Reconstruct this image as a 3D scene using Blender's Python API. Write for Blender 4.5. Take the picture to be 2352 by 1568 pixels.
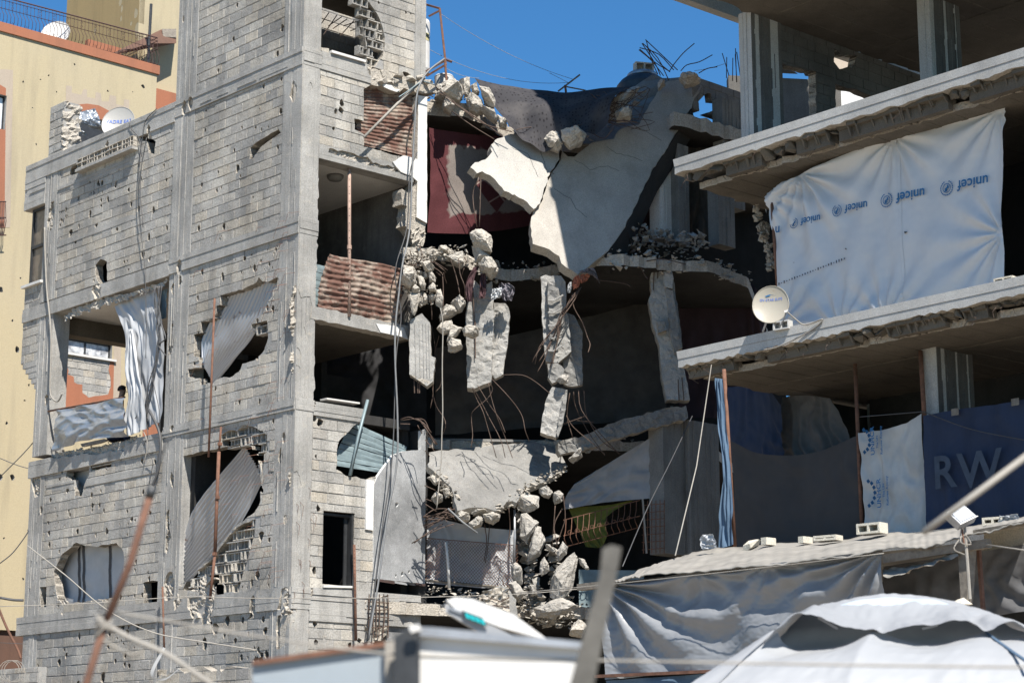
import bpy, bmesh, math, random
from mathutils import Vector as V, Matrix, noise
from mathutils.geometry import delaunay_2d_cdt as CDT
random.seed(7)
R = random.Random(11)
for o in list(bpy.data.objects): bpy.data.objects.remove(o)
SC = bpy.context.scene
COL = SC.collection
# ---------------------------------------------------------------- camera, sky, sun, exposure
EYE, PITCH = 1.7, math.radians(12.35)
cam = bpy.data.objects.new('camera', bpy.data.cameras.new('camera'))
COL.objects.link(cam); SC.camera = cam
cam.location = (0, 0, EYE); cam.rotation_euler = (math.pi/2 + PITCH, 0, 0)
cam.data.lens = 70; cam.data.sensor_width = 36
cam.data.clip_start = .3; cam.data.clip_end = 3000
cam.data.dof.use_dof = True; cam.data.dof.focus_distance = 37; cam.data.dof.aperture_fstop = 3.2
SUN_AZ, SUN_EL = math.radians(291.5), math.radians(53)      # math azimuth of the direction towards the sun
w = bpy.data.worlds.new('World'); SC.world = w; w.use_nodes = True
nt = w.node_tree; nt.nodes.clear()
sky = nt.nodes.new('ShaderNodeTexSky'); sky.sky_type = 'NISHITA'; sky.sun_disc = False
sky.sun_elevation = SUN_EL; sky.sun_rotation = math.pi/2 - SUN_AZ
sky.altitude = 1500; sky.air_density = 1.0; sky.dust_density = 0.0; sky.ozone_density = 6.0
bg = nt.nodes.new('ShaderNodeBackground'); bg.inputs[1].default_value = .055
wo = nt.nodes.new('ShaderNodeOutputWorld')
tn = nt.nodes.new('ShaderNodeMix'); tn.data_type = 'RGBA'; tn.blend_type = 'MULTIPLY'; tn.inputs[0].default_value = 1; tn.inputs[7].default_value = (.66, 1.24, 1.44, 1)   # the clear deep blue of the day, all round
nt.links.new(sky.outputs[0], tn.inputs[6]); nt.links.new(tn.outputs[2], bg.inputs[0]); nt.links.new(bg.outputs[0], wo.inputs[0])
sd = bpy.data.lights.new('sun', 'SUN'); sd.energy = 5.0; sd.angle = math.radians(.53); sd.color = (1, .945, .86)
sun = bpy.data.objects.new('sun', sd); COL.objects.link(sun)
sv = V((math.cos(SUN_AZ)*math.cos(SUN_EL), math.sin(SUN_AZ)*math.cos(SUN_EL), math.sin(SUN_EL)))
sun.rotation_euler = sv.to_track_quat('Z', 'Y').to_euler(); sun.location = sv*60
SC.view_settings.view_transform = 'Standard'; SC.view_settings.look = 'None'
SC.view_settings.gamma = 1; SC.view_settings.use_curve_mapping = False
SC.view_settings.exposure = 1.05
SC.render.engine = 'CYCLES'
SC.cycles.max_bounces = 6; SC.cycles.diffuse_bounces = 3; SC.cycles.use_denoising = True
SC.cycles.sample_clamp_indirect = 4
# ---------------------------------------------------------------- measuring: rays through picture points, planes of the place
FPX, PCX, PCY = 4573., 1176., 784.
SP, CP = math.sin(PITCH), math.cos(PITCH)
def ray(x, y):
    X = (x-PCX)/FPX; Z = -(y-PCY)/FPX
    return V((X, CP-Z*SP, SP+Z*CP))
def dep(x, y, d):                      # a point at horizontal distance d
    r = ray(x, y); k = d/r.y
    return V((r.x*k, d, EYE+r.z*k))
VW = {'A1':(100,400,2.613),'A2':(700,0,3.015),'A3':(650,800,2.613),'A4':(650,1400,2.613),'A5':(650,2000,2.613),'A6':(60,1600,2.613),
      'A7':(1150,0,3.015),'A8':(1150,2000,3.015),'B1':(1600,850,3.267),'B2':(1600,1300,2.958),'B3':(2100,1000,2.613),
      'B4':(1650,1650,2.613),'B5':(1400,2150,2.352),'B6':(2650,200,1.96),'D':(0,0,.574219)}
for i in range(4):
    for j in range(3): VW['T%d%d' % (i, j)] = (1024*i, 910*j, 1.7227)
def v(name, *pts):
    ox, oy, s = VW[name]
    return [((ox+x/s)*.574219, (oy+y/s)*.574219) for x, y in pts]
class Frame:
    def __init__(f, O, u, vv, n): f.O, f.u, f.v, f.n = V(O), V(u).normalized(), V(vv).normalized(), V(n).normalized()
    def at(f, s, z, n=0): return f.O + f.u*s + f.v*z + f.n*n
    def W(f, x, y, n=0):
        r = ray(x, y); o = V((0, 0, EYE)); k = (f.O + f.n*n - o).dot(f.n)/r.dot(f.n)
        return o + r*k
    def px(f, x, y, n=0):
        q = f.W(x, y, n) - f.O
        return (q.dot(f.u), q.dot(f.v))
    def poly(f, pts, n=0): return [f.px(x, y, n) for x, y in pts]
    def mat(f): return Matrix((f.u, f.v, f.n)).transposed().to_4x4()
def plane3(p, q, r):                   # plane through three points of the place, facing the camera
    u = (q-p).normalized(); n = u.cross(r-p).normalized()
    if n.dot(V((0, 0, EYE))-p) < 0: n = -n
    return Frame(p, u, n.cross(u), n)
AL = math.radians(42.8)
a = V((-math.sin(AL), math.cos(AL), 0)); b = V((math.cos(AL), math.sin(AL), 0)); Z = V((0, 0, 1))
C = dep(678, 930, 36.6); C.z = 0
FL = Frame(C, a, Z, -b)               # left wall of the damaged house: s runs away from the corner to the left
FF = Frame(C, b, Z, -a)               # its front: t runs away from the corner to the right
def B(s, t, z): return C + a*s + b*t + Z*z
# ---------------------------------------------------------------- materials
def N(t, k, **kw):
    n = t.nodes.new(k)
    for q, x in kw.items():
        if q.startswith('i_'): n.inputs[int(q[2:]) if q[2:].isdigit() else q[2:].replace('_', ' ')].default_value = x
        else: setattr(n, q, x)
    return n
def ramp(t, fac, stops):
    r = t.nodes.new('ShaderNodeValToRGB'); t.links.new(fac, r.inputs[0])
    e = r.color_ramp.elements
    while len(e) < len(stops): e.new(.5)
    for q, (p, c) in zip(e, stops):
        q.position = p; q.color = (c, c, c, 1) if isinstance(c, (int, float)) else (*c, 1)
    return r.outputs[0]
def mixc(t, fac, A, Bc, blend='MIX'):
    m = t.nodes.new('ShaderNodeMix'); m.data_type = 'RGBA'; m.blend_type = blend
    for k, x in ((0, fac), (6, A), (7, Bc)):
        if hasattr(x, 'links'): t.links.new(x, m.inputs[k])
        elif k == 0: m.inputs[0].default_value = x
        else: m.inputs[k].default_value = (*x, 1)
    return m.outputs[2]
def noise_(t, co, scale, detail=4, rough=.6, vec=None):
    if vec:
        mp = N(t, 'ShaderNodeMapping'); mp.inputs[3].default_value = vec; t.links.new(co, mp.inputs[0]); co = mp.outputs[0]
    n = N(t, 'ShaderNodeTexNoise'); n.inputs['Scale'].default_value = scale; n.inputs['Detail'].default_value = detail
    n.inputs['Roughness'].default_value = rough; t.links.new(co, n.inputs['Vector'])
    return n.outputs['Fac']
MATS = {}
def newmat(name):
    m = bpy.data.materials.new(name); m.use_nodes = True; t = m.node_tree; t.nodes.clear()
    p = N(t, 'ShaderNodeBsdfPrincipled'); o = N(t, 'ShaderNodeOutputMaterial'); t.links.new(p.outputs[0], o.inputs[0])
    g = N(t, 'ShaderNodeNewGeometry')
    MATS[name] = m
    return m, t, p, g.outputs['Position']
def bump(t, p, h, strength=.5, dist=.02):
    bn = N(t, 'ShaderNodeBump'); bn.inputs['Strength'].default_value = strength; bn.inputs['Distance'].default_value = dist
    t.links.new(h, bn.inputs['Height']); t.links.new(bn.outputs[0], p.inputs['Normal'])
def concrete(name, c, dark=.62, warm=(.45, .40, .33), streak=.5, grain=60, bmp=.5, bd=.01, rough=.92, tint=False, spot=.0):
    m, t, p, co = newmat(name)
    big = noise_(t, co, .7, 5, .65); fine = noise_(t, co, grain, 3, .7); med = noise_(t, co, 6, 5, .7)
    st = noise_(t, co, 3.2, 4, .6, (1, 1, .12))
    col = mixc(t, ramp(t, big, [(.32, 0), (.62, 1)]), [x*dark for x in c], c)
    col = mixc(t, ramp(t, st, [(.48, 0), (.75, streak)]), col, [x*.45 for x in c])
    col = mixc(t, ramp(t, med, [(.55, 0), (.8, .55)]), col, warm)
    col = mixc(t, 1.0, col, ramp(t, fine, [(.3, .68), (.7, 1.25)]), 'MULTIPLY')
    if tint:
        oi = N(t, 'ShaderNodeObjectInfo'); at = N(t, 'ShaderNodeAttribute', attribute_name='tint')
        ad = N(t, 'ShaderNodeMath', operation='ADD'); t.links.new(oi.outputs['Random'], ad.inputs[0]); t.links.new(at.outputs['Fac'], ad.inputs[1])
        fr = N(t, 'ShaderNodeMath', operation='FRACT'); t.links.new(ad.outputs[0], fr.inputs[0])
        col = mixc(t, 1.0, col, ramp(t, fr.outputs[0], [(0, (.74, .75, .77)), (.3, (1, 1, 1)), (.55, (1.1, 1.04, .95)), (.75, (.86, .86, .87)), (1, (1.16, 1.14, 1.1))]), 'MULTIPLY')
    t.links.new(col, p.inputs['Base Color']); p.inputs['Roughness'].default_value = rough
    p.inputs['Specular IOR Level'].default_value = .25
    ad = N(t, 'ShaderNodeMath', operation='MULTIPLY_ADD'); ad.inputs[1].default_value = .6
    t.links.new(fine, ad.inputs[0]); t.links.new(med, ad.inputs[2])
    bump(t, p, ad.outputs[0], bmp, bd)
    return m
concrete('concrete', (.345, .337, .32), bmp=.8, bd=.022, streak=.65)
concrete('block', (.395, .38, .352), dark=.58, streak=.7, grain=34, bmp=.9, bd=.02, warm=(.38, .33, .27), tint=True)
concrete('mortar', (.31, .305, .295), streak=.3, bmp=.6)
concrete('broken', (.41, .375, .325), dark=.8, streak=.1, grain=30, bmp=1, bd=.05, warm=(.5, .44, .36))
concrete('plaster', (.62, .615, .6), dark=.85, streak=.15, bmp=.2)
concrete('shaded_block', (.12, .115, .108), dark=.6, warm=(.13, .115, .1), streak=.5, bmp=.6)  # block colour darkened in place of shade under the open floors
concrete('shade_black', (.035, .034, .033), dark=.5, warm=(.05, .045, .04), streak=.6, bmp=.4)  # near-black colour that stands for the shade inside the rooms
concrete('stained_plaster', (.20, .185, .17), dark=.35, warm=(.26, .23, .2), streak=.8, bmp=.2)
concrete('grey_plaster', (.29, .295, .30), dark=.4, warm=(.4, .4, .4), streak=.6, bmp=.25)
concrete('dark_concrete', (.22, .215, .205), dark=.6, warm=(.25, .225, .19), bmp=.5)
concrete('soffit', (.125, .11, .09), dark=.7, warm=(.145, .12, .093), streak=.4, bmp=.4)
def plain(name, c, rough=.6, metal=0, var=.25, scale=8, bmp=.1, trans=0, c2=None):
    m, t, p, co = newmat(name)
    nn = noise_(t, co, scale, 5, .65)
    col = mixc(t, ramp(t, nn, [(.35, 0), (.65, 1)]), [x*(1-var) for x in c] if c2 is None else c2, c)
    t.links.new(col, p.inputs['Base Color']); p.inputs['Roughness'].default_value = rough; p.inputs['Metallic'].default_value = metal
    if bmp: bump(t, p, nn, bmp, .02)
    if trans:
        tr = N(t, 'ShaderNodeBsdfTranslucent'); t.links.new(col, tr.inputs[0]); mx = N(t, 'ShaderNodeMixShader'); mx.inputs[0].default_value = trans
        out = [n for n in t.nodes if n.type == 'OUTPUT_MATERIAL'][0]
        t.links.new(p.outputs[0], mx.inputs[1]); t.links.new(tr.outputs[0], mx.inputs[2]); t.links.new(mx.outputs[0], out.inputs[0])
    return m
concrete('dust', (.36, .305, .235), dark=.75, warm=(.48, .40, .30), streak=.1, bmp=.6)
plain('rebar', (.10, .066, .05), .8, .2, .4, 20)
plain('rust', (.17, .082, .052), .85, .1, .45, 9, .3)
plain('wire', (.06, .06, .062), .6, 0, .2)
plain('pale_wire', (.27, .25, .22), .7, 0, .2)
plain('white_paint', (.54, .53, .51), .55, 0, .12, 5)
plain('galvanised', (.36, .37, .39), .45, .55, .35, 6)
plain('wood', (.19, .165, .135), .85, 0, .45, 12, .4)
plain('dark_metal', (.06, .062, .065), .5, .6, .3)
plain('black_cloth', (.022, .022, .024), .95, 0, .4, 3, .2)
plain('tarp_white', (.44, .45, .465), .55, 0, .14, 2, .12, trans=.18)
plain('tarp_grey', (.105, .105, .11), .9, 0, .3, 3, .2)
plain('slate_metal', (.20, .26, .28), .55, .25, .25, 5)
# ---------------------------------------------------------------- mesh building
def inpoly(x, y, P):
    c = False; j = len(P)-1
    for i in range(len(P)):
        xi, yi = P[i]; xj, yj = P[j]
        if (yi > y) != (yj > y) and x < (xj-xi)*(y-yi)/(yj-yi)+xi: c = not c
        j = i
    return c
def bbox(P):
    xs = [p[0] for p in P]; ys = [p[1] for p in P]
    return min(xs), max(xs), min(ys), max(ys)
def rough(P, step=.12, amp=.025, rng=R, closed=True):
    out = []; n = len(P)
    for i in range(n if closed else n-1):
        p, q = P[i], P[(i+1) % n]; L = math.hypot(q[0]-p[0], q[1]-p[1]); k = max(1, int(L/step))
        for j in range(k):
            f = j/k
            out.append((p[0]+(q[0]-p[0])*f+rng.uniform(-amp, amp)*(j > 0 or 1), p[1]+(q[1]-p[1])*f+rng.uniform(-amp, amp)))
    if not closed: out.append(P[-1])
    return out
def cut(outer, holes, fill=0):
    pts = []; edges = []
    for P in [outer]+holes:
        k = len(pts); m = len(P)
        pts += [V((x, y)) for x, y in P]; edges += [(k+i, k+(i+1) % m) for i in range(m)]
    if fill:
        x0, x1, y0, y1 = bbox(outer); rg = random.Random(len(outer)); nx = int((x1-x0)/fill)+1; ny = int((y1-y0)/fill)+1
        for i in range(nx):
            for j in range(ny):
                x = x0+(i+rg.random())*fill; y = y0+(j+rg.random())*fill
                if inpoly(x, y, outer): pts.append(V((x, y)))
    vs, es, fs = CDT(pts, edges, [], 0, 1e-5)[:3]
    tris = []
    for f in fs:
        x = sum(vs[i].x for i in f)/3; y = sum(vs[i].y for i in f)/3
        if inpoly(x, y, outer) and not any(inpoly(x, y, h) for h in holes): tris.append(tuple(f))
    return [(p.x, p.y) for p in vs], tris
class MB:
    def __init__(m): m.v = []; m.f = []; m.mi = []; m.t = []; m.tint = 0.
    def add(m, vs, fs, mi=0):
        k = len(m.v); m.v += [tuple(x) for x in vs]
        for i, f in enumerate(fs):
            m.f.append(tuple(k+j for j in f)); m.mi.append(mi[i] if isinstance(mi, list) else mi); m.t.append(m.tint)
        return m
    def box8(m, P, mi=0): return m.add(P, [(0, 1, 2, 3), (7, 6, 5, 4), (0, 4, 5, 1), (1, 5, 6, 2), (2, 6, 7, 3), (3, 7, 4, 0)], mi)
    def box(m, F, s0, s1, z0, z1, n0, n1, mi=0):
        return m.box8([F.at(s, z, n) for n in (n0, n1) for s, z in ((s0, z0), (s1, z0), (s1, z1), (s0, z1))], mi)
    def bx(m, s0, s1, t0, t1, z0, z1, mi=0):     # box in the house's own directions
        return m.box8([B(s, t, z) for z in (z0, z1) for s, t in ((s0, t0), (s1, t0), (s1, t1), (s0, t1))], mi)
    def cham(m, F, s0, s1, z0, z1, n0, n1, c=.007, mi=0, jit=0):
        J = lambda: R.uniform(-jit, jit)
        P = [F.at(s, z, n0) for s, z in ((s0, z0), (s1, z0), (s1, z1), (s0, z1))]
        P += [F.at(s, z, n1-c) for s, z in ((s0, z0), (s1, z0), (s1, z1), (s0, z1))]
        P += [F.at(s+J(), z+J(), n1+J()*.5) for s, z in ((s0+c, z0+c), (s1-c, z0+c), (s1-c, z1-c), (s0+c, z1-c))]
        return m.add(P, [(0, 4, 5, 1), (1, 5, 6, 2), (2, 6, 7, 3), (3, 7, 4, 0), (4, 8, 9, 5), (5, 9, 10, 6), (6, 10, 11, 7), (7, 11, 8, 4), (8, 11, 10, 9)], mi)
    def sheet(m, F, outer, holes, n0, n1, mi=0, side=1, back=True, wob=0):
        holes = [h for h in holes if h]
        vs, tr = cut(outer, holes, .055 if wob else 0)
        if not tr: return m
        used = {}
        for f in tr:
            for i in range(3):
                e = (f[i], f[(i+1) % 3]); k = (min(e), max(e)); used.setdefault(k, []).append(e)
        n = len(vs)
        nn = [n1 + ((noise.noise(V((x*7, y*7, n1)))+.9*noise.noise(V((x*19, y*19, n1+5))))*wob if wob else 0) for x, y in vs]
        P = [F.at(x, y, nn[i]) for i, (x, y) in enumerate(vs)] + [F.at(x, y, n0) for x, y in vs]
        fs = list(tr); mi_ = [mi]*len(tr)
        if back: fs += [tuple(n+i for i in f[::-1]) for f in tr]; mi_ += [mi]*len(tr)
        x0, x1, y0, y1 = bbox(outer)
        for k, es in used.items():
            if len(es) == 1:
                i, j = es[0]; mx = (vs[i][0]+vs[j][0])/2; my = (vs[i][1]+vs[j][1])/2
                on = len(outer) == 4 and min(abs(mx-x0), abs(mx-x1), abs(my-y0), abs(my-y1)) < 1e-4
                fs.append((j, i, n+i, n+j)); mi_.append(mi if on else side)
        return m.add(P, fs, mi_)
    def tube(m, pts, r, k=5, mi=0, cap=True):
        pts = [V(p) for p in pts]; rings = []
        for i, p in enumerate(pts):
            d = (pts[min(i+1, len(pts)-1)]-pts[max(i-1, 0)])
            d = d.normalized() if d.length > 1e-9 else V((0, 0, 1))
            x = d.cross(V((.13, .31, .94))); x = (x if x.length > .01 else d.cross(V((1, 0, 0)))).normalized(); y = d.cross(x)
            rr = r[i] if isinstance(r, (list, tuple)) else r
            rings.append([p + (x*math.cos(2*math.pi*j/k)+y*math.sin(2*math.pi*j/k))*rr for j in range(k)])
        fs = [(i*k+j, i*k+(j+1) % k, (i+1)*k+(j+1) % k, (i+1)*k+j) for i in range(len(pts)-1) for j in range(k)]
        if cap: fs += [tuple(range(k))[::-1], tuple((len(pts)-1)*k+j for j in range(k))]
        return m.add([q for g in rings for q in g], fs, mi)
    def grid(m, nx, ny, fn, mi=0, thick=None):
        P = [V(fn(i/nx, j/ny)) for j in range(ny+1) for i in range(nx+1)]
        fs = [(j*(nx+1)+i, j*(nx+1)+i+1, (j+1)*(nx+1)+i+1, (j+1)*(nx+1)+i) for j in range(ny) for i in range(nx)]
        if thick is not None:
            n = len(P); P += [p+thick for p in P]; fs += [tuple(n+i for i in f[::-1]) for f in fs]
            q = lambda i, j: j*(nx+1)+i
            rim = [(q(i, 0), q(i+1, 0)) for i in range(nx)]+[(q(nx, j), q(nx, j+1)) for j in range(ny)]+[(q(i+1, ny), q(i, ny)) for i in range(nx)]+[(q(0, j+1), q(0, j)) for j in range(ny)]
            fs += [(y, x, n+x, n+y) for x, y in rim]
        return m.add(P, fs, mi)
    def hull(m, pts, mi=0, ref=0, amp=.02, sd=0):
        bm = bmesh.new()
        for p in pts: bm.verts.new(p)
        r = bmesh.ops.convex_hull(bm, input=bm.verts)
        for q in [x for x in bm.verts if not x.link_faces]: bm.verts.remove(q)
        if ref:
            bmesh.ops.subdivide_edges(bm, edges=bm.edges[:], cuts=ref, use_grid_fill=True); bmesh.ops.triangulate(bm, faces=bm.faces[:]); bm.normal_update()
            for q in bm.verts:
                p = q.co*7+V((sd, sd*2, 0)); q.co += q.normal*amp*(noise.noise(p)*1.0+noise.noise(p*2.7)*.9+noise.noise(p*6)*.8)
        bm.verts.index_update()
        m.add([x.co.copy() for x in bm.verts], [tuple(x.index for x in f.verts) for f in bm.faces], mi); bm.free()
        return m
    def chunk(m, c, size, rng=R, n=11, mi=0, rot=True):
        M = (Matrix.Rotation(rng.uniform(0, 6.3), 3, 'Z') @ Matrix.Rotation(rng.uniform(-.5, .5), 3, 'X') @ Matrix.Rotation(rng.uniform(-.5, .5), 3, 'Y')) if rot else Matrix.Identity(3)
        sx, sy, sz = (size, size, size) if isinstance(size, (int, float)) else size
        pts = []
        for _ in range(n):
            d = V((rng.gauss(0, 1), rng.gauss(0, 1), rng.gauss(0, 1))).normalized()*rng.uniform(.75, 1.05)
            pts.append(V(c)+M @ V((max(-.75, min(.75, d.x))*sx, max(-.75, min(.75, d.y))*sy, max(-.75, min(.75, d.z))*sz))*.67)
        return m.hull(pts, mi)
    def build(m, name, mats, parent=None, smooth=False, fix=False, tint=False):
        use = sorted({i for f in m.f for i in f}); ix = {j: i for i, j in enumerate(use)}
        me = bpy.data.meshes.new(name); me.from_pydata([m.v[i] for i in use], [], [tuple(ix[i] for i in f) for f in m.f])
        for x in (mats if isinstance(mats, (list, tuple)) else [mats]): me.materials.append(MATS[x])
        nm = len(me.materials)
        me.polygons.foreach_set('material_index', [min(i, nm-1) for i in m.mi])
        if tint:
            at = me.attributes.new('tint', 'FLOAT', 'FACE'); at.data.foreach_set('value', m.t)
        if smooth: me.polygons.foreach_set('use_smooth', [True]*len(me.polygons))
        if fix:
            bm = bmesh.new(); bm.from_mesh(me); bmesh.ops.recalc_face_normals(bm, faces=bm.faces); bm.to_mesh(me); bm.free()
        me.update()
        o = bpy.data.objects.new(name, me); COL.objects.link(o)
        if parent: o.parent = parent
        return o
def tag(o, label=None, cat=None, group=None, kind=None):
    if label: o['label'] = label
    if cat: o['category'] = cat
    if group: o['group'] = group
    if kind: o['kind'] = kind
    return o
def thing(name, label, cat, loc=(0, 0, 0), group=None):
    o = bpy.data.objects.new(name, None); o.empty_display_size = .2; COL.objects.link(o)
    return tag(o, label, cat, group)
def wireo(name, pts, r, mat, label, cat, group=None, k=5, parent=None):
    o = MB().tube(pts, r, k).build(name, mat, parent, smooth=True)
    return tag(o, label, cat, group) if not parent else o
def sag(p, q, drop, n=14): return [p.lerp(q, i/n)-Z*drop*4*(i/n)*(1-i/n) for i in range(n+1)]
def spline(pts, n=6):
    out = []; P = [V(p) for p in pts]; P = [P[0]*2-P[1]]+P+[P[-1]*2-P[-2]]
    for i in range(1, len(P)-2):
        for j in range(n):
            t = j/n
            out.append(.5*((2*P[i])+(P[i+1]-P[i-1])*t+(2*P[i-1]-5*P[i]+4*P[i+1]-P[i+2])*t*t+(3*P[i]-P[i-1]-3*P[i+1]+P[i+2])*t**3))
    out.append(P[-2])
    return out
# the ground
g = MB().grid(40, 40, lambda i, j: (-400+800*i, -100+900*j, noise.noise(V((i*60, j*60, 0)))*.05)).build('ground', 'dust')
tag(g, kind='structure')
# ================================================================ the shelled corner house
house = thing('damaged_house', 'shelled grey concrete-block corner house with torn open front', 'house')
def proj(p):
    q = V(p)-V((0, 0, EYE)); d = q.y*CP+q.z*SP; h = -q.y*SP+q.z*CP
    return (PCX+FPX*q.x/d, PCY-FPX*h/d, d)
BLK = []                                   # every block piece of the house: (area in the picture, wall, kind, data)
def overl(r, h):
    x0, x1, y0, y1 = h[1]
    return not (x1 < r[0] or x0 > r[1] or y1 < r[2] or y0 > r[3])
def pock(F, s, z, r, rng=R, tall=1.3):
    k = rng.randint(6, 8); ph = rng.uniform(0, 6)
    return [(s+r*rng.uniform(.6, 1.25)*math.cos(ph+6.283*i/k), z+r*tall*rng.uniform(.6, 1.3)*math.sin(ph+6.283*i/k)) for i in range(k)]
def block_wall(F, s0, s1, z0, z1, holes=(), opens=(), pocks=(), seed=0, parent=None, bw=.4, bh=.2, j=.015, nm='block_wall', thick=.19, store=None, mat='mortar'):
    rng = random.Random(seed+100); store = BLK if store is None else store
    HH = [(h, bbox(h)) for h in list(holes)+list(pocks)]
    OO = [(h, bbox(h)) for h in opens]
    rect = (s0, s1, z0, z1)
    mb = MB(); outer = [(s0, z0), (s1, z0), (s1, z1), (s0, z1)]
    hs = [h for h in HH if overl(rect, h)]
    mb.sheet(F, outer, [h[0] for h in hs]+[h[0] for h in OO if overl(rect, h)], -thick, -.012)
    wall = mb.build(nm, [mat, 'broken'], parent or house)
    z = z0; row = rng.randint(0, 1)
    while z < z1-.05:
        zt = min(z+bh, z1); s = s0-(bw/2 if row % 2 else 0)-rng.uniform(0, .06)
        while s < s1-.02:
            w_ = bw*rng.choice((1, 1, 1, 1, 1.02, .97, .55 if rng.random() < .12 else 1))
            x0, x1 = max(s, s0)+j/2, min(s+w_, s1)-j/2; y0, y1 = z+j/2, zt-j/2
            s += w_
            if x1-x0 < .035 or y1-y0 < .04: continue
            cxm, cym = (x0+x1)/2, (y0+y1)/2
            q = proj(F.at(cxm, cym))
            vis = -60 < q[0] < 2412 and -60 < q[1] < 1628
            area = (x1-x0)*(y1-y0)*abs(F.n.dot(V((0, 0, EYE))-F.at(cxm, cym)))/q[2]**3*1e4 if vis else 0
            r = (x0, x1, y0, y1); off = rng.gauss(0, .003); tn = rng.random()
            if any(overl(r, h) and inpoly(cxm, cym, h[0]) for h in OO):
                if not any(overl(r, h) and inpoly(cxm, cym, h[0]) for h in HH): store.append((area*.5, wall, F, 'open', r, off, tn, []))
                continue
            cutby = [h[0] for h in HH if overl(r, h)]+[h[0] for h in OO if overl(r, h)]
            if cutby:
                if any(all(inpoly(x, y, h) for x, y in ((x0, y0), (x1, y0), (x1, y1), (x0, y1), (cxm, cym))) for h in cutby): continue
                store.append((area, wall, F, 'cut', r, off, tn, cutby))
            elif rng.random() < .16 and F in (FL, FF):      # chipped corner or edge
                cx_, cy_ = rng.choice((x0, x1, rng.uniform(x0, x1))), rng.choice((y0, y1)); store.append((area, wall, F, 'cut', r, off, tn, [pock(F, cx_, cy_, rng.uniform(.015, .045), rng, .8)]))
            else: store.append((area, wall, F, 'box', r, off, tn, []))
        z += bh; row += 1
    return wall
def open_block(mb, F, r, off, rng=R):      # a hollow block whose face shell has burst off
    x0, x1, y0, y1 = r
    mb.box(F, x0, x1, y0, y1, -.19, -.165)
    mb.box(F, x0, x1, y0, y0+.022, -.165, -.02-rng.uniform(0, .06)); mb.box(F, x0, x1, y1-.022, y1, -.165, -.02-rng.uniform(0, .06))
    n = max(1, round((x1-x0)/.13))
    for i in range(n+1):
        c = x0+.012+(x1-x0-.024)*i/n; d = -.015-rng.uniform(0, .09)
        mb.box8([F.at(s, zz, nn) for nn, e in ((-.165, .015), (d, .009)) for s, zz in ((c-e, y0+.02), (c+e, y0+.02), (c+e, y1-.02), (c-e, y1-.02))])
def block_piece(mb, F, kind, r, off, cutby):
    x0, x1, y0, y1 = r
    if kind == 'box': mb.cham(F, x0, x1, y0, y1, -.05, off, .006, 0, .003)
    elif kind == 'cut': mb.sheet(F, [(x0, y0), (x1, y0), (x1, y1), (x0, y1)], cutby, -.185, off, 0, 1)
    else: open_block(mb, F, r, off)
def emit_blocks(store, owner, limit=300, name='block', mats=('block', 'broken'), rest='block_infill'):
    store.sort(key=lambda q: -q[0]); cache = {}; mb = MB()
    for i, (area, wall, F, kind, r, off, tn, cutby) in enumerate(store):
        if i < limit and area > 0:
            if kind == 'box':
                x0, x1, y0, y1 = r; key = (round(x1-x0, 2), round(y1-y0, 2))
                if key not in cache:
                    m = MB(); U = Frame((0, 0, 0), (1, 0, 0), (0, 1, 0), (0, 0, 1)); hx, hy = key[0]/2, key[1]/2
                    m.cham(U, -hx, hx, -hy, hy, -.05, 0, .005, 0, .003); o = m.build(name, mats, wall); cache[key] = o.data
                else:
                    o = bpy.data.objects.new(name, cache[key]); COL.objects.link(o); o.parent = wall
                M = F.mat(); M = M @ Matrix.Rotation(R.gauss(0, .004), 4, 'Z') @ Matrix.Rotation(R.gauss(0, .006), 4, 'X')
                M.translation = F.at((x0+x1)/2, (y0+y1)/2, off); o.matrix_world = M
            else:
                m = MB(); m.tint = tn; block_piece(m, F, kind, r, off, cutby)
                if m.f: m.build(name, mats, wall)
        else:
            mb.tint = tn; block_piece(mb, F, kind, r, off, cutby)
    if mb.f: tag(mb.build(rest, mats, owner, tint=True), kind='stuff')
def patch(mb, F, P, n, amp, step=.045, mi=0, rng=R):    # torn concrete surface inside an outline
    x0, x1, y0, y1 = bbox(P); nx = max(2, int((x1-x0)/step)); ny = max(2, int((y1-y0)/step))
    g = {}; vs = []; fs = []
    for j in range(ny+1):
        for i in range(nx+1):
            x = x0+(x1-x0)*i/nx+rng.uniform(-.3, .3)*step; y = y0+(y1-y0)*j/ny+rng.uniform(-.3, .3)*step
            g[i, j] = len(vs); vs.append(F.at(x, y, n+rng.uniform(-amp, amp)+noise.noise(V((x*5, y*5, 3)))*amp*2))
    for j in range(ny):
        for i in range(nx):
            x = x0+(x1-x0)*(i+.5)/nx; y = y0+(y1-y0)*(j+.5)/ny
            if inpoly(x, y, P): fs += [(g[i, j], g[i+1, j], g[i+1, j+1]), (g[i, j], g[i+1, j+1], g[i, j+1])]
    mb.add(vs, fs, mi)
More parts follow.
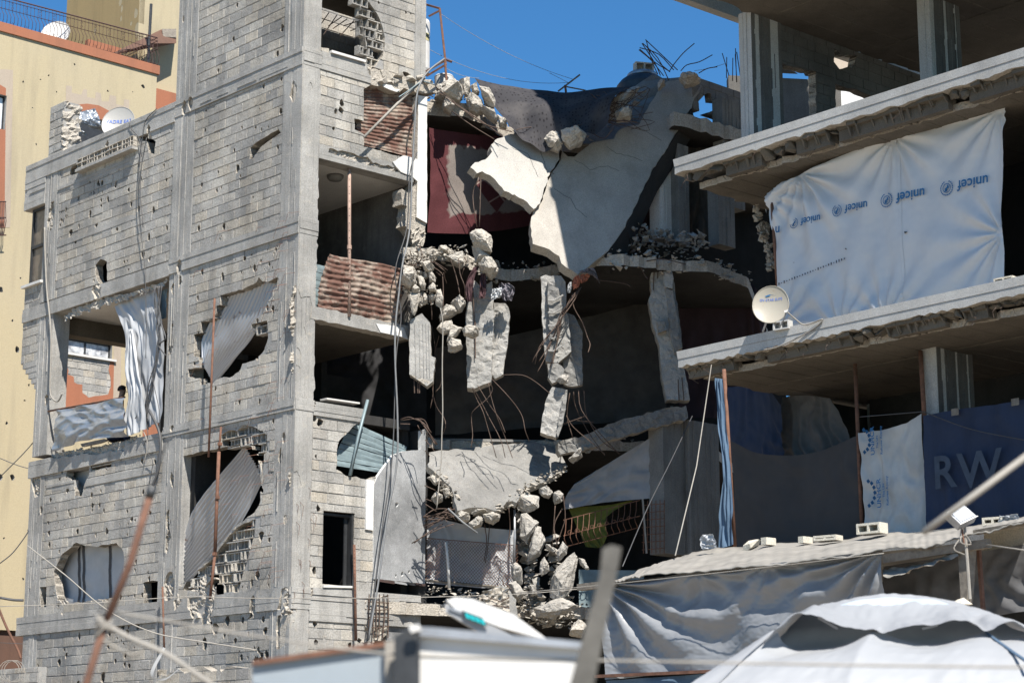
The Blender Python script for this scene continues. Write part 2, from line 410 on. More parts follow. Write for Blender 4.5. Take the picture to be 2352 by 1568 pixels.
def boards(name, F, s0, s1, z0, z1, vert, spalls=(), n=0, depth=.3, bwid=.13, seed=0, mat='concrete', parent=None, through=()):
    rng = random.Random(seed); mb = MB(); HH = [(h, bbox(h)) for h in list(spalls)+list(through)]
    e = .04 if (s1-s0 > .2 and z1-z0 > .2) else 0
    if through: mb.sheet(F, [(s0, z0), (s1, z0), (s1, z1), (s0, z1)], list(through), -depth, n-.07, 0, 1)
    else: mb.box(F, s0, s1, z0, z1, -depth, n-.07)
    lo, hi = (s0, s1) if vert else (z0, z1); k = max(1, round((hi-lo)/bwid)); cuts = [lo+(hi-lo)*(i+(rng.uniform(-.25, .25) if 0 < i < k else 0))/k for i in range(k+1)]
    for i in range(k):
        d = n+rng.uniform(-.012, .006)
        r = (cuts[i], cuts[i+1], z0, z1) if vert else (s0, s1, cuts[i], cuts[i+1])
        cb = [h[0] for h in HH if overl(r, h)]
        if cb: mb.sheet(F, [(r[0], r[2]), (r[1], r[2]), (r[1], r[3]), (r[0], r[3])], cb, n-.08, d, 0, 1)
        else: mb.cham(F, *r, n-.08, d, .005)
        if i and rng.random() < (.75 if vert else .4):        # thin fin of cement that leaked between the boards
            c = cuts[i]; L0, L1 = (z0, z1) if vert else (s0, s1); q = L0
            while q < L1-.1:
                q2 = min(L1, q+rng.uniform(.2, 1.2))
                if rng.random() < .7:
                    rr = (c-.005, c+.005, q, q2) if vert else (q, q2, c-.005, c+.005)
                    if not any(overl(rr, h) and inpoly((rr[0]+rr[1])/2, (rr[2]+rr[3])/2, h[0]) for h in HH): mb.cham(F, *rr, n-.02, n+rng.uniform(.006, .016), .002)
                q = q2+rng.uniform(0, .2)
    o = mb.build(name, [mat, 'broken'], parent or house)
    for h in spalls:
        x0, x1, y0, y1 = bbox(h)
        if x1-x0 > .03 and overl((s0, s1, z0, z1), (h, bbox(h))):
            m = MB(); patch(m, F, h, n-.06, .025, .04, 0, rng)
            if m.f: m.build('spall', 'broken', o if (parent or house) is house else parent)
    return o
def LP(view, *p, amp=.02, step=.1): return rough(FL.poly(v(view, *p)), step, amp)
def FP(view, *p, amp=.02, step=.1): return rough(FF.poly(v(view, *p)), step, amp)
def LJ(*parts, amp=.02): return rough([q for name, pts in parts for q in FL.poly(v(name, *pts))], .1, amp)
def FJ(*parts, amp=.02): return rough([q for name, pts in parts for q in FF.poly(v(name, *pts))], .1, amp)
TOP = 17.98
# ---- openings torn in the left wall
h_r3 = LJ(('A3', [(600,995),(725,965),(870,920),(985,850),(1005,800),(1040,850),(1100,860),(1205,800),(1200,910),(1150,930),(1150,1000),(1110,1050),(1090,1100),(1050,1190),(970,1240),(925,1280),(925,1380),(960,1390),(1090,1350),(1090,1440),(1060,1440),(1060,1560)]),
          ('A4', [(1040,20),(960,110),(830,140),(800,220),(700,290),(640,280),(575,300),(525,340),(475,345),(395,370),(385,300),(270,285),(265,200),(380,180),(380,80),(330,60)]),
          ('A3', [(335,1540),(325,1400),(400,1380),(405,1275),(545,1240),(560,1110),(600,1100)]), amp=.015)
o_r3 = LJ(('A3', [(930,1300),(1090,1260),(1100,1440),(1060,1560)]), ('A4', [(1040,20),(960,110),(830,140),(800,220),(560,310),(560,160),(760,60),(860,-60)]), ('A3', [(930,1480)]), amp=.01)
h_r3 = [h_r3]
h_r2 = LJ(('A4', [(185,1105),(480,1045),(700,1005),(780,985),(935,1000),(950,1060),(985,1080),(1010,1200),(1020,1300),(1030,1400),(1020,1560)]),
          ('A5', [(1020,30),(960,120),(880,180),(780,260),(700,340),(570,520),(480,640),(380,700),(300,790),(210,890),(120,900),(120,0)]), ('A4', [(140,1110)]), amp=.015)
o_r2a = LP('A4', (610,880),(700,830),(770,840),(850,785),(960,800),(1090,880),(1095,1050),(1060,1090),(1040,1300),(985,1080),(950,1060),(935,1000),(780,985),(700,1005),(610,1000), amp=.01)
o_r2b = LP('A5', (970,190),(950,400),(900,580),(850,740),(790,960),(650,960),(640,880),(550,810),(500,800),(430,910),(400,960),(210,930),(270,800),(380,720),(500,640),(570,540),(700,360),(780,280), amp=.01)
h_r2b = LP('A5', (390,985),(430,920),(500,840),(550,812),(640,890),(655,950),(600,1000),(565,1060),(550,1180),(525,1090),(480,1040),(400,1030))
h_low = [LP('A5', (405,1215),(520,1205),(515,1300),(410,1290), amp=.01), LP('A5', (880,1250),(925,1160),(900,1060),(960,1040),(1000,1110),(960,1190))]
h_r4 = LP('T00', (1720,1100),(1725,1020),(1764,985),(1800,960),(1920,890),(1935,915),(1800,1010),(1745,1090), amp=.01)
h_l4 = [LP('A1', (465,785),(475,715),(560,665),(600,640),(600,735),(540,770),(480,790)), LP('A1', (1200,370),(1310,320),(1330,400),(1365,430),(1350,560),(1290,560),(1270,440),(1230,420)),
        LP('A1', (1400,260),(1440,195),(1470,230),(1420,290), amp=.01), LP('T01', (655,260),(690,215),(735,235),(740,380),(700,405),(660,350), amp=.012)]
sp_l4 = LP('T01', (655,360),(705,405),(700,480),(660,500),(640,440))
h_l2 = [LP('A6', (560,680),(620,650),(770,640),(770,780),(740,830),(690,1010),(630,1000),(620,900),(600,860),(555,800)),
        LP('T02', (370,800),(420,690),(520,600),(640,630),(800,605),(855,665),(850,900),(770,985),(560,1010),(430,1030),(390,960)),
        LP('T02', (985,875),(1085,865),(1080,1015),(990,1020)), LP('T02', (275,905),(320,905),(318,1045),(278,1045), amp=.006)]
o_l2 = LP('A6', (790,610),(1010,560),(1010,690),(790,740), amp=.01)
def rpocks(n, s0, s1, z0, z1, seed, rmin=.018, rmax=.05):
    q = random.Random(seed); out = []
    cl = [(q.uniform(s0, s1), q.uniform(z0, z1), q.uniform(.25, .6)) for _ in range(4)]
    for _ in range(n):
        c_ = q.choice(cl); s, z = (q.gauss(c_[0], c_[2]), q.gauss(c_[1], c_[2])) if q.random() < .65 else (q.uniform(s0, s1), q.uniform(z0, z1))
        out.append(pock(FL, min(s1, max(s0, s)), min(z1, max(z0, z)), q.uniform(rmin, rmax)*q.choice((.5, .6, .8, 1, 1, 1.6)), q))
    return out
PK = [pock(FL, *FL.px(*v(w, p)[0]), r) for w, p, r in (('A2', (228,155), .06), ('A2', (750,60), .05), ('A2', (708,470), .055), ('A2', (1292,330), .075), ('A2', (1237,645), .06), ('A2', (190,860), .055), ('A2', (523,855), .045),
     ('A1', (1085,940), .05), ('A1', (1345,1140), .06), ('A1', (1185,1140), .06), ('A1', (378,1255), .04), ('A1', (555,1030), .04), ('A3', (380,300), .06), ('A3', (860,615), .055), ('A3', (628,800), .07), ('A3', (370,1025), .05),
     ('A5', (1035,370), .085), ('A5', (988,775), .075), ('A5', (932,870), .07), ('A5', (678,1270), .085), ('A5', (838,1250), .06), ('A5', (440,1490), .09), ('A5', (1050,1245), .05), ('A5', (1075,1360), .07), ('T02', (910,440), .06),
     ('T02', (935,735), .05), ('T02', (335,540), .055), ('T02', (340,620), .055), ('T02', (405,1425), .07), ('T02', (545,1245), .06), ('T02', (985,255), .05), ('A6', (805,1100), .06), ('A6', (350,1390), .055), ('A6', (655,1370), .06),
     ('A1', (1108,1090), .05), ('A4', (800,540), .045), ('A4', (1160,745), .05), ('A3', (1153,1135), .05), ('A3', (1185,520), .04))]
zA0, zA1, zB0, zB1, zC0, zC1, zD0, zD1 = 15.22, 15.58, 11.83, 12.15, 8.42, 8.64, 4.72, 5.12
sc0, sc1, sm0, sm1, sl0, sl1 = 0., .62, 3.70, 4.44, 9.10, 9.70
# ---- block panels of the left wall
block_wall(FL, sc1, sm0, zA1, TOP, [], [], PK+rpocks(6, .7, 3.6, 15.7, 18.5, 1), 1)
block_wall(FL, sc1, sm0, zB1, zA0, [h_r4], [], PK+rpocks(40, .7, 3.6, 12.2, 15.1, 2), 2)
block_wall(FL, sc1, sm0, zC1, zB0, h_r3, [o_r3], PK+rpocks(40, .7, 3.6, 8.7, 11.7, 3), 3)
block_wall(FL, sc1, sm0, zD1, zC0, [h_r2, h_r2b], [o_r2a, o_r2b], PK+rpocks(26, .7, 2.0, 5.2, 8.3, 4), 4)
block_wall(FL, sm1, sl0, zB1, zA0, h_l4, [], PK+rpocks(80, 4.5, 9, 12.2, 14.6, 5, .014, .05), 5)
block_wall(FL, sm1, sl0, zD1, zC0-.02, h_l2, [o_l2], PK+rpocks(100, 4.6, 9, 5.3, 8.2, 6, .014, .055), 6)
block_wall(FL, sc1, sm0, 0, zD0, h_low, [], PK+rpocks(50, .7, 3.6, 2.8, 4.7, 7, .02, .09), 7)
block_wall(FL, sm1, sl0, 0, zD0, [], [], PK+rpocks(60, 4.6, 9, 2.8, 4.7, 8, .02, .08), 8)
# overhanging bay beyond the left column
block_wall(FL, sl1, sl1+.75, 10.85, zB1+.52, [], [], rpocks(5, 9.75, 10.3, 11, 12.4, 9), 9)
# ---- columns and beams of the left wall
def LS(view, *cs): return [rough(pock(FL, *FL.px(*v(view, (x, y))[0]), r, R, 1.7), .06, .012) for x, y, r in cs]
cs = LS('A2', (1440,1110,.13))+LS('A4', (1270,910,.07), (1235,1110,.09))+LS('A5', (1290,1090,.16), (1340,1150,.1), (1230,1270,.16))+LS('T01', (1215,280,.0001))
boards('corner_column', FL, sc0, sc1, zA1, TOP, True, [], .012, .42, seed=1)
boards('corner_column', FL, sc0, sc1, zB1, zA0, True, cs, .012, .42, seed=2)
boards('corner_column', FL, sc0, sc1, zC1, zB0, True, cs, .012, .42, seed=3)
boards('corner_column', FL, sc0, sc1, zD1, zC0, True, cs+LS('A5', (1290,200,.06)), .012, .42, seed=4)
boards('corner_column', FL, sc0, sc1, 0, zD0, True, LS('A5', (1240,1330,.22), (1300,1150,.2)), .012, .42, seed=5)
ms = LS('A3', (180,720,.08), (185,850,.08), (115,920,.08), (95,1330,.08))+LS('T01', (1180,800,.14), (1190,430,.05), (1185,690,.06))+LS('A6', (1650,830,.1), (1600,1230,.13), (1610,1400,.09), (1590,1500,.1))+LS('T00', (1265,135,.05), (1320,705,.05))+LS('T02', (1170,900,.2))
for q, (z0, z1) in enumerate(((zA1, TOP), (zB1, zA0), (zC1, zB0), (zD1, zC0), (0, zD0))): boards('column', FL, sm0, sm1, z0, z1, True, ms, .012, .42, seed=11+q)
ls = LS('A1', (285,1180,.17), (270,1290,.14), (280,1085,.04))+LS('A6', (240,860,.22), (280,1150,.06))+LS('T01', (320,1190,.1))
for q, (z0, z1) in enumerate(((zB1, zA0), (zC1, zB0-.0), (zD1, zC0), (0, zD0))): boards('column', FL, sl0, sl1, z0, z1, True, ls, .012, .42, seed=21+q)
bs = LS('A1', (1440,230,.0001), (1670,90,.1))+LS('A2', (195,1240,.1))+LS('A1', (865,480,.07), (1300,330,.1))
boards('beam', FL, 0, sm1, zA0, zA1, False, bs, .03, .3, .1, seed=31)
boards('beam', FL, sm1, sl1+.95, zA0-.08, zA1, False, bs, .03, .3, .1, seed=32)
boards('beam', FL, sl1+.02, sl1+.95, 14.5, zA0-.08, False, [], .03, .3, .14, seed=42)
boards('beam', FL, 0, sm1, zB0, zB1, False, LS('A3', (180,700,.1)), .03, .3, .1, seed=33)
bl = LJ(('T01', [(440,600),(520,550),(640,505),(760,470),(860,450),(1000,415),(1150,352),(1150,380),(860,500),(640,560),(440,640)]), amp=.03)
boards('beam', FL, sm1, sl1+.75, zB0-.02, zB1-.03, False, [sp_l4, bl], .03, .3, .1, seed=34)
boards('beam', FL, 0, sm1, zC0, zC1, False, LS('A4', (110,800,.08)), .03, .3, .08, seed=35)
cb = LJ(('A6', [(350,600),(420,545),(740,500),(1000,440),(1180,400),(1300,370),(1290,420),(1170,450),(1160,530),(1000,540),(840,580),(740,550),(560,590),(420,600)]), amp=.03)
boards('beam', FL, sm1, sl1+.1, zC0-.25, zC1-.1, False, [cb], .03, .3, .11, seed=36)
db = LS('A5', (450,1080,.3), (330,1050,.2), (170,1000,.15), (960,1090,.12), (1290,1100,.2))
boards('beam', FL, 0, sm1, zD0, zD1, False, db, .035, .3, .12, seed=37)
boards('beam', FL, sm1, sl1+.28, zD0, zD1, False, LS('T02', (440,1040,.12)), .035, .3, .12, seed=38)
for q, (w, p, s1_, hh) in enumerate((('A1', ((345,960), (1190,590)), 0, .16), ('A1', ((340,1500), (1180,1215)), 0, .14), ('A6', ((330,930), (620,870)), 0, .16), ('A6', ((750,860), (1480,720)), 0, .16))):
    (x0, y0), (x1, y1) = FL.px(*v(w, p[0])[0]), FL.px(*v(w, p[1])[0])
    boards('lintel', FL, min(x0, x1), max(x0, x1), (y0+y1)/2-hh/2, (y0+y1)/2+hh/2, False, [], .012, .1, .07, seed=50+q)
# hollow blocks pushed out under the roof beam, lying on their side
lg = FL.px(*v('A1', (600,680))[0]); lh = FL.px(*v('A1', (1190,430))[0])
hbw = thing('x', 'x', 'x'); bpy.data.objects.remove(hbw)
nb = 11; s_ = lg[0]
for i in range(nb):
    w_ = (lg[0]-lh[0])/nb; mb = MB(); F2 = Frame(FL.at(0, 0, .16), FL.u, FL.v, FL.n)
    x1 = lg[0]-w_*i; x0 = x1-w_+.01; zc = lg[1]+(lh[1]-lg[1])*(i+.5)/nb
    mb.box(F2, x0, x1, zc-.13, zc+.1, -.3, -.13)
    for zz in (-.13, -.025, .08): mb.box(F2, x0, x1, zc+zz, zc+zz+.022, -.13, R.uniform(-.03, 0))
    for xx in (x0, (x0+x1)/2-.01, x1-.02): mb.box(F2, xx, xx+.02, zc-.125, zc+.095, -.13, R.uniform(-.04, -.005))
    mb.build('hollow_block', 'broken', house)
mb = MB()
mb.box8([FL.at(s, z, n) for n in (-.02, .17) for s, z in ((lg[0]+.02, lg[1]-.2), (lh[0], lh[1]-.2), (lh[0], lh[1]-.14), (lg[0]+.02, lg[1]-.14))])
mb.build('ledge', 'concrete', house)
# stub of a parapet pillar
F3 = Frame(C+b*.22, a, Z, -b); _x = (F3.px(112, 330)[0]+F3.px(140, 330)[0])/2; F3 = Frame(C+a*_x+b*.22, a, Z, -b)
stub = MB(); st = []
w_ = 0
pil = MB().box(F3, -.33, .30, 15.58, 16.95, -.42, -.02).build('parapet_stub', ['mortar'], house)
tmp = []
FS = Frame(F3.at(-.33, 0, -.42), b*-1, Z, a*-1)
for k in range(7):
    z0 = 15.6+k*.195; m = MB(); m.cham(F3, -.32, (.05 if k % 2 else .29), z0, z0+.18, -.2, .0+R.uniform(-.01, .012), .01, 0, .01)
    if k % 2: m.cham(F3, .07, .29, z0, z0+.18, -.2, R.uniform(-.01, .01), .01, 0, .01)
    F4 = Frame(F3.at(-.33, 0, 0), -b, Z, -a)
    m.build('block', ['block', 'broken'], pil)
m = MB(); F4 = Frame(F3.at(-.34, 0, 0), b, Z, -a); patch(m, F4, rough([(.0, 15.6), (.42, 15.6), (.42, 16.9), (.0, 16.95)], .08, .03), .01, .035, .06); m.build('torn_side', 'broken', house)
# left end: window of the overhanging bay
wz0, wz1 = 12.68, 14.5
win = MB()
for s0, s1, z0, z1 in ((9.74, 9.80, wz0, wz1), (10.36, 10.42, wz0, wz1), (9.74, 10.42, wz1-.06, wz1), (9.74, 10.42, wz0, wz0+.06), (9.74, 10.42, 13.55, 13.62)): win.box(FL, s0, s1, z0, z1, -.16, -.08)
win = win.build('window', 'dark_metal', house)
plain('dusty_glass', (.17, .14, .11), .25, 0, .5, 3, 0)
MB().box(FL, 9.79, 10.37, wz0+.05, 13.56, -.135, -.125).build('pane', 'dusty_glass', win)
MB().box(FL, 9.79, 10.37, 13.61, wz1-.05, -.135, -.125).build('pane', 'dusty_glass', win)
MB().box(FL, 9.62, 10.5, wz0-.06, wz0, -.2, .08).build('window_sill', 'white_paint', house)
MB().bx(9.75, 10.45, .6, .75, 12.2, 15.2).build('bay_wall', 'shade_black', house)
# bracket steps under the overhang
mb = MB()
for i in range(5): mb.box(FL, sl1+.0, sl1+.62-i*.13, 10.85-(i+1)*.13, 10.85-i*.13, -.3, .02-.006*i)
mb.build('bracket', 'concrete', house)
# ================================================================ its front
DOOR = FF.poly(v('T12', (465,380),(680,400),(668,905),(455,885)))
h_f5 = FJ(('A7', [(330,-160),(335,250),(320,460),(350,550),(430,575),(500,590),(505,640),(930,760),(970,800),(960,600),(930,380),(900,200),(865,-160)]), amp=.012)
o_f5 = FJ(('A7', [(865,-160),(980,20),(1090,180),(1150,330),(1180,450),(1165,620),(1150,680),(1070,800),(970,800),(960,600),(930,380),(900,200)]), amp=.008)
h_f5b = FP('A7', (1360,930),(1390,860),(1450,880),(1530,960), amp=.012)
h_f4 = FJ(('A7', [(1005,700),(1000,1020),(920,1080),(915,1460),(850,1440),(805,1430),(810,1568)]), ('T10', [(745,930),(745,1010),(1140,1120),(1140,560)]), amp=.012)
h_f2 = FJ(('T11', [(745,1290),(700,1340),(640,1400),(570,1470),(555,1568)]), ('T12', [(558,90),(620,135),(760,165),(830,150),(900,70),(950,0)]), ('T11', [(1010,1500),(1100,1400),(1100,1250),(960,1270),(850,1280)]), amp=.02)
FPK = [pock(FF, *FF.px(*v(w, p)[0]), r) for w, p, r in (('A7', (360,980), .05), ('A7', (655,1340), .07), ('A7', (585,1350), .05), ('A7', (655,1250), .06), ('A7', (560,1550), .04), ('A7', (1490,170), .02), ('A7', (1430,150), .03), ('A7', (350,900), .11), ('A7', (1100,35), .03),
      ('A4', (1590,715), .05), ('A4', (1648,755), .075), ('A4', (1605,1110), .03), ('A8', (325,840), .06), ('A8', (370,100), .05), ('T12', (945,0), .02))]
f0, f1, fe0, fe1 = .42, 1.97, 2.82, 3.1
block_wall(FF, f0, fe0, 15.6, TOP, [h_f5, h_f5b], [o_f5], FPK, 21)
block_wall(FF, f0, fe0, 13.7, 15.22, [h_f4], [], FPK, 22)
block_wall(FF, f0, f1, zD1, 8.38, [h_f2, DOOR], [], FPK, 23)
block_wall(FF, f0, f1, 0, 4.7, [], [], FPK+[pock(FF, R.uniform(.5, 1.9), R.uniform(3.2, 4.6), .05) for _ in range(8)], 24)
def FS_(view, *cs): return [rough(pock(FF, *FF.px(*v(view, (x, y))[0]), r, R, 1.7), .06, .012) for x, y, r in cs]
# front face of the corner column, chipped along its right edge
edge = []
qq = random.Random(5); z = 9.0
def ragged(z0, z1, base, amp, step=.12, seed=1):
    q = random.Random(seed); pts = []; z = z0
    while z < z1: pts.append((base+q.uniform(-amp, amp)+amp*.8*math.sin(z*2.3), z)); z += step*q.uniform(.6, 1.4)
    pts.append((base, z1)); return pts
def col_face(z0, z1, seed, spalls=(), amp=.03, base=.42):
    right = ragged(z0, z1, base-.02, amp, .1, seed)
    mb = MB(); P = [(0.0, z0)]+right+[(0.0, z1)]
    mb.sheet(FF, P, [s for s in spalls], -.3, .012, 0, 1)
    rng = random.Random(seed)
    for c in (.10, .2, .29):
        if rng.random() < .8: mb.cham(FF, c-.004, c+.004, z0+.05, z1-.1, 0, .018, .002)
    for h in spalls: patch(mb, FF, h, -.07, .03, .04, 1, rng)
    mb.build('corner_column_face', ['concrete', 'broken'], house)
big = FJ(('A3', [(1370,1010),(1395,850),(1420,960),(1450,1010),(1540,1010),(1560,1130),(1590,1200),(1500,1280),(1480,1330),(1500,1400),(1400,1440),(1350,1330),(1345,1150)]), amp=.02)
col_face(zA1, TOP, 1, [], .012); col_face(13.0, zA0, 2, FS_('A7', (275,1040,.05))); col_face(zB1, 13.0, 3, [], .03, .45)
col_face(zC1, zB0, 4, [big]+FS_('A4', (1400,60,.1), (1400,200,.07)), .03); col_face(zD1, zC0, 5, FS_('A4', (1390,1350,.13)), .006); col_face(0, zD0, 6, FS_('A8', (60,1150,.12), (40,1300,.1)), .01)
for z0, z1, sd in ((zA0, zA1, 7), (zB0, zB1, 8), (zC0, zC1, 9), (zD0, zD1, 10)): boards('beam_end', FF, 0, .44, z0, z1, False, [], .03, .28, .1, seed=sd)
boards('edge_column', FF, fe0, fe1, 15.55, TOP, True, [], .01, .3, seed=61)
boards('front_beam', FF, .44, FF.px(*v('A7', (1000,930))[0])[0], 15.22, 15.6, False, FS_('A7', (990,840,.1)), .03, .3, .1, seed=62)
boards('front_beam', FF, f0, 2.8, 13.40, 13.7, False, [FJ(('T10', [(500,1020),(700,1070),(770,1090),(800,1120),(940,1150),(1100,1180),(1100,1220),(740,1130),(500,1060)]), amp=.02)], .02, .3, .1, seed=63)
boards('front_beam', FF, f0, FF.px(*v('T11', (740,1290))[0])[0], 8.36, 8.62, False, FS_('A4', (1540,560,.12)), .03, .3, .1, seed=64)
boards('front_beam', FF, f0, 3.1, zD0-.2, zD1+.02, False, FS_('A8', (250,1100,.1)), .03, .3, .12, seed=65)
mb = MB(); mb.sheet(FF, rough([(f0-.1, 10.2), (2.7, 10.17), (2.72, 10.42), (f0-.1, 10.45)], .1, .015), [], -.25, .02, 0, 1); mb.build('landing_edge', ['concrete', 'broken'], house)
MB().sheet(FF, FJ(('T11', [(820,660),(1010,690),(1040,770),(960,745),(850,720)]), amp=.01), [], .0, .035, 0, 0).build('plaster_strip', 'plaster', house)
# white column right of the stairwell
wc = FJ(('T10', [(1112,660),(1172,670),(1172,1540),(1100,1500),(1105,1250)]), amp=.006)
MB().sheet(FF, wc, [], -.3, .03, 0, 1).build('white_column', ['plaster', 'broken'], house)
MB().sheet(FF, FJ(('T10', [(935,1120),(1010,1075),(1110,1100),(1105,1255),(1060,1215),(990,1190)]), amp=.01), [], .0, .04, 0, 0).build('plaster_remnant', 'plaster', house)
mb = MB(); mb.sheet(FF, FJ(('T10', [(1105,1240),(1080,1330),(1060,1330),(1010,1300),(1000,1400),(1050,1420),(1030,1560)]), ('T11', [(1080,30),(1160,130),(1172,60)]), ('T10', [(1172,1540),(1172,1240)]), amp=.03), [], -.3, -.02, 1, 1)
patch(mb, FF, FJ(('T11', [(1045,-20),(1172,20),(1160,130),(1080,150)]), amp=.01), .0, .05, .05, 1)
mb.build('torn_column', ['plaster', 'broken'], house)
# broken slab end under the top storey
mb = MB(); q = random.Random(3)
pA, pB = v('A7', (1010,900))[0], v('A7', (1740,1070))[0]
for i in range(26):
    f = q.random(); x = pA[0]+(pB[0]-pA[0])*f; y = pA[1]+(pB[1]-pA[1])*f+q.uniform(-16, 14)
    mb.chunk(FF.W(x, y, q.uniform(-.25, .1)), (q.uniform(.12, .3), q.uniform(.1, .25), q.uniform(.08, .16)), q)
mb.sheet(FF, FP('A7', (1000,830),(1150,850),(1380,920),(1560,960),(1760,1010),(1790,1120),(1600,1130),(1500,1100),(1390,1060),(1340,1110),(1240,1100),(1130,1040),(1000,1030), amp=.02), [], -.35, .02, 0, 0)
mb.build('broken_slab_end', ['broken'], house)
MB().sheet(FF, FP('A7', (1140,1015),(1240,1040),(1270,1080),(1340,1090),(1300,1115),(1220,1090),(1145,1060), amp=.006), [], .02, .05).build('plaster_flake', 'plaster', house)
# sills
def bar(name, F, p, q_, r0, r1, h, mat, parent=None, n=0):
    A_, B_ = F.px(*p, n), F.px(*q_, n)
    return MB().box8([F.at(s, z, nn) for nn in (r0, r1) for s, z in ((A_[0], A_[1]), (B_[0], B_[1]), (B_[0], B_[1]+h), (A_[0], A_[1]+h))]).build(name, mat, parent)
bar('window_sill', FF, v('A7', (510,645))[0], v('A7', (920,765))[0], -.2, .07, .05, 'white_paint', house)
bar('window_sill', FF, v('T11', (475,1185))[0], v('T11', (702,1217))[0], -.15, .06, .03, 'white_paint', house)
bar('door_sill', FF, v('T12', (455,910))[0], v('T12', (672,915))[0], -.2, .05, .04, 'white_paint', house)
# door frame
df = MB(); x0, x1, y0, y1 = bbox(DOOR)
df.box(FF, x1-.05, x1-.005, y0, y1, -.18, -.02); df.box(FF, x0+.005, x0+.03, y0, y1, -.18, -.1); df.box(FF, x0, x1, y1-.08, y1-.04, -.18, -.06); df.box(FF, x1-.13, x1-.06, y0, y1-.08, -.17, -.14)
df.build('door_frame', 'dark_metal', house)
# grey plastered wall with brown skirting
gp = FJ(('T12', [(808,300),(812,200),(830,150),(940,0)]), ('T11', [(1010,1540),(1130,1530),(1132,1400),(1165,1390)]), ('T12', [(1165,0),(1160,885),(805,850)]), amp=.004)
gh = [pock(FF, *FF.px(*v('T12', p)[0]), r, R, 1.4) for p, r in (((1005,815), .04), ((960,832), .025), ((1050,803), .025), ((965,340), .05))]
MB().sheet(FF, gp, gh, -.06, .02, 0, 1).build('plaster_wall', ['grey_plaster', 'plaster'], house)
plain('brown_tile', (.075, .05, .045), .4, 0, .3, 10, 0)
sk = [(830,850,948,885,'brown_tile'), (948,867,1035,893,'grey_plaster'), (1035,873,1095,898,'dark_metal'), (1095,878,1162,903,'brown_tile')]
for i, (xa, ya, xb, yb, mt) in enumerate(sk):
    P = FF.poly(v('T12', (xa, ya), (xb-2, ya+(xb-xa)*.16), (xb-2, yb+2), (xa, yb-(xb-xa)*.16+2)))
    MB().sheet(FF, P, [], .018, .04).build('skirting_tile', mt, house)
MB().sheet(FF, FP('T12', (755,168),(805,175),(800,518),(750,510), amp=.004), [], -.1, .035).build('white_jamb', 'plaster', house)
# ---- floors, landings and inside walls (nothing hidden behind them but dark rooms)
def slab(name, s0, s1, t0, t1, z0, z1, mat='dark_concrete'): return MB().bx(s0, s1, t0, t1, z0, z1).build(name, mat, house)
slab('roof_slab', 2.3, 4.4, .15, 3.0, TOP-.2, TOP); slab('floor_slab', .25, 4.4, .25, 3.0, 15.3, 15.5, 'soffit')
slab('floor_slab', 4.4, 9.6, .25, 3.3, 15.3, 15.5); slab('floor_slab', 3.5, 9.6, .25, 3.3, 11.85, 12.1, 'plaster'); slab('floor_slab', .25, 9.6, .25, 3.0, 8.4, 8.58, 'shade_black')
slab('floor_slab', .25, 9.6, .25, 3.0, 4.8, 5.05, 'shade_black'); slab('landing', .22, 3.6, .25, 2.95, 13.45, 13.62, 'plaster'); slab('landing', .22, 3.6, .25, 3.0, 10.22, 10.4, 'soffit')
slab('inner_wall', 3.55, 3.7, .25, 3.0, 10.4, 13.45, 'stained_plaster'); slab('inner_wall', 3.55, 3.7, .2, 5, 0, 8.4, 'shade_black'); slab('inner_wall', 4.0, 4.2, .25, 9, 8.6, 10.2, 'shade_black')
slab('inner_wall', .3, 3.6, 2.95, 3.08, 10.4, 13.45, 'stained_plaster'); slab('inner_wall', .35, 4.4, 2.9, 3.05, 15.6, TOP-.3, 'dark_concrete'); slab('inner_wall', .35, 4.4, 2.9, 3.05, 0, 8.4, 'shade_black')
slab('inner_wall', 4.4, 4.6, 2.0, 9, 0, 11.8, 'shade_black'); slab('inner_wall', .3, .45, .35, 2.9, 13.62, 15.3, 'shade_black'); slab('inner_wall', 4.5, 9.5, 2.2, 2.35, 0, 8.4, 'shade_black'); slab('inner_wall', 4.5, 9.5, 2.6, 2.75, 12.1, 15.3, 'shade_black')
slab('end_wall', 9.5, 9.68, .4, 3.3, 12.1, 15.3, 'shade_black'); slab('end_wall', 9.5, 9.68, .4, 3.3, 0, 8.4, 'shade_black'); slab('end_beam', 9.3, 9.68, .45, 3.3, 11.45, 11.85, 'soffit'); slab('end_wall', 4.2, 4.45, .4, 3.0, 15.58, TOP-.25, 'concrete')
# back wall of the torn-open top room, in blocks
FB = Frame(C+a*2.1, b, Z, -a); TBL = []
block_wall(FB, .3, 2.95, 15.5, TOP-.4, [], [], [], 31, nm='inner_block_wall')
# lamp discs and bars under the ceilings
def disc(name, c, r, h, mat, parent, axis=Z, k=20):
    x = axis.orthogonal().normalized(); y = axis.cross(x); mb = MB()
    prof = [(0, -h), (r*.75, -h), (r*.97, -h*.5), (r, 0), (0, 0)]
    P = [c+axis*zz+(x*math.cos(6.283*i/k)+y*math.sin(6.283*i/k))*rr for rr, zz in prof for i in range(k)]
    mb.add(P, [(j*k+i, j*k+(i+1) % k, (j+1)*k+(i+1) % k, (j+1)*k+i) for j in range(len(prof)-1) for i in range(k)])
    return mb.build(name, mat, parent, smooth=True)
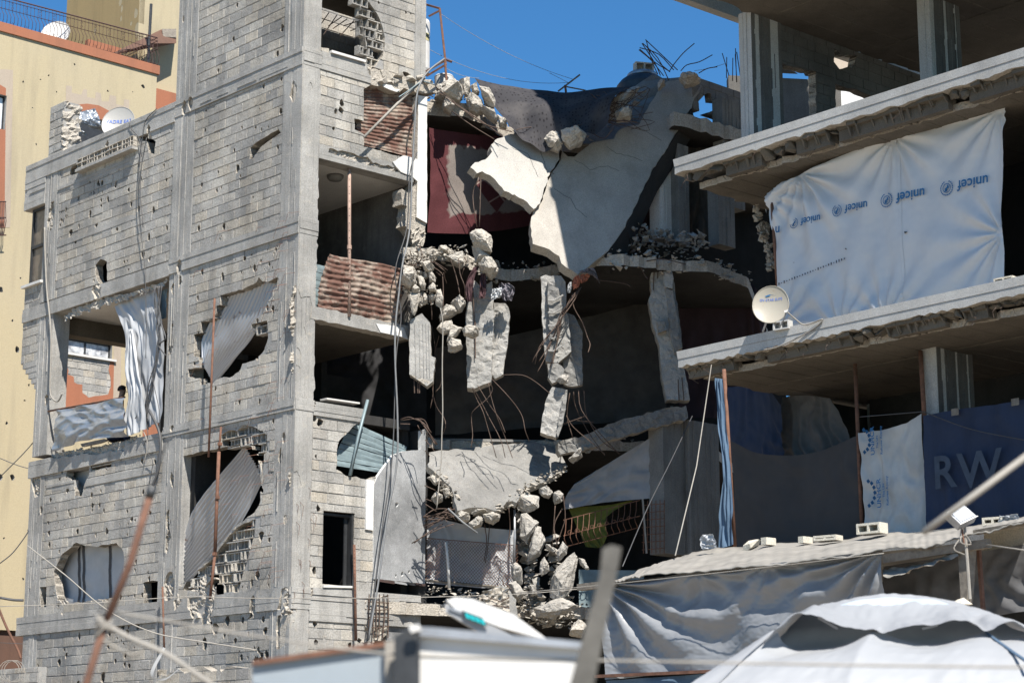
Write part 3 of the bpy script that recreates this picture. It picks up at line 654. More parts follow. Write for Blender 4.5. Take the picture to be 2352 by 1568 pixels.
# beam and lamp seen through the torn top room
slab('room_ceiling', .05, 1.8, .3, 2.9, 17.4, 17.52, 'soffit')
lc = FF.W(*v('A7', (740,60))[0], -.3); disc('ceiling_lamp', V((lc.x, lc.y, 17.4)), .17, .1, 'soffit', house)
lc = FF.W(*v('T10', (548,1125))[0], -.8); disc('ceiling_lamp', V((lc.x, lc.y, 13.45)), .17, .1, 'dark_concrete', house)
for i, (p, q_) in enumerate((((500,155),(345,380)), ((597,185),(432,425)), ((655,207),(495,315)), ((720,232),(550,348)), ((800,255),(637,435)), ((835,262),(678,315)), ((915,315),(760,375)))):
    wireo('rebar', [FF.W(*v('A7', p)[0], -.6), FF.W(*v('A7', q_)[0], -.45)], .011, 'rebar', '', '', parent=house)
emit_blocks(BLK, house)
# ================================================================ sheets, cloths, poles and wires on and in the corner house
def resample(P, n):
    P = [V(p) for p in P]
    if len(P) > 2: P = spline(P, 5)
    L = [0]
    for i in range(len(P)-1): L.append(L[-1]+(P[i+1]-P[i]).length)
    out = []
    for k in range(n+1):
        d = L[-1]*k/n; i = 0
        while i < len(L)-2 and L[i+1] < d: i += 1
        out.append(P[i].lerp(P[i+1], (d-L[i])/max(1e-9, L[i+1]-L[i])))
    return out
def loft(name, rows, nx, ny, mat, disp=None, nrm=None, parent=None, smooth=True, thick=None, uv=False, lin=False):
    rs = [resample(r, nx) for r in rows]
    cols = []
    for i in range(nx+1):
        cols.append(resample([r[i] for r in rs], ny) if not lin else [rs[0][i].lerp(rs[-1][i], j/ny) for j in range(ny+1)])
    nrm = V(nrm) if nrm is not None else (cols[nx][0]-cols[0][0]).cross(cols[0][ny]-cols[0][0]).normalized()
    if nrm.dot(V((0, 0, EYE))-cols[0][0]) < 0: nrm = -nrm
    def fn(i, j):
        p = cols[round(i*nx)][round(j*ny)].copy()
        if disp:
            d = disp(i, j); p += nrm*d if isinstance(d, (int, float)) else d
        return p
    mb = MB(); mb.grid(nx, ny, fn, thick=nrm*-thick if thick else None); o = mb.build(name, mat, parent, smooth=smooth)
    if uv:
        ul = o.data.uv_layers.new(name='UVMap')
        for lp in o.data.loops:
            k = lp.vertex_index % ((nx+1)*(ny+1)); ul.data[lp.index].uv = ((k % (nx+1))/nx, (k//(nx+1))/ny)
    return o, fn
def folds(amp, k, seed=0, crump=.4, diag=0., freq=6):
    def f(u, w):
        p = V((u*freq, w*freq*.8, seed*3.1)); n1 = noise.noise(p*.5); n2 = noise.noise(p)
        r = 1-abs(noise.noise(p*1.3+V((9, 2, 4))))*2
        return amp*(math.sin(6.283*(k*(u+diag*w)+1.3*n1+seed))*.6*(.5+.5*w)+crump*(n2+.8*r))
    return f
def crumple(amp, freq, seed):
    def f(u, w):
        s = 0; q = 1
        for o in range(3):
            p = V((u*freq*q+seed, w*freq*q*.9, seed)); s += (1-2*abs(noise.noise(p)))*amp/q; q *= 2
        return s
    return f
def LW(view, n, *p): return [FL.W(x, y, n) for x, y in v(view, *p)]
def FW(view, n, *p): return [FF.W(x, y, n) for x, y in v(view, *p)]
def DW(view, d, *p): return [dep(x, y, d) for x, y in v(view, *p)]
# rusty and galvanised sheet metal
def rustmat(name, base, rustc, lo, hi, metal=.3, scale=2.2):
    m, t, p, co = newmat(name)
    n1 = noise_(t, co, scale, 7, .7, (1, 1, 1.6)); n2 = noise_(t, co, 14, 4, .7)
    k = N(t, 'ShaderNodeMath', operation='MULTIPLY_ADD'); k.inputs[1].default_value = .35; t.links.new(n2, k.inputs[0]); t.links.new(n1, k.inputs[2])
    f = ramp(t, k.outputs[0], [(lo, 0), (hi, 1)])
    c = mixc(t, f, base, mixc(t, n2, [x*.5 for x in rustc], rustc)); t.links.new(c, p.inputs['Base Color'])
    t.links.new(ramp(t, f, [(0, .42), (1, .9)]), p.inputs['Roughness']); t.links.new(ramp(t, f, [(0, metal), (1, 0)]), p.inputs['Metallic'])
    bump(t, p, n2, .25, .01)
rustmat('rusty_sheet', (.26, .215, .175), (.135, .066, .047), .54, .72, .1, 1.9)
rustmat('grey_sheet', (.30, .31, .33), (.2, .12, .08), .80, .90, .5)
def corr(u0, amp, waves, sd, crump=.012):
    return lambda i, j: amp*math.sin(6.283*waves*(j if u0 else i))+crump*noise.noise(V((i*5, j*5, sd)))
tag(loft('corrugated_sheet', [LW('A3', -.2, (720,860), (1260,790)), LW('A3', -.13, (430,1420), (1010,1330)), LW('A4', -.1, (415,120), (540,370))], 90, 30, 'grey_sheet', corr(False, .022, 15, 2, .03))[0],
    'crumpled grey corrugated iron filling the upper gap beside the corner column', 'metal sheet')
tag(loft('corrugated_sheet', [LW('A4', -.22, (860,1000), (1060,1350)), LW('A5', -.16, (360,40), (760,330)), LW('A5', -.12, (215,420), (240,890))], 90, 40, 'grey_sheet', corr(False, .024, 13, 5, .02))[0],
    'bent corrugated iron leaning in the doorway-sized hole of the second storey', 'metal sheet')
tag(loft('rusted_sheet', [FW('T10', -.16, (745,600), (1075,600)), FW('T10', -.16, (690,880), (1080,900)), FW('T10', -.12, (730,1000), (1100,1090))], 40, 110, 'rusty_sheet', lambda i, j: .011*math.sin(6.283*17*j+1.5*noise.noise(V((i*3, j*3, 2))))+.05*noise.noise(V((i*2, j*3, 1)))+.03*abs(noise.noise(V((i*6, j*7, 1)))), nrm=FF.n)[0],
    'rust-streaked ribbed iron sheet closing the gap left of the white column', 'metal sheet')
mb, fn = loft('crumpled_sheet', [FW('T11', -.05, (495,185), (640,215), (830,245), (1000,290)), FW('T11', .0, (455,300), (640,330), (1000,400)), FW('T11', -.02, (420,450), (640,470), (990,520)), FW('T11', -.06, (418,580), (640,612), (960,662))], 70, 60, 'rusty_sheet',
    lambda i, j: .014*math.sin(6.283*11*j+2*noise.noise(V((i*3, j*3, 7))))+crumple(.032, 4.2, 3)(i, j), nrm=FF.n)
tag(mb, 'crumpled rust-brown iron sheet standing on the landing as a railing', 'metal sheet')
def shutter(name, quad, n, mat, label, cat='shutter'):
    t = thing(name, label, cat)
    tl, tr, br, bl = quad; nv = (tr-tl).cross(bl-tl).normalized()
    if nv.dot(V((0, 0, EYE))-tl) < 0: nv = -nv
    for i in range(n):
        f0, f1 = i/n, (i+.93)/n; A_, B_, D_, E_ = tl.lerp(bl, f0), tr.lerp(br, f0), tr.lerp(br, f1), tl.lerp(bl, f1)
        k = R.uniform(-.012, .012); m = MB()
        m.grid(6, 2, lambda u, w: A_.lerp(B_, u).lerp(E_.lerp(D_, u), w)+nv*(.005*math.sin(3.14*w)+k+.025*noise.noise(V((u*4+i, w, i*.7)))), thick=nv*-.006)
        m.build('slat', mat, t)
    return t
shutter('roller_shutter', [*FW('T11', -.3, (650,1330), (1040,1510)), *FW('T12', -.2, (980,140), (520,70))], 8, 'slate_metal', 'dented grey-green roller shutter hanging askew in the round hole above the dark doorway')
shutter('roller_shutter', FW('T11', -.45, (360,235), (560,290), (560,620), (360,580)), 6, 'slate_metal', 'blue-grey slatted shutter half hidden behind the crumpled rusty sheet')
wireo('flat_bar', FW('T11', .06, (770,1187), (705,1440))+FW('T12', .03, (648,140)), .035, 'slate_metal', 'blue-grey steel bar leaning across the round hole with the shutter', 'steel bar', k=4)
def prop(name, p, q, r, mat, label, holes=0, cat='pole', sleeve=True):
    t = thing(name, label, cat); pp = p; d = (q-p)
    MB().tube([p, p.lerp(q, .5), q], r, 10).build('tube', mat, t, smooth=True)
    if sleeve:
        c = p.lerp(q, .42); MB().tube([c-d.normalized()*.04, c+d.normalized()*.04], r*1.35, 10).build('collar', mat, t, smooth=False)
    for i in range(holes):
        c = p.lerp(q, (i+.5)/holes); tw = (V((0, 0, EYE))-c).normalized()
        MB().tube([c+tw*r*.85, c+tw*r*1.06], r*.3, 6).build('pin_hole', 'dark_metal', t)
    return t
plain('rust_pink', (.36, .25, .20), .8, .1, .3, 6, .2)
prop('steel_prop', FW('T11', .04, (643,612))[0], FW('T10', -.12, (643,1062))[0], .035, 'rust_pink', 'pale rusty steel prop between landing and ceiling in front of the crumpled sheet', 22)
prop('rusty_pole', LW('A4', .3, (482,1115))[0], LW('A3', .22, (545,1030))[0], .022, 'rust', 'thin straight rusty pole hanging before the upper corrugated sheet', sleeve=False)
pb = thing('rusty_prop', 'thick rusty two-part prop standing before the lower corrugated sheet', 'pole')
MB().tube(LW('A5', .12, (497,1030), (548,560)), .028, 10).build('outer_tube', 'rust', pb, smooth=True)
MB().tube(LW('A5', .12, (548,570), (566,60))+LW('A4', .12, (590,1060)), .034, 10).build('middle_tube', 'rust', pb, smooth=True)
MB().tube(LW('A4', .12, (590,1070), (612,800)), .022, 8).build('inner_tube', 'rust', pb, smooth=True)
for w, p in (('A5', (545,560)), ('A4', (575,1540)), ('A4', (600,980))): q_ = LW(w, .12, p)[0]; MB().tube([q_-Z*.03, q_+Z*.03], .05, 6).build('collar', 'rust', pb)
t = prop('perforated_post', FW('T12', .12, (688,1275))[0], FW('T12', .12, (677,615))[0], .026, 'rust', 'rusty perforated angle post standing beside the dark doorway', 24, sleeve=False)
prop('rusty_pole', LW('T02', .15, (1132,1340))[0], LW('T02', .15, (1120,905))[0], .02, 'rust', 'short rusty pole against the middle column near the ground', sleeve=False)
# white striped sheeting behind the holes of the second storey
plain('tarp_black', (.05, .05, .055), .8, 0, .2, 3, 0)
for lab, P, stripes in (('white sheeting with black stripes behind the large oval hole low on the left', ('T02', [(330,580), (900,600)], [(330,1060), (900,1010)]), (.40, .455, .77)), ('pale sheeting behind the small hole under the balcony', ('A6', [(540,600), (830,600)], [(540,1080), (830,1040)]), ())):
    tr = LW(P[0], -.32, *P[1]); br = LW(P[0], -.32, *P[2])
    o, fn = loft('plastic_sheet', [tr, br], 30, 24, 'tarp_white', folds(.02, 3, 2), nrm=FL.n); tag(o, lab, 'tarpaulin')
    for s_ in stripes:
        m = MB(); m.grid(1, 24, lambda u, w: tr[0].lerp(tr[1], s_+.028*(u-.5)).lerp(br[0].lerp(br[1], s_+.028*(u-.5)), w)+FL.n*(.012+folds(.02, 3, 2)(s_, w)))
        m.build('stripe', 'tarp_black', o)
# ---- the balcony
o, fn = loft('hanging_tarp', [LW('T01', -.15, (800,545), (905,478), (1080,418)), LW('T01', -.12, (862,720), (960,740), (1135,700)), LW('T01', -.08, (868,1000), (960,1010), (1130,980)), LW('T01', .0, (880,1280), (940,1290), (1120,1240)), LW('T01', .02, (885,1425), (940,1410), (1100,1340))], 70, 60, 'tarp_white',
     folds(.032, 2.2, 4, 1.2, .3), nrm=FL.n)
tag(o, 'grey-white tarpaulin hanging as a curtain over the balcony', 'tarpaulin')
o, fn = loft('hanging_tarp', [LW('T01', .0, (888,700), (915,700)), LW('T01', .06, (862,960), (950,950)), LW('T01', .1, (888,1150), (985,1120)), LW('T01', .1, (862,1310), (1000,1250)), LW('T01', .1, (878,1440), (1003,1385))], 30, 60, 'tarp_white', folds(.05, 2.5, 9, .5), nrm=FL.n)
tag(o, 'bright narrow white tarpaulin strip falling over the balcony edge', 'tarpaulin')
o, fn = loft('blue_plastic', [LW('T01', -.25, (1105,440), (1152,420)), LW('T01', -.25, (1100,640), (1145,620))], 10, 16, 'slate_metal', folds(.03, 2, 3), nrm=FL.n); tag(o, 'scrap of blue plastic beside the cables at the balcony top', 'plastic')
plain('silver', (.27, .30, .34), .33, .35, .25, 4, .1)
o, fn = loft('silver_sheet', [LW('T01', .03, (405,1262), (610,1225), (862,1172)), LW('T01', .12, (385,1400), (600,1370), (870,1310)), LW('T01', .06, (380,1545), (450,1520), (600,1470), (885,1440))], 80, 50, 'silver', lambda i, j: folds(.05, 2.2, 8, 1.0, .5, 4)(i, j)+crumple(.035, 2.3, 8)(i, j), nrm=FL.n)
tag(o, 'crinkled silver-blue plastic sheet over the balcony railing', 'tarpaulin')
rl = thing('balcony_railing', 'thin rusty rail behind the silver sheet on the balcony', 'railing')
MB().tube(LW('T01', .0, (332,1265), (860,1168)), .022, 6).build('top_rail', 'rust', rl)
for x in (420, 530, 640, 750, 850): MB().tube(LW('T01', -.02, (x, 1262-(x-332)*.18), (x, 1500-(x-332)*.16)), .014, 5).build('baluster', 'rust', rl)
o = MB().sheet(FL, FL.poly(v('T01', (560,1490),(720,1455),(745,1465),(690,1485),(570,1510)), .1), [], .06, .12).build('cardboard', 'wood'); tag(o, 'torn strip of brown board under the silver sheet', 'board')
# cables down the balcony's right side
for i in range(5):
    q = random.Random(i); j = lambda: q.uniform(-14, 14)
    wireo('cable', spline(LW('T01', .04, (1060+i*14, 400), (1068+i*9+j(), 560), (1090+j(), 700), (1098+j(), 800), (1080+j(), 930), (1040+j()*1.5, 1090), (1010+j(), 1250), (1010+j(), 1390))), .013, 'wire', 'black cable in the bundle drooping beside the balcony curtain', 'cable', 'cables bundled beside the balcony curtain')
wireo('cable', spline(LW('T01', .05, (1105,650), (1140,760), (1095,810), (1140,880))), .016, 'wire', 'thick black cable looping out from the bundle beside the curtain', 'cable')
wireo('cable', spline(LW('T01', .07, (308,0), (310,150), (322,420), (350,700), (350,900), (345,1120), (365,1180), (400,1195), (430,1140))), .02, 'pale_wire', 'pale cable running down the left column and looping at the balcony', 'cable')
wireo('cable', spline(LW('A6', .08, (1400,100), (1490,280), (1520,420), (1515,600), (1490,760), (1440,890))), .03, 'wire', 'thick black cable sagging down below the balcony', 'cable')

hang = [((1080,750),(1005,830),(985,930),(962,1100),(950,1400),(965,1560)), ((1010,950),(975,1150),(968,1350),(985,1568)), ((890,850),(905,890),(960,960),(975,1080))]
for i, P in enumerate(hang): wireo('wire', spline(LW('T00', .05, *P)), .009, 'wire', ['thin dark wire looped over the roof edge and down the left bay', 'thin wire dangling down the middle of the left bay', 'short wire slack below the roof edge near the rusty dish'][i], 'wire')
for i, P in enumerate((((960,-20),(985,150),(1000,330),(1008,600),(1005,900)), ((1040,1000),(1075,1150),(1100,1300),(1098,1568)), ((1030,1250),(1000,1330),(1020,1420),(990,1500)))):
    wireo('wire', spline(LW('T01', .06, *P)), .008, 'wire', ['long thin wire hanging from the left bay across the balcony opening', 'thin wire drooping at the right end of the balcony floor', 'tangled wire end at the balcony floor'][i], 'wire')
for i, P in enumerate((((1330,300),(1380,420),(1370,560),(1345,660)), ((1390,560),(1440,640),(1420,780),(1400,870)), ((1250,200),(1300,130),(1340,160),(1350,260)))):
    wireo('wire', spline(LW('A6', .08, *P)), .009, 'pale_wire' if i == 0 else 'wire', ['pale strip of wire curling below the balcony curtain', 'dark wire loop on the wall below the balcony', 'small loop of wire at the foot of the balcony curtain'][i], 'wire')
# bare wire ends sticking out of the concrete: too thin to count
mb = MB(); q = random.Random(8)
for i in range(70):
    s = q.choice((q.uniform(0, .65), q.uniform(.1, 1.3), q.uniform(.0, 3.5))); z = q.uniform(5.2, 12.4); p = FL.at(s, z, .01); L = q.uniform(.15, .45)
    mb.tube([p, p+FL.n*L*.45-Z*L*.1+FL.u*L*.3, p+FL.n*L*.5-Z*L*.6+FL.u*L*.5], .004, 3)
for i in range(14):
    p = FF.at(q.uniform(.05, .5), q.uniform(5, 7), .01); L = q.uniform(.1, .3); mb.tube([p, p+FF.n*L*.4-Z*L*.3, p+FF.n*L*.3-Z*L], .004, 3)
tag(mb.build('tie_wires', 'rust', house), kind='stuff')
# long cables down the front
plain('cable_grey', (.16, .165, .17), .6, 0, .2)
wireo('cable', spline(FW('T10', .35, (1300,405), (1200,480), (1140,560), (1105,680), (1092,900), (1075,1200), (1060,1568))+FW('T11', .4, (1010,250), (985,450), (963,650), (958,900), (975,1300))+FW('T12', .4, (970,60), (905,420), (850,830), (775,1270))), .02, 'cable_grey', 'grey cable running from the roof frame down the whole front past the plaster wall', 'cable')
wireo('cable', spline(FW('T10', .3, (1110,1050), (1060,1200), (1040,1568))+FW('T11', .3, (960,300), (1000,600), (965,900))+FW('T12', .38, (940,0), (870,500), (820,900), (770,1280))), .013, 'wire', 'thinner dark cable beside the long grey cable on the front', 'cable')
wireo('pole', FW('T10', .25, (745,945), (1000,690), (1160,540)), .03, 'pale_wire', 'grey pipe slanting across the rusty sheet to the roof edge', 'pipe')
wireo('wire', spline(FW('T10', .3, (985,670), (1060,620), (1130,570), (1160,563), (1230,585))), .012, 'slate_metal', 'green hose along the broken slab edge', 'hose')
# ---- a person on the balcony, only head and shoulders above the rail
pp = FL.W(*v('T01', (846,1128))[0], -1.5)
def person(base, head, facing, name, label):
    me = bpy.data.meshes.new('body'); f = V(facing).normalized(); s = Z.cross(f)
    hip = V((head.x, head.y, base.z+.5))-f*.22; ch = hip.lerp(head, .62)
    vs = [hip, hip.lerp(ch, .5)+f*-.03, ch, ch.lerp(head, .45)-f*.03, head.lerp(ch, .32), head, head+Z*.07+f*.01]
    es = [(i, i+1) for i in range(6)]; rad = [.16, .15, .16, .075, .055, .085, .07]
    for sg in (-1, 1):
        k = len(vs); vs += [ch+s*.19*sg+Z*.02, ch+s*.25*sg+f*.08-Z*.24, ch+s*.16*sg+f*.3-Z*.28, hip+s*.1*sg, hip+s*.13*sg+f*.42, hip+s*.13*sg+f*.42-Z*.45, hip+s*.13*sg+f*.56-Z*.47]
        es += [(2, k), (k, k+1), (k+1, k+2), (0, k+3), (k+3, k+4), (k+4, k+5), (k+5, k+6)]; rad += [.075, .055, .04, .1, .08, .05, .04]
    me.from_pydata([tuple(x) for x in vs], es, [])
    o = bpy.data.objects.new('body', me); COL.objects.link(o)
    m = o.modifiers.new('skin', 'SKIN')
    for x, r in zip(me.skin_vertices[0].data, rad): x.radius = (r, r)
    me.skin_vertices[0].data[0].use_root = True
    o.modifiers.new('sub', 'SUBSURF').levels = 2
    dg = bpy.context.evaluated_depsgraph_get(); m2 = bpy.data.meshes.new_from_object(o.evaluated_get(dg)); bpy.data.objects.remove(o)
    o = bpy.data.objects.new(name, m2); COL.objects.link(o); m2.name = name
    m2.materials.clear(); m2.materials.append(MATS['navy_shirt']); m2.materials.append(MATS['skin'])
    for q in m2.polygons:
        q.use_smooth = True; c = q.center
        if c.z > head.z-.13: q.material_index = 1
    h = MB(); P = []
    for j in range(7):
        for i in range(14):
            th = 1.75*j/6; ph = 6.283*i/14; d = V((math.sin(th)*math.cos(ph), math.sin(th)*math.sin(ph), math.cos(th)))
            if d.dot(f) > .55 and j > 3: d = d*.8
            P.append(head+Z*.035-f*.015+d*(.108+.006*noise.noise(d*6)))
    h.add(P, [(j*14+i, j*14+(i+1) % 14, (j+1)*14+(i+1) % 14, (j+1)*14+i) for j in range(6) for i in range(14)]); h.build('hair', 'hair', o, smooth=True)
    e = MB()
    for sg in (-1, 1): e.chunk(head+s*.088*sg-Z*.01, (.02, .035, .05), R)
    e.chunk(head+f*.1-Z*.02, (.025, .025, .04), R); e.build('face', 'skin', o)
    return tag(o, label, 'person')
plain('navy_shirt', (.025, .03, .055), .9, 0, .2, 5, 0); plain('skin', (.32, .19, .13), .6, 0, .1, 5, 0); plain('hair', (.012, .010, .009), .7, 0, .2, 30, .2)
person(V((pp.x, pp.y, 8.6)), pp, b*-.2-a*.9+b*.9, 'person', 'person with dark hair and dark shirt sitting on the balcony beside the curtain')
# ---- red carpet and dark spotted cloth
def carpetmat():
    m, t, p, co = newmat('carpet'); uv = N(t, 'ShaderNodeUVMap'); sx = N(t, 'ShaderNodeSeparateXYZ'); t.links.new(uv.outputs[0], sx.inputs[0])
    ns = noise_(t, uv.outputs[0], 9, 2, .5); fine = noise_(t, co, 60, 3, .7)
    def mth(op, x, y):
        k = N(t, 'ShaderNodeMath', operation=op)
        for i, q in enumerate((x, y)):
            if hasattr(q, 'links'): t.links.new(q, k.inputs[i])
            else: k.inputs[i].default_value = q
        return k.outputs[0]
    wob = mth('MULTIPLY', mth('SUBTRACT', ns, .5), .16)
    U = mth('ADD', sx.outputs[0], wob); W_ = mth('ADD', sx.outputs[1], wob)
    dx = mth('ABSOLUTE', mth('SUBTRACT', U, .62), 0); dy = mth('ABSOLUTE', mth('SUBTRACT', W_, .47), 0)
    edge = mth('MAXIMUM', mth('MULTIPLY', dx, 1.0), mth('MULTIPLY', dy, 1.33))
    field = ramp(t, edge, [(.44, 1), (.47, 0)])
    dia = ramp(t, mth('ADD', mth('MULTIPLY', mth('ABSOLUTE', mth('SUBTRACT', sx.outputs[0], .62), 0), 1.5), mth('ABSOLUTE', mth('SUBTRACT', sx.outputs[1], .5), 0)), [(.30, 1), (.31, 0)])
    vo = N(t, 'ShaderNodeTexVoronoi', feature='DISTANCE_TO_EDGE'); vo.inputs['Scale'].default_value = 6; t.links.new(uv.outputs[0], vo.inputs['Vector'])
    lines = ramp(t, vo.outputs[0], [(.03, 1), (.06, 0)])
    red, beige = (.085, .030, .033), (.19, .165, .15)
    c = mixc(t, field, red, beige); c = mixc(t, dia, c, (.09, .033, .036)); c = mixc(t, mth('MULTIPLY', lines, mth('MULTIPLY', dia, .8)), c, (.32, .25, .22))
    c = mixc(t, 1.0, c, ramp(t, fine, [(.25, .6), (.75, 1.25)]), 'MULTIPLY')
    t.links.new(c, p.inputs['Base Color']); p.inputs['Roughness'].default_value = 1; p.inputs['Specular IOR Level'].default_value = .05
    bump(t, p, fine, .4, .01)
carpetmat()
cn = -.55
o, fn = loft('carpet', [FW('T10', cn, (1190,882), (1340,905), (1520,930))+FW('T20', cn, (0,945), (170,960)), FW('T10', cn, (1203,1200), (1500,1210))+FW('T20', cn, (0,1210), (170,1220)), FW('T11', cn, (1176,35), (1440,45), (1600,30))+FW('T21', cn, (0,10), (160,-20))], 60, 50, 'carpet', folds(.03, 1.6, 3, .5), nrm=FF.n, uv=True)
tag(o, 'dark red patterned carpet hung as a curtain beside the white column', 'carpet')
def spotmat():
    m, t, p, co = newmat('spotted_cloth'); uv = N(t, 'ShaderNodeUVMap'); mp = N(t, 'ShaderNodeMapping'); mp.inputs[3].default_value = (34, 16, 1); t.links.new(uv.outputs[0], mp.inputs[0])
    vo = N(t, 'ShaderNodeTexVoronoi'); vo.inputs['Scale'].default_value = 1; vo.inputs['Randomness'].default_value = .35; t.links.new(mp.outputs[0], vo.inputs['Vector'])
    c = mixc(t, ramp(t, vo.outputs['Distance'], [(.2, 1), (.27, 0)]), (.040, .039, .043), (.016, .015, .017)); c = mixc(t, ramp(t, noise_(t, co, 1.5, 4), [(.45, 0), (.8, .5)]), c, (.13, .12, .115))
    t.links.new(c, p.inputs['Base Color']); p.inputs['Roughness'].default_value = .95; p.inputs['Specular IOR Level'].default_value = .1
spotmat()
o, fn = loft('spotted_cloth', [DW('T10', 40.0, (1508,540), (1640,575))+DW('T20', 40.4, (0,595), (200,622), (370,638), (600,612), (860,588)), DW('T10', 39.6, (1640,720))+DW('T20', 39.6, (40,760), (250,740), (420,760), (700,680)), DW('T10', 39.2, (1740,900))+DW('T20', 39.2, (100,985), (250,1010), (430,960), (660,850))], 90, 40, 'spotted_cloth',
   lambda i, j: .10*math.sin(6.283*(1.8*i-.9*j))*j+.05*math.sin(6.283*(4*i+1.2*j))*j+.03*noise.noise(V((i*7, j*4, 2))), uv=True)
tag(o, 'dark spotted cloth slung between the broken roof edges', 'cloth')
# ================================================================ the torn-open middle of the house
def pl(x, d): r = ray(x, 700); k = d/r.y; return V((r.x*k, d, 0))      # point on the plan
def planslab(name, edge, back, z0, z1, mats=('shade_black', 'broken'), amp=.08, parent=house, tilt=None):
    P = [pl(x, d) for x, d in edge]; ed = rough([(p.x, p.y) for p in P], .14, amp, R, False)
    Q = ed+[(pl(x, d).x, d) for x, d in back]
    F0 = Frame((0, 0, 0), (1, 0, 0), (0, 1, 0), (0, 0, 1)); mb = MB(); mb.sheet(F0, Q, [], z0, z1, 0, 1, wob=.03)
    return mb.build(name, list(mats), parent), [V((x, y, z1)) for x, y in ed]
roofs, e_r = planslab('roof_slab', [(985, 39.6), (1060, 39.7), (1130, 40.6), (1180, 41.5), (1400, 42.5), (1480, 41.5), (1560, 40.2), (1720, 41.5)], [(1800, 52), (900, 52)], 15.2, 15.5)
flB, e_b = planslab('floor_slab', [(930, 38.4), (1000, 38.6), (1060, 38.9), (1120, 40), (1180, 40.4), (1260, 40), (1330, 39.2), (1420, 39.0), (1530, 39.4), (1625, 39.6), (1720, 41)], [(1800, 52), (900, 52)], 11.82, 12.05)
flC, e_c = planslab('floor_slab', [(975, 39.9), (1000, 40.2), (1150, 40.6), (1300, 40.3), (1450, 40.4), (1620, 40.5)], [(1800, 52), (900, 52)], 8.25, 8.45)
flD, e_d = planslab('floor_slab', [(860, 37.9), (975, 38.5), (1080, 38.9), (1200, 39.2), (1400, 39.6), (1620, 40)], [(1800, 52), (900, 52)], 4.75, 4.98)
MB().box8([V((pl(x, d).x, d, z)) for z in (0, 15.3) for x, d in ((880, 47), (1800, 47), (1800, 47.4), (880, 47.4))]).build('back_wall', 'shade_black', house)
MB().bx(3.3, 9.5, 3.1, 3.25, 0, 15.2).bx(.05, .35, 3.1, 3.3, 4.9, 8.4).build('partition_wall', 'shade_black', house)
# sagging floor plate, coloured dark in place of the shadow it should lie in
sg = plane3(dep(1010, 1060, 38.9), dep(1160, 1160, 38.4), dep(1290, 1000, 40.6))
sgp = sg.poly(v('B4', (310,690),(420,780),(470,1020),(640,990),(760,990),(850,1030),(1040,910),(1090,930),(1160,780),(1230,770),(1340,740),(1620,560),(1600,500),(1480,360),(1270,300),(830,340),(420,380),(180,420),(160,560)))
MB().sheet(sg, rough(sgp, .12, .03), [], -.14, 0, 0, 1, wob=.02).build('sagging_floor', ['dark_concrete', 'broken'], house)
MB().box8([V((pl(x, d).x, d, z)) for z, dz in ((8.45, 0), (8.5, 0)) for x, d in ((985, 40.3), (1300, 40.6), (1320, 45), (985, 45))]).build('screed', 'dark_concrete', house)
concrete('chunk', (.40, .37, .325), dark=.85, streak=.05, grain=22, bmp=1, bd=.05, warm=(.42, .37, .31))
concrete('shade_chunk', (.36, .34, .31), dark=.8, streak=.05, grain=22, bmp=1, bd=.04, warm=(.4, .34, .27))  # darker copy of the chunk colour for lumps lying in shade
# slab edges broken into lumps; small stones lie on them
def rubble(name, edge, n, size, seed, parent, spread=.35, back=.6, up=.1, mat='broken', off=0):
    q = random.Random(seed); mb = MB(); L = len(edge)-1
    for _ in range(n):
        k = q.uniform(0, L); i = min(int(k), L-1); p = edge[i].lerp(edge[i+1], k-i)
        s = size*q.choice((.35, .5, .5, .7, 1))*q.uniform(.7, 1.3)
        mb.chunk(p+V((q.uniform(-.1, .1), q.uniform(-.1, back), q.uniform(-.12, up)+off)), (s*q.uniform(.8, 1.5), s*q.uniform(.5, 1), s*q.uniform(.2, .7)), q, 8)
    o = mb.build(name, mat, parent); return tag(o, kind='stuff')
rubble('edge_rubble', e_b, 190, .17, 1, house); rubble('edge_rubble', [p+Z*-.18 for p in e_b], 90, .16, 2, house, back=.1, up=.05)
rubble('edge_rubble', [dep(930, 590, 38.1), dep(960, 600, 38.1), dep(990, 580, 38.3), dep(1050, 585, 38.6)], 260, .10, 31, house, back=.3, up=.12)
rubble('edge_rubble', [dep(925, 640, 38.0), dep(950, 680, 38.0), dep(985, 690, 38.0), dep(1000, 640, 38.1)], 90, .09, 32, house, back=.15, up=.1)
rubble('edge_rubble', [dep(1000, 1080, 38.5), dep(1060, 1160, 38.2), dep(1130, 1175, 38.2), dep(1220, 1110, 39.0), dep(1300, 1070, 39.4)], 330, .12, 33, house, back=.25, up=.05)
rubble('edge_rubble', [dep(985, 1350, 38.6), dep(1080, 1362, 38.7), dep(1180, 1372, 38.8), dep(1330, 1380, 39)], 300, .11, 34, house, back=.5, up=.08)
rubble('edge_rubble', [dep(1195, 1180, 39.1), dep(1220, 1300, 39.0), dep(1210, 1420, 38.8), dep(1320, 1430, 38.8)], 420, .13, 35, house, back=.6, up=.2, mat='shade_chunk')
rubble('edge_rubble', [dep(860, 195, 38.4), dep(960, 205, 39), dep(1060, 205, 39.4), dep(1150, 270, 39.4)], 220, .10, 36, house, back=.3, up=.08)
rubble('edge_rubble', e_r[:12], 30, .18, 3, house); rubble('edge_rubble', e_c, 90, .13, 4, house, back=1.6)
rubble('edge_rubble', e_d, 90, .15, 5, house, back=.5); rubble('edge_rubble', [dep(1400, 560, 39.5), dep(1480, 545, 39.9), dep(1540, 555, 40.2), dep(1620, 560, 40)], 260, .2, 6, house, back=.9, up=.3, mat='shade_chunk')
rubble('edge_rubble', [p+Z*.05 for p in e_b[6:]], 160, .13, 26, house, back=.5, up=.12, mat='shade_chunk')
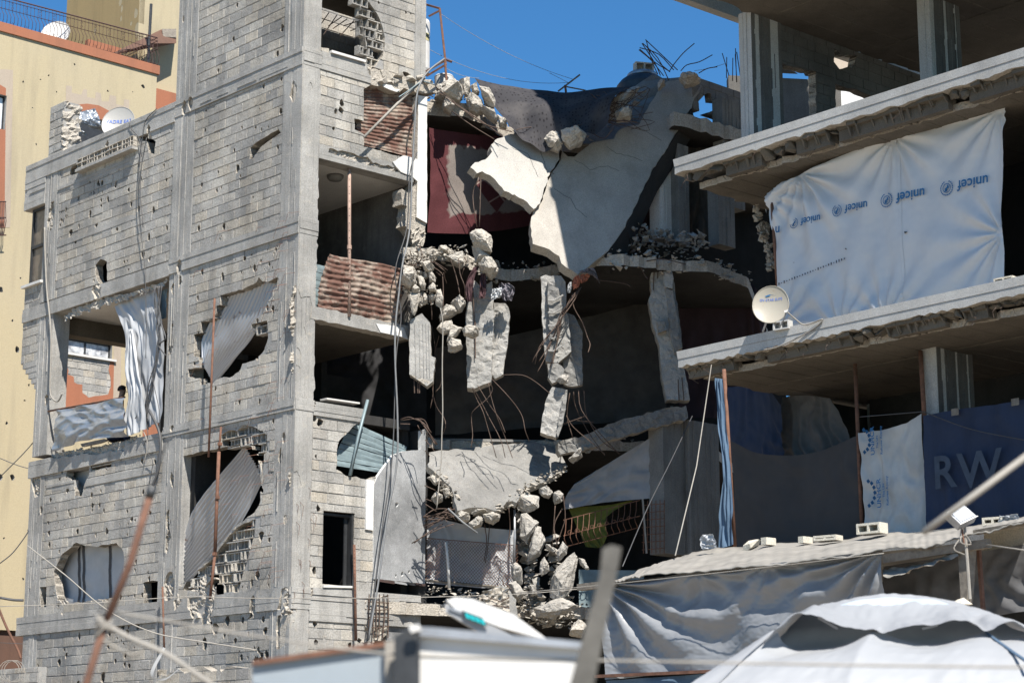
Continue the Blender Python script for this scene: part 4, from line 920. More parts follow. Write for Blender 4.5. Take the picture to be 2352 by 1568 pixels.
rubble('edge_rubble', [dep(1200, 1170, 39.3), dep(1215, 1300, 39.2), dep(1240, 1420, 39.0), dep(1300, 1400, 39.1), dep(1260, 1250, 39.4)], 170, .36, 17, house, back=.5, up=.3, mat='shade_chunk')
rubble('edge_rubble', [dep(1480, 200, 41), dep(1420, 260, 40.6), dep(1360, 300, 40.2), dep(1310, 300, 39.8), dep(1250, 320, 39.6)], 60, .2, 16, house, back=.4, mat='broken')
MB().hull([dep(x, y, d) for x, y, d in ((1300,330,41.2),(1290,300,41.4),(1400,235,41.6),(1500,172,42),(1580,180,42),(1540,250,41.6),(1400,330,41.2),(1400,330,42.4),(1560,240,42.6),(1300,320,42.2))], 0, 3, .06, 4).build('broken_roof_edge', 'dark_concrete', house)
# the great fallen slab
s3 = plane3(dep(1600, 190, 41.2), dep(1345, 625, 38.7), dep(1085, 385, 39.3))
FSP = [('T20', [(345,1045),(380,1080),(430,1080),(500,1020),(560,980),(700,960),(730,900),(790,870),(870,860),(900,800),(960,700),(1030,600),(1080,560),(1160,545),(1230,500),(1300,540),(1305,600),(1250,690),(1235,740),(1060,1030),(960,1180),(780,1560)]),
       ('T21', [(665,160),(560,240),(500,290),(450,320),(340,250),(330,200),(260,150),(140,110),(130,50)]), ('T20', [(135,1500),(150,1445),(205,1400),(230,1300),(275,1195),(335,1100)])]
fp = [q for w, P in FSP for q in s3.poly(v(w, *P))]
fs = thing('fallen_slab', 'huge fallen grey concrete floor slab hanging diagonally from the roof', 'concrete slab')
concrete('slab_face', (.36, .335, .30), dark=.72, warm=(.38, .34, .28), streak=.35, grain=70, bmp=.5, bd=.012)
concrete('wedge_face', (.38, .365, .34), dark=.8, warm=(.40, .37, .32), streak=.25, grain=70, bmp=.5, bd=.012)
MB().sheet(s3, rough(fp, .1, .016), [], -.26, 0, 0, 1).build('slab', ['slab_face', 'broken'], fs)
s4 = plane3(dep(1085, 385, 38.7), dep(1285, 350, 39.75), dep(1225, 480, 38.95))
WSP = [('T10', [(1475,1150),(1510,1120),(1580,1105),(1625,1050),(1620,1000),(1650,960),(1764,925)]), ('T20', [(60,920),(150,950),(220,975),(330,1040),(325,1100),(265,1190),(220,1300),(195,1400),(145,1440),(100,1390),(20,1340)]), ('T10', [(1764,1340),(1710,1310),(1640,1230),(1560,1180),(1520,1190)])]
wd = thing('slab_wedge', 'paler broken slab wedge with a pointed tip left of the fallen slab', 'concrete slab')
MB().sheet(s4, rough([q for w, P in WSP for q in s4.poly(v(w, *P))], .08, .018), [], -.2, 0, 0, 1).build('slab', ['wedge_face', 'broken'], wd)
rim = s3.poly(v('T20', (1236,742),(1060,1030),(960,1180),(780,1560)))+s3.poly(v('T21', (640,180)))
m = MB()
for i in range(len(rim)-1):
    p, q_ = rim[i], rim[i+1]; d = V((q_[0]-p[0], q_[1]-p[1])).normalized(); nx, ny = -d.y, d.x
    if s3.at(p[0]+nx, p[1]+ny).x < s3.at(*p).x: nx, ny = -nx, -ny
    e_ = .24; m.box8([s3.at(x, y, nn) for nn, e1 in ((-.5, e_), (-.03, .0)) for x, y in (p, q_, (q_[0]+nx*(e1+.02), q_[1]+ny*(e1+.02)), (p[0]+nx*(e1+.02), p[1]+ny*(e1+.02)))])
m.build('slab_rib', 'shade_black', fs)  # near-black strip: the shade on the slab's side put into its colour
for P in (((180,980),(210,1080),(240,1170),(290,1200)), ((0,1020),(110,1060),(180,1220)), ((290,1300),(400,1370),(440,1440),(520,1500)), ((650,1010),(720,1060),(800,1070),(900,1110)), ((880,880),(960,930),(1030,970)), ((430,1100),(540,1170),(660,1140),(740,1180))):
    W_ = P[0][0] < 250 and P[0][1] < 1100; SS = s4 if W_ else s3; pts = SS.poly(rough(v('T20', *P), 8, 1.6, R, False)); m = MB()
    m.tube([SS.at(x, y, -.001) for x, y in pts], .006, 4); m.build('crack', 'dark_metal', wd if W_ else fs)
# ---- single chunks
def ch(view, d, pts, th, label, mat='chunk', seed=0):
    """an angular lump: its outline from the picture, a rounded back and a raised front of real thickness"""
    q = random.Random(seed); P = [dep(x, y, d) for x, y in v(view, *pts)]; c = sum(P, V((0, 0, 0)))/len(P)
    pts3 = []
    for p in P: pts3 += [p+V((0, q.uniform(-.25, .1)*th, 0)), c.lerp(p, q.uniform(.7, .9))+V((0, th*q.uniform(.5, .8), 0)), c.lerp(p, q.uniform(.35, .75))+V((q.uniform(-.1, .1)*th, -th*q.uniform(.4, .7), q.uniform(-.1, .25)*th))]
    o = MB().hull(pts3, 0, 4, .012+.022*th, seed).build('concrete_chunk', mat); return tag(o, label, 'concrete chunk')
ch('B1', 38.5, [(905,270),(985,210),(1110,240),(1200,310),(1205,420),(1195,530),(1090,490),(990,480),(940,400)], .4, 'large lit chunk dangling on two bars below the carpet', seed=1)
ch('B1', 38.6, [(935,430),(1060,510),(1170,530),(1190,640),(1060,640),(990,660)], .3, 'narrow chunk between the two big ones below the carpet', seed=2)
ch('B1', 38.3, [(1015,690),(1090,605),(1200,630),(1280,720),(1275,800),(1190,860),(1060,770)], .42, 'chunk with a white painted face under the big dangling chunk', seed=3)
ch('B1', 37.9, [(35,730),(90,710),(190,720),(215,800),(215,930),(130,1000),(10,930),(20,850)], .45, 'large pale chunk at the left end of the hanging cluster', seed=4)
ch('B1', 38.0, [(270,650),(390,640),(455,720),(400,780),(330,770)], .3, 'flat pale chunk on the rebar tangle', seed=5)
ch('B1', 38.1, [(220,770),(290,765),(295,830),(230,830)], .2, 'small square chunk beside the large pale one', seed=6)
ch('B1', 38.1, [(300,785),(360,780),(365,850),(310,860)], .18, 'small chunk between two lit chunks in the cluster', seed=7)
ch('B1', 38.1, [(365,790),(420,790),(465,840),(460,910),(390,910)], .24, 'mid-sized chunk at the right of the upper cluster', seed=8)
ch('B1', 38.0, [(225,850),(310,840),(335,930),(325,1010),(280,1020),(235,940)], .25, 'tall upright chunk in the hanging cluster', seed=9)
ch('B1', 38.0, [(380,980),(430,920),(470,960),(465,1030),(390,1030)], .2, 'angular chunk hanging free right of the upright one', seed=10)
ch('B1', 37.9, [(150,990),(210,955),(265,1000),(250,1050),(170,1050)], .25, 'rounded chunk above the hanging slab shard', seed=11)
ch('B1', 37.9, [(120,1080),(150,1050),(260,1065),(245,1180),(190,1350),(150,1300)], .16, 'long grey slab shard pointing down in the cluster', seed=12)
ch('B1', 38.1, [(265,1040),(300,1020),(310,1120),(270,1240),(240,1220)], .14, 'narrow shard next to the long slab shard', seed=13)
ch('B1', 38.1, [(310,1050),(360,1090),(370,1170),(300,1210),(295,1140)], .16, 'broad grey shard right of the narrow one', seed=14)
ch('B1', 38.1, [(370,1080),(465,1070),(465,1130),(420,1175),(375,1160)], .18, 'square-cut shard at the lower right of the cluster', seed=15)
ch('B1', 38.1, [(470,1010),(530,1000),(575,1120),(550,1280),(470,1200)], .22, 'rough tall chunk threaded on a wire', seed=16)
ch('B1', 38.4, [(665,1190),(730,1130),(820,1130),(865,1190),(810,1290),(720,1310)], .35, 'upper of the two rounded chunks in mid air', seed=17)
ch('B1', 38.3, [(560,1290),(620,1235),(720,1220),(745,1290),(680,1340),(600,1370),(520,1430),(505,1350)], .35, 'lower of the two rounded chunks in mid air', seed=18)
ch('B1', 38.2, [(470,1520),(540,1440),(680,1400),(690,1480),(660,1568),(560,1600)], .2, 'pale curved plate chunk hanging under the rounded chunks', seed=19)
ch('B2', 38.2, [(600,20),(650,0),(740,30),(690,100),(600,200),(550,200)], .22, 'brown inner chunk beside the curved plate', seed=20)
ch('B2', 38.1, [(735,70),(830,0),(945,50),(930,120),(860,150),(760,130)], .32, 'sharp lit chunk before the hanging columns', seed=21)
ch('B2', 38.1, [(570,230),(610,185),(715,175),(748,270),(640,325),(575,310)], .25, 'lone chunk lowest in mid air', seed=22)
ch('B1', 38.6, [(490,480),(520,440),(645,470),(640,540),(500,530)], .3, 'pale block lying on the torn floor edge', seed=23)
ch('B1', 38.5, [(620,580),(840,560),(840,680),(790,720),(650,620)], .4, 'long lump of broken floor edge left of the dangling chunk', seed=24)
for i, (w, d, P, th, lab, mt) in enumerate((
    ('T10', 39.4, [(1225,680),(1250,590),(1400,570),(1440,640),(1400,700),(1290,700)], .6, 'big pale boulder of concrete on the roof edge beside the white tank', 'chunk'),
    ('T10', 39.2, [(1285,720),(1310,675),(1370,730),(1340,780),(1290,760)], .35, 'small boulder drooping below the big one at the roof edge', 'chunk'),
    ('T10', 39.6, [(1400,560),(1470,545),(1480,660),(1440,670)], .4, 'upright slab block at the roof edge', 'chunk'),
    ('T10', 39.5, [(1480,600),(1520,575),(1540,640),(1500,660)], .3, 'small pale block behind the roof-edge boulders', 'chunk'),
    ('T10', 39.4, [(1445,690),(1480,650),(1560,690),(1570,770),(1520,790),(1470,760)], .45, 'wide boulder in the middle of the row at the roof edge', 'chunk'),
    ('T10', 39.4, [(1540,600),(1600,620),(1650,690),(1640,760),(1580,720)], .5, 'layered block next to the spotted cloth', 'chunk'),
    ('T10', 39.3, [(1550,750),(1640,760),(1670,820),(1650,850),(1580,790)], .4, 'lower block in the row beside the spotted cloth', 'chunk'),
    ('T10', 39.3, [(1660,790),(1720,830),(1725,880),(1680,880)], .3, 'lowest block of the row hanging by the spotted cloth', 'chunk'),
    ('T20', 39.3, [(225,960),(260,910),(340,905),(350,1000),(320,1040),(250,1010)], .4, 'grey boulder resting on the fallen slab', 'chunk'),
    ('T20', 39.2, [(335,910),(440,890),(515,930),(490,980),(400,1020),(350,980)], .5, 'sandy boulder on the fallen slab beside the grey one', 'chunk'),
    ('T20', 39.8, [(710,780),(750,750),(820,770),(820,820),(720,830)], .35, 'yellowish block lodged in the rebar above the fallen slab', 'chunk'),
    ('T20', 40.6, [(1150,550),(1220,500),(1300,540),(1290,570),(1190,590)], .4, 'split chunk on the very top of the fallen slab', 'chunk'),
    ('T20', 40.6, [(1005,570),(1050,550),(1055,590),(1010,615)], .3, 'small chunk at the upper left rim of the fallen slab', 'chunk'),
    ('T20', 40.2, [(670,710),(860,590),(890,600),(730,720),(680,830)], .4, 'grey broken beam end above the yellowish block', 'shade_chunk'),
    ('B4', 38.3, [(150,680),(200,665),(290,720),(240,755)], .25, 'lit lump at the left rim of the sagging floor', 'chunk'),
    ('B4', 38.2, [(190,900),(250,820),(315,860),(310,920),(240,955)], .35, 'round lump over the rebar fan', 'chunk'),
    ('B4', 38.2, [(315,800),(370,780),(400,850),(340,900)], .22, 'cut lump at the sagging floor corner', 'chunk'),
    ('B4', 38.1, [(620,1050),(760,1005),(770,1020),(640,1065)], .2, 'flat sunlit slice below the sagging floor', 'chunk'),
    ('B4', 38.0, [(735,1070),(850,1040),(915,1070),(910,1120),(840,1165),(750,1130)], .35, 'pointed sunlit lump below the sagging floor', 'chunk'),
    ('B4', 38.0, [(580,1160),(700,1090),(740,1120),(720,1180),(640,1215)], .28, 'grey-green cut lump hanging below the sagging floor', 'chunk'),
    ('B4', 38.1, [(430,1070),(500,1030),(600,1060),(590,1130),(520,1150)], .3, 'crumbling tan lump under the lit corner', 'chunk'),
    ('B4', 39.0, [(1320,800),(1400,760),(1460,830),(1430,900),(1340,860)], .35, 'dark lump under the right edge of the sagging floor', 'shade_chunk'),
    ('B4', 39.0, [(1460,840),(1530,815),(1575,850),(1560,930),(1480,955)], .3, 'grey lump hanging beside the grey cloth', 'shade_chunk'),
    ('B4', 39.2, [(1625,490),(1700,430),(1760,400),(1770,460),(1680,525)], .35, 'lump on the tilted beam right of the broken column', 'shade_chunk'),
    ('B4', 39.0, [(1090,870),(1180,845),(1330,880),(1320,1000),(1200,1050),(1090,1010)], .3, 'top piece of the cracked hanging wall slab', 'shade_chunk'),
    ('B4', 38.9, [(1130,1060),(1190,1050),(1320,1150),(1230,1300),(1190,1370),(1120,1300)], .25, 'middle piece of the cracked hanging wall slab', 'shade_chunk'),
    ('B4', 38.9, [(1280,1170),(1340,1200),(1390,1350),(1330,1500),(1200,1560),(1230,1400)], .3, 'lower tan piece of the cracked hanging wall slab', 'shade_chunk'),
    ('B4', 38.7, [(1510,1450),(1570,1345),(1625,1400),(1610,1480),(1520,1560)], .2, 'upright grey shard before the window grille', 'shade_chunk'),
    ('B4', 38.7, [(1400,1370),(1440,1390),(1500,1440),(1470,1460),(1400,1420)], .2, 'small slanting shard between the wall slabs and the grille', 'shade_chunk'),
    ('B5', 38.7, [(1890,400),(1940,270),(2110,140),(2145,200),(2090,500),(1970,600),(1880,560)], .35, 'great black-stained plate standing among the rubble', 'shade_chunk'),
    ('B5', 38.6, [(1790,220),(1830,180),(1860,240),(1880,310),(1800,360),(1780,300)], .25, 'light shard leaning on the black-stained plate', 'shade_chunk'),
    ('B5', 38.6, [(1690,450),(1740,450),(1760,530),(1700,550)], .25, 'small block low in the rubble heap', 'shade_chunk'),
    ('B5', 38.5, [(1770,650),(1800,610),(1870,650),(1860,710),(1800,690)], .28, 'grey stone at the bottom of the rubble heap', 'shade_chunk'),
    ('B5', 38.5, [(2150,190),(2200,200),(2250,300),(2220,300),(2160,240)], .18, 'sliver leaning beside the blue tiled wall', 'shade_chunk'),
    ('B5', 38.4, [(1510,260),(1560,230),(1620,290),(1620,440),(1540,430)], .35, 'brown cracked lump left in the rubble heap', 'shade_chunk'),
    ('B5', 38.3, [(1490,430),(1560,400),(1650,520),(1600,600),(1520,560)], .35, 'dark lump behind the crushed column stump', 'shade_chunk'),
    ('B5', 38.4, [(1720,660),(2000,560),(2160,640),(2080,690),(1900,760),(1760,740)], .4, 'wide broken slab at the foot of the rubble heap', 'shade_chunk'),
    ('B5', 37.6, [(2060,920),(2110,810),(2190,780),(2230,830),(2180,940)], .5, 'pale boulder beside the foreground plank', 'chunk'))):
    ch(w, d, P, th, lab, mt, seed=40+i)
# ---- broken columns that hang on their bars
def hcol(name, view, d, outline, th, label, mat='concrete', bars=(), extra=()):
    t = thing(name, label, 'column'); c = dep(*v(view, outline[0])[0], d)
    F = Frame(dep(*v(view, outline[0])[0], d), (1, 0, 0), (0, 0, 1), (0, -1, 0)); P = rough(F.poly(v(view, *outline)), .09, .012)
    m = MB(); m.sheet(F, P, [], -th, 0, 0, 1, wob=.025); m.build('shaft', [mat, 'broken'], t)
    for w, dd, mt, O in extra:
        F2 = Frame(dep(*v(w, O[0])[0], dd), (1, 0, 0), (0, 0, 1), (0, -1, 0)); MB().sheet(F2, rough(F2.poly(v(w, *O)), .09, .012), [], -th*.6, 0, 0, 1, wob=.03).build('facet', [mt, 'broken'], t)
    for pts in bars: MB().tube([dep(*q_, d-.05) for q_ in v(view, *pts)], .011, 5).build('bar', 'rebar', t)
    return t
hc = plane3(dep(940, 740, 38.1), dep(965, 740, 38.02), dep(945, 860, 38.1))
t = thing('hanging_column', 'lit board-marked column stump hanging left above the plaster wall', 'column')
P = v('T11', (1060,640),(1140,590),(1200,650),(1205,880),(1235,900),(1220,1060),(1180,1090),(1130,1060),(1060,1010),(1055,800))
F = Frame(dep(*P[0], 38.0), (1, 0, 0), (0, 0, 1), (0, -1, 0)); m = MB(); m.sheet(F, rough(F.poly(P), .08, .01), [], -.3, 0, 0, 1, wob=.01)
for xx in (1095, 1125, 1150, 1172, 1190): m.tube([dep(*q_, 37.99) for q_ in v('T11', (xx, 660), (xx+8, 1030))], .008, 4)
m.build('shaft', ['concrete', 'broken'], t)
MB().hull([dep(*q_, dd) for dd, Q in ((38.0, [(1060,1010),(1130,1060),(1180,1090),(1205,1060)]), (38.3, [(1070,990),(1200,1060)])) for q_ in v('T11', *Q)]).build('broken_end', 'broken', t)
for x in (1090, 1115, 1130): MB().tube(DW('T11', 38.1, (x, 1050), (x+R.uniform(-8, 4), 1140)), .012, 5).build('bar', 'rebar', t)
hcol('hanging_column', 'T11', 38.6, [(1490,350),(1560,420),(1625,370),(1640,560),(1620,1060),(1560,1080),(1500,1110),(1455,1100),(1450,800),(1440,600)], .4, 'double column stump hanging in the middle with its left half in sunlight', 'concrete',
     [((1510,640),(1512,900)), ((1495,420),(1510,760))], [('T11', 38.8, 'concrete', [(1640,520),(1720,520),(1750,580),(1740,760),(1700,1010),(1650,1040),(1610,1000)])])
tcol = hcol('hanging_column', 'B3', 39.0, [(165,280),(215,255),(290,270),(380,265),(425,330),(430,640),(460,720),(480,1060),(400,1130),(340,1180),(220,1170),(195,960),(180,700)], .3, 'ribbed broken column stump hanging below the fallen slab with rods beside it', 'concrete', (),
     [('B3', 38.85, 'dark_concrete', [(235,330),(350,400),(370,640),(330,1040),(260,1050),(250,700)]), ('B3', 39.2, 'dark_concrete', [(440,660),(520,680),(600,860),(600,1400),(500,1430),(410,1400),(400,1150),(470,1060)])])
for k, y in enumerate((525, 655, 790, 920, 1050)): MB().tube(DW('B3', 38.78, (240, y), (300, y+5), (400-k*3, y-55)), .02, 5).build('stirrup', 'concrete', tcol)
hcol('hanging_column', 'B3', 38.9, [(235,1190),(340,1180),(420,1250),(400,1310),(290,1400),(240,1330)], .3, 'crumbled neck under the ribbed hanging column', 'dark_concrete')
hcol('hanging_column', 'B3', 38.8, [(290,1420),(440,1460),(400,1600),(360,1860),(330,1960),(230,1930),(160,1900),(180,1760),(220,1560)], .35, 'lowest broken column piece leaning below the crumbled neck', 'concrete', (), [('B3', 38.72, 'dark_concrete', [(445,1450),(440,1560),(400,1800),(350,1950),(330,1900),(390,1560)])])
ch('B3', 38.7, [(325,1360),(360,1310),(455,1305),(440,1390),(370,1395)], .25, 'stone wedged in the neck of the broken column', 'shade_chunk', 90)
hcol('cracked_column', 'B3', 39.6, [(1310,240),(1440,160),(1520,145),(1550,300),(1590,560),(1650,1010),(1640,1120),(1700,1400),(1720,1568),(1480,1568),(1430,1300),(1400,1000),(1330,760),(1290,520),(1320,430)], .35, 'shattered leaning column at the right under the rubble floor', 'concrete', [((1350,200),(1340,420)), ((1390,190),(1385,300)), ((1640,1330),(1660,1568)), ((1600,1350),(1610,1568))],
     [('B3', 39.5, 'dark_concrete', [(1470,400),(1550,430),(1640,1010),(1560,1080),(1530,960),(1500,720)]), ('B3', 39.4, 'dark_concrete', [(1385,750),(1470,730),(1480,840),(1390,860)]), ('B3', 39.5, 'concrete', [(1430,160),(1530,150),(1550,300),(1540,400),(1460,380)])])
# tilted edge beam and the column that carries it
bm_ = plane3(dep(1310, 1045, 39.2), dep(1545, 960, 39.9), dep(1400, 960, 40.2)); F = Frame(dep(1310, 1045, 39.3), (1, .12, 0), (0, 0, 1), (.12, -1, 0))
MB().sheet(F, rough(F.poly(v('T21', (310,1480),(500,1430),(800,1310),(1060,1240),(1200,1230),(1210,1320),(1040,1360),(850,1410),(560,1510),(330,1568))), .1, .03), [], -.35, 0, 0, 1, wob=.03).build('tilted_beam', ['dark_concrete', 'broken'], house)
rubble('edge_rubble', [dep(1300, 1040, 39.2), dep(1400, 1000, 39.4), dep(1540, 945, 39.8)], 45, .15, 12, house, back=.3, mat='dark_concrete')
cF = Frame(dep(1565, 1000, 39.6), b, Z, -a)
def cbox(name, x0, x1, y0, y1, d, mat, depth=.4, F0=None):
    F = Frame(dep(x0, y1, d), (F0 or FF).u, Z, (F0 or FF).n); A_, B_ = F.px(x0, y1), F.px(x1, y0)
    return boards(name, F, A_[0], F.px(x1, y1)[0], A_[1], F.px(x0, y0)[1], True, [], 0, depth, .12, seed=int(x0), mat=mat)
cbox('front_column', 1527, 1592, 960, 1270, 39.6, 'dark_concrete'); cbox('side_wall', 1592, 1660, 965, 1420, 40.0, 'dark_concrete')
cbox('rear_column', 1517, 1560, 350, 545, 40.6, 'plaster', .3); cbox('rear_column', 1560, 1586, 330, 555, 40.7, 'dark_concrete', .3); cbox('rear_column', 1652, 1690, 430, 560, 40.8, 'dark_concrete', .3); cbox('rear_column', 1665, 1712, 225, 470, 41.2, 'dark_concrete', .3)
RB_ = []; FR_ = Frame(dep(1590, 175, 41.0), FF.u, Z, FF.n); A_ = FR_.px(1590, 175); B_ = FR_.px(1712, 200)
block_wall(FR_, A_[0], B_[0], A_[1]-.75, A_[1]+.02, [rough(FR_.poly(v('T20', (1290,700),(1330,650),(1370,640),(1380,700),(1480,710),(1470,740),(1290,800))), .1, .02)], [], [], 77, store=RB_)
emit_blocks(RB_, house, 40, mats=('dark_concrete', 'broken'), rest='block_rest')
MB().box8([FR_.at(s, z, n) for n in (-.4, -.15) for s, z in ((FR_.px(1592,290)[0], FR_.px(1592,290)[1]), (FR_.px(1672,300)[0], FR_.px(1592,290)[1]), (FR_.px(1672,300)[0], FR_.px(1592,262)[1]), (FR_.px(1592,290)[0], FR_.px(1592,262)[1]))]).build('lintel_beam', 'dark_concrete', house)
# pillar stump and torn reinforced column low on the front
st = thing('column_stump', 'crushed pale column stump with ragged top near the foreground', 'column')
F = Frame(dep(*v('B5', (1260,480))[0], 37.8), (1, 0, 0), (0, 0, 1), (0, -1, 0))
m = MB(); P = rough(F.poly(v('B5', (1255,500),(1340,470),(1450,460),(1510,500),(1560,580),(1590,810),(1330,830),(1280,640))), .08, .02); m.sheet(F, P, [], -.35, -.02, 0, 1); patch(m, F, F.poly(v('B5', (1255,490),(1500,470),(1490,800),(1330,820),(1270,620))), .02, .05, .05, 1); m.build('shaft', ['concrete', 'broken'], st)
for P in (((1455,455),(1430,395)), ((1515,480),(1460,425)), ((1300,560),(1420,600),(1500,560)), ((1310,640),(1420,640),(1500,660))): MB().tube(DW('B5', 37.7, *P), .011, 5).build('bar', 'rebar', st)
m = MB(); P = rough(FF.poly(v('A8', (930,1150),(1220,1160),(1240,1350),(1200,1568),(1150,1700),(900,1700),(930,1450))), .1, .02); m.sheet(FF, P, [], -.35, -.03, 0, 1); patch(m, FF, P, .0, .03, .05, 1)
m.build('torn_column', ['broken', 'broken'], house)
for P in [((x, 1130), (x+R.uniform(-15, 15), 1350), (x+R.uniform(-15, 10), 1660)) for x in (985, 1035, 1070, 1110, 1160, 1210)]+[((970, y), (1100, y+R.uniform(-10, 15)), (1225, y+R.uniform(-20, 20))) for y in (1220, 1310, 1410, 1530)]: MB().tube(FW('A8', .08, *P), .011, 5).build('bar', 'rebar', house)
MB().sheet(FF, FJ(('A8', [(1220,1290),(1560,1300),(1560,1700),(1210,1700)]), amp=.006), [], -.3, -.05, 0, 1).build('low_plaster_wall', ['grey_plaster', 'broken'], house)
# bent reinforcement bars: each its own thing where one can follow it
ORD = ['first', 'second', 'third', 'fourth', 'fifth', 'sixth', 'seventh', 'eighth', 'ninth', 'tenth', 'eleventh']
def bars(view, d, L, label, group, r=.011, mat='rebar', tell=True):
    order = sorted(range(len(L)), key=lambda i: L[i][-1][0])
    for i, P in enumerate(L):
        lab = label if not tell or len(L) > 11 or len(L) == 1 else label+', '+ORD[order.index(i)]+' tip from the left'
        wireo('rebar', spline([dep(*q_, d+R.uniform(-.15, .15)) for q_ in rough(v(view, *P), 40, 2.2, R, False)], 3), r*.8, mat, lab, 'rebar', group)
bars('B3', 38.7, [((560,420),(480,520),(380,660),(330,780),(200,940),(75,1170)), ((540,430),(450,560),(370,700),(320,800),(150,1000),(105,1190)), ((530,440),(440,600),(350,740),(240,900),(85,1140)), ((580,410),(500,540),(400,690),(270,940),(210,1060),(145,1165)), ((560,400),(470,560),(390,700),(330,850),(200,1120),(130,1275)), ((500,460),(410,620),(360,760),(340,940),(320,1060),(290,1185)), ((600,380),(520,500),(430,640),(370,740),(330,900)), ((520,440),(430,600),(380,720),(350,900),(260,1225))],
     'rod in the sheaf of bare rods below the fallen slab', 'sheaf of rods below the fallen slab', .013)
bars('B3', 38.6, [((490,470),(520,600),(600,760),(660,900),(672,980),(660,1068)),], 'single rod curving down right of the sheaf of rods', None, .014)
bars('B3', 39.2, [((800,90),(940,75),(1090,95),(1180,150),(1240,260),(1280,300)), ((1270,115),(1450,100),(1680,150)), ((740,315),(900,330),(1040,350),(1105,385))], 'rod arching out of the rubble floor edge', 'rods arching from the rubble floor', .014)
bars('T20', 40.8, [((1085,560),(1000,400),(900,300)), ((1140,490),(1040,390),(920,275)), ((1110,480),(1010,380),(880,330)), ((1050,520),(960,420),(875,345)), ((1095,500),(1000,420),(925,320)), ((1080,495),(980,430),(880,340)), ((1020,520),(985,440),(895,300)), ((1000,510),(960,410),(925,280)), ((1085,500),(1115,440),(1180,370),(1257,300)), ((1160,490),(1200,455),(1290,425),(1380,380)), ((1290,510),(1350,475),(1414,462))],
     'bare rod sticking up against the sky above the fallen slab', 'rods against the sky above the fallen slab', .014)
bars('T20', 41.2, [((1480,540),(1480,395)), ((1515,560),(1522,400)), ((1550,570),(1540,335)), ((1578,580),(1548,360)), ((1556,565),(1538,375)), ((1500,530),(1448,368)), ((1585,590),(1570,570),(1595,560))], 'upright starter bar on the roof beside the bare column', 'starter bars on the roof at the right', .013)
q = random.Random(31)
bars('T20', 39.9, [tuple((q.uniform(560, 960)+k*q.uniform(-30, 30), q.uniform(600, 900)) for k in range(4)) for _ in range(14)], 'bent rod in the tangle above the fallen slab', 'tangle of rods above the fallen slab', .009)
bars('T20', 39.4, [((0,900),(140,870),(300,890)), ((280,890),(560,850),(760,835),(880,850)), ((450,880),(600,840),(860,840)), ((550,920),(640,960),(700,880))], 'long brown rod lying along the top of the fallen slab', 'rods lying on the fallen slab', .011)
bars('T10', 38.9, [((1240,600),(1400,720),(1560,840),(1700,940)), ((1260,640),(1420,740),(1580,860),(1690,935)), ((1355,770),(1500,870),(1650,965)), ((1430,760),(1560,850),(1764,910))], 'taut rod stretched from the roof edge to the fallen slab', 'rods stretched from the roof edge to the slab', .013)
bars('T20', 38.6, [((-235,1240),(-265,1320),(-260,1440),(-240,1568)), ((-215,1235),(-222,1400),(-225,1560))], 'rod hanging before the carpet and holding the big chunk', 'rods before the carpet', .012)
bars('B1', 38.1, [((130,480),(160,600),(150,680)), ((220,460),(230,560),(140,690)), ((270,450),(285,550),(260,640)), ((180,600),(330,660),(480,740),(550,800)), ((300,640),(420,650),(560,730),(600,785)), ((440,650),(520,700),(620,755)), ((470,780),(530,825)), ((560,780),(580,850),(610,925)), ((120,570),(200,640),(240,720)), ((130,700),(300,650)), ((650,620),(710,740),(750,880),(780,1050)), ((770,610),(780,800),(830,960),(850,1130),(870,1080)), ((560,800),(555,1000),(565,1250)), ((850,590),(870,640)), ((845,730),(805,820)), ((0,920),(90,880)), ((380,900),(400,1000),(405,1200),(420,1400))],
     'short bent rod in the hanging cluster of chunks', 'rods in the hanging cluster of chunks', .012)
bars('B2', 38.4, [((380,0),(400,200),(420,320),(400,500),(395,760),(430,950),(510,1100),(545,1200),(510,1280)), ((460,120),(420,320),(400,560),(400,820),(360,980)), ((500,330),(490,690),(420,790)), ((850,740),(900,860),(980,1000),(1030,1200),(1140,1568)), ((870,740),(960,900),(1060,1100),(1200,1360),(1245,1568)), ((930,710),(960,790),(1080,960),(1190,1100),(1245,1270)), ((1045,670),(1080,860),(1150,1090),(1260,1350),(1330,1568)), ((1060,670),(1090,760),(1050,860),(880,1000),(850,1080),(860,1300),(840,1440)), ((1080,650),(1250,790),(1380,950),(1440,1080),(1480,1250),(1530,1370)), ((1200,595),(1440,600),(1600,660),(1775,810))],
     'thin wire dangling in the dark gap under the columns', 'wires dangling in the dark gap', .010)
bars('B2', 37.9, [((0,1105),(90,1090),(180,1110),(290,1160),(370,1270)), ((20,1130),(200,1115),(300,1200),(380,1340),(415,1415)), ((180,1100),(280,1130),(350,1250)), ((210,1180),(260,1280)), ((300,1270),(440,1415)), ((300,1360),(405,1485)), ((300,1490),(350,1550)), ((0,1170),(120,1170)), ((240,1120),(330,1260),(445,1410))], 'rod spraying out of the broken front beam', 'rods from the broken front beam', .012)
q = random.Random(32)
bars('B4', 38.0, [((420+q.uniform(-60, 60), 1060+q.uniform(-60, 80)), (300+q.uniform(-60, 60), 1060+q.uniform(-50, 70)), (130+q.uniform(-20, 20), 1140+q.uniform(-60, 80))) for _ in range(12)]+[((130,760),(240,810)), ((130,900),(220,930)), ((140,960),(250,1030)), ((0,1370),(130,1290),(300,1210),(440,1160)), ((10,1360),(150,1270),(320,1160)), ((480,1030),(560,1100))], 'rod in the fan of bars under the lit floor corner', 'fan of bars under the lit floor corner', .012)
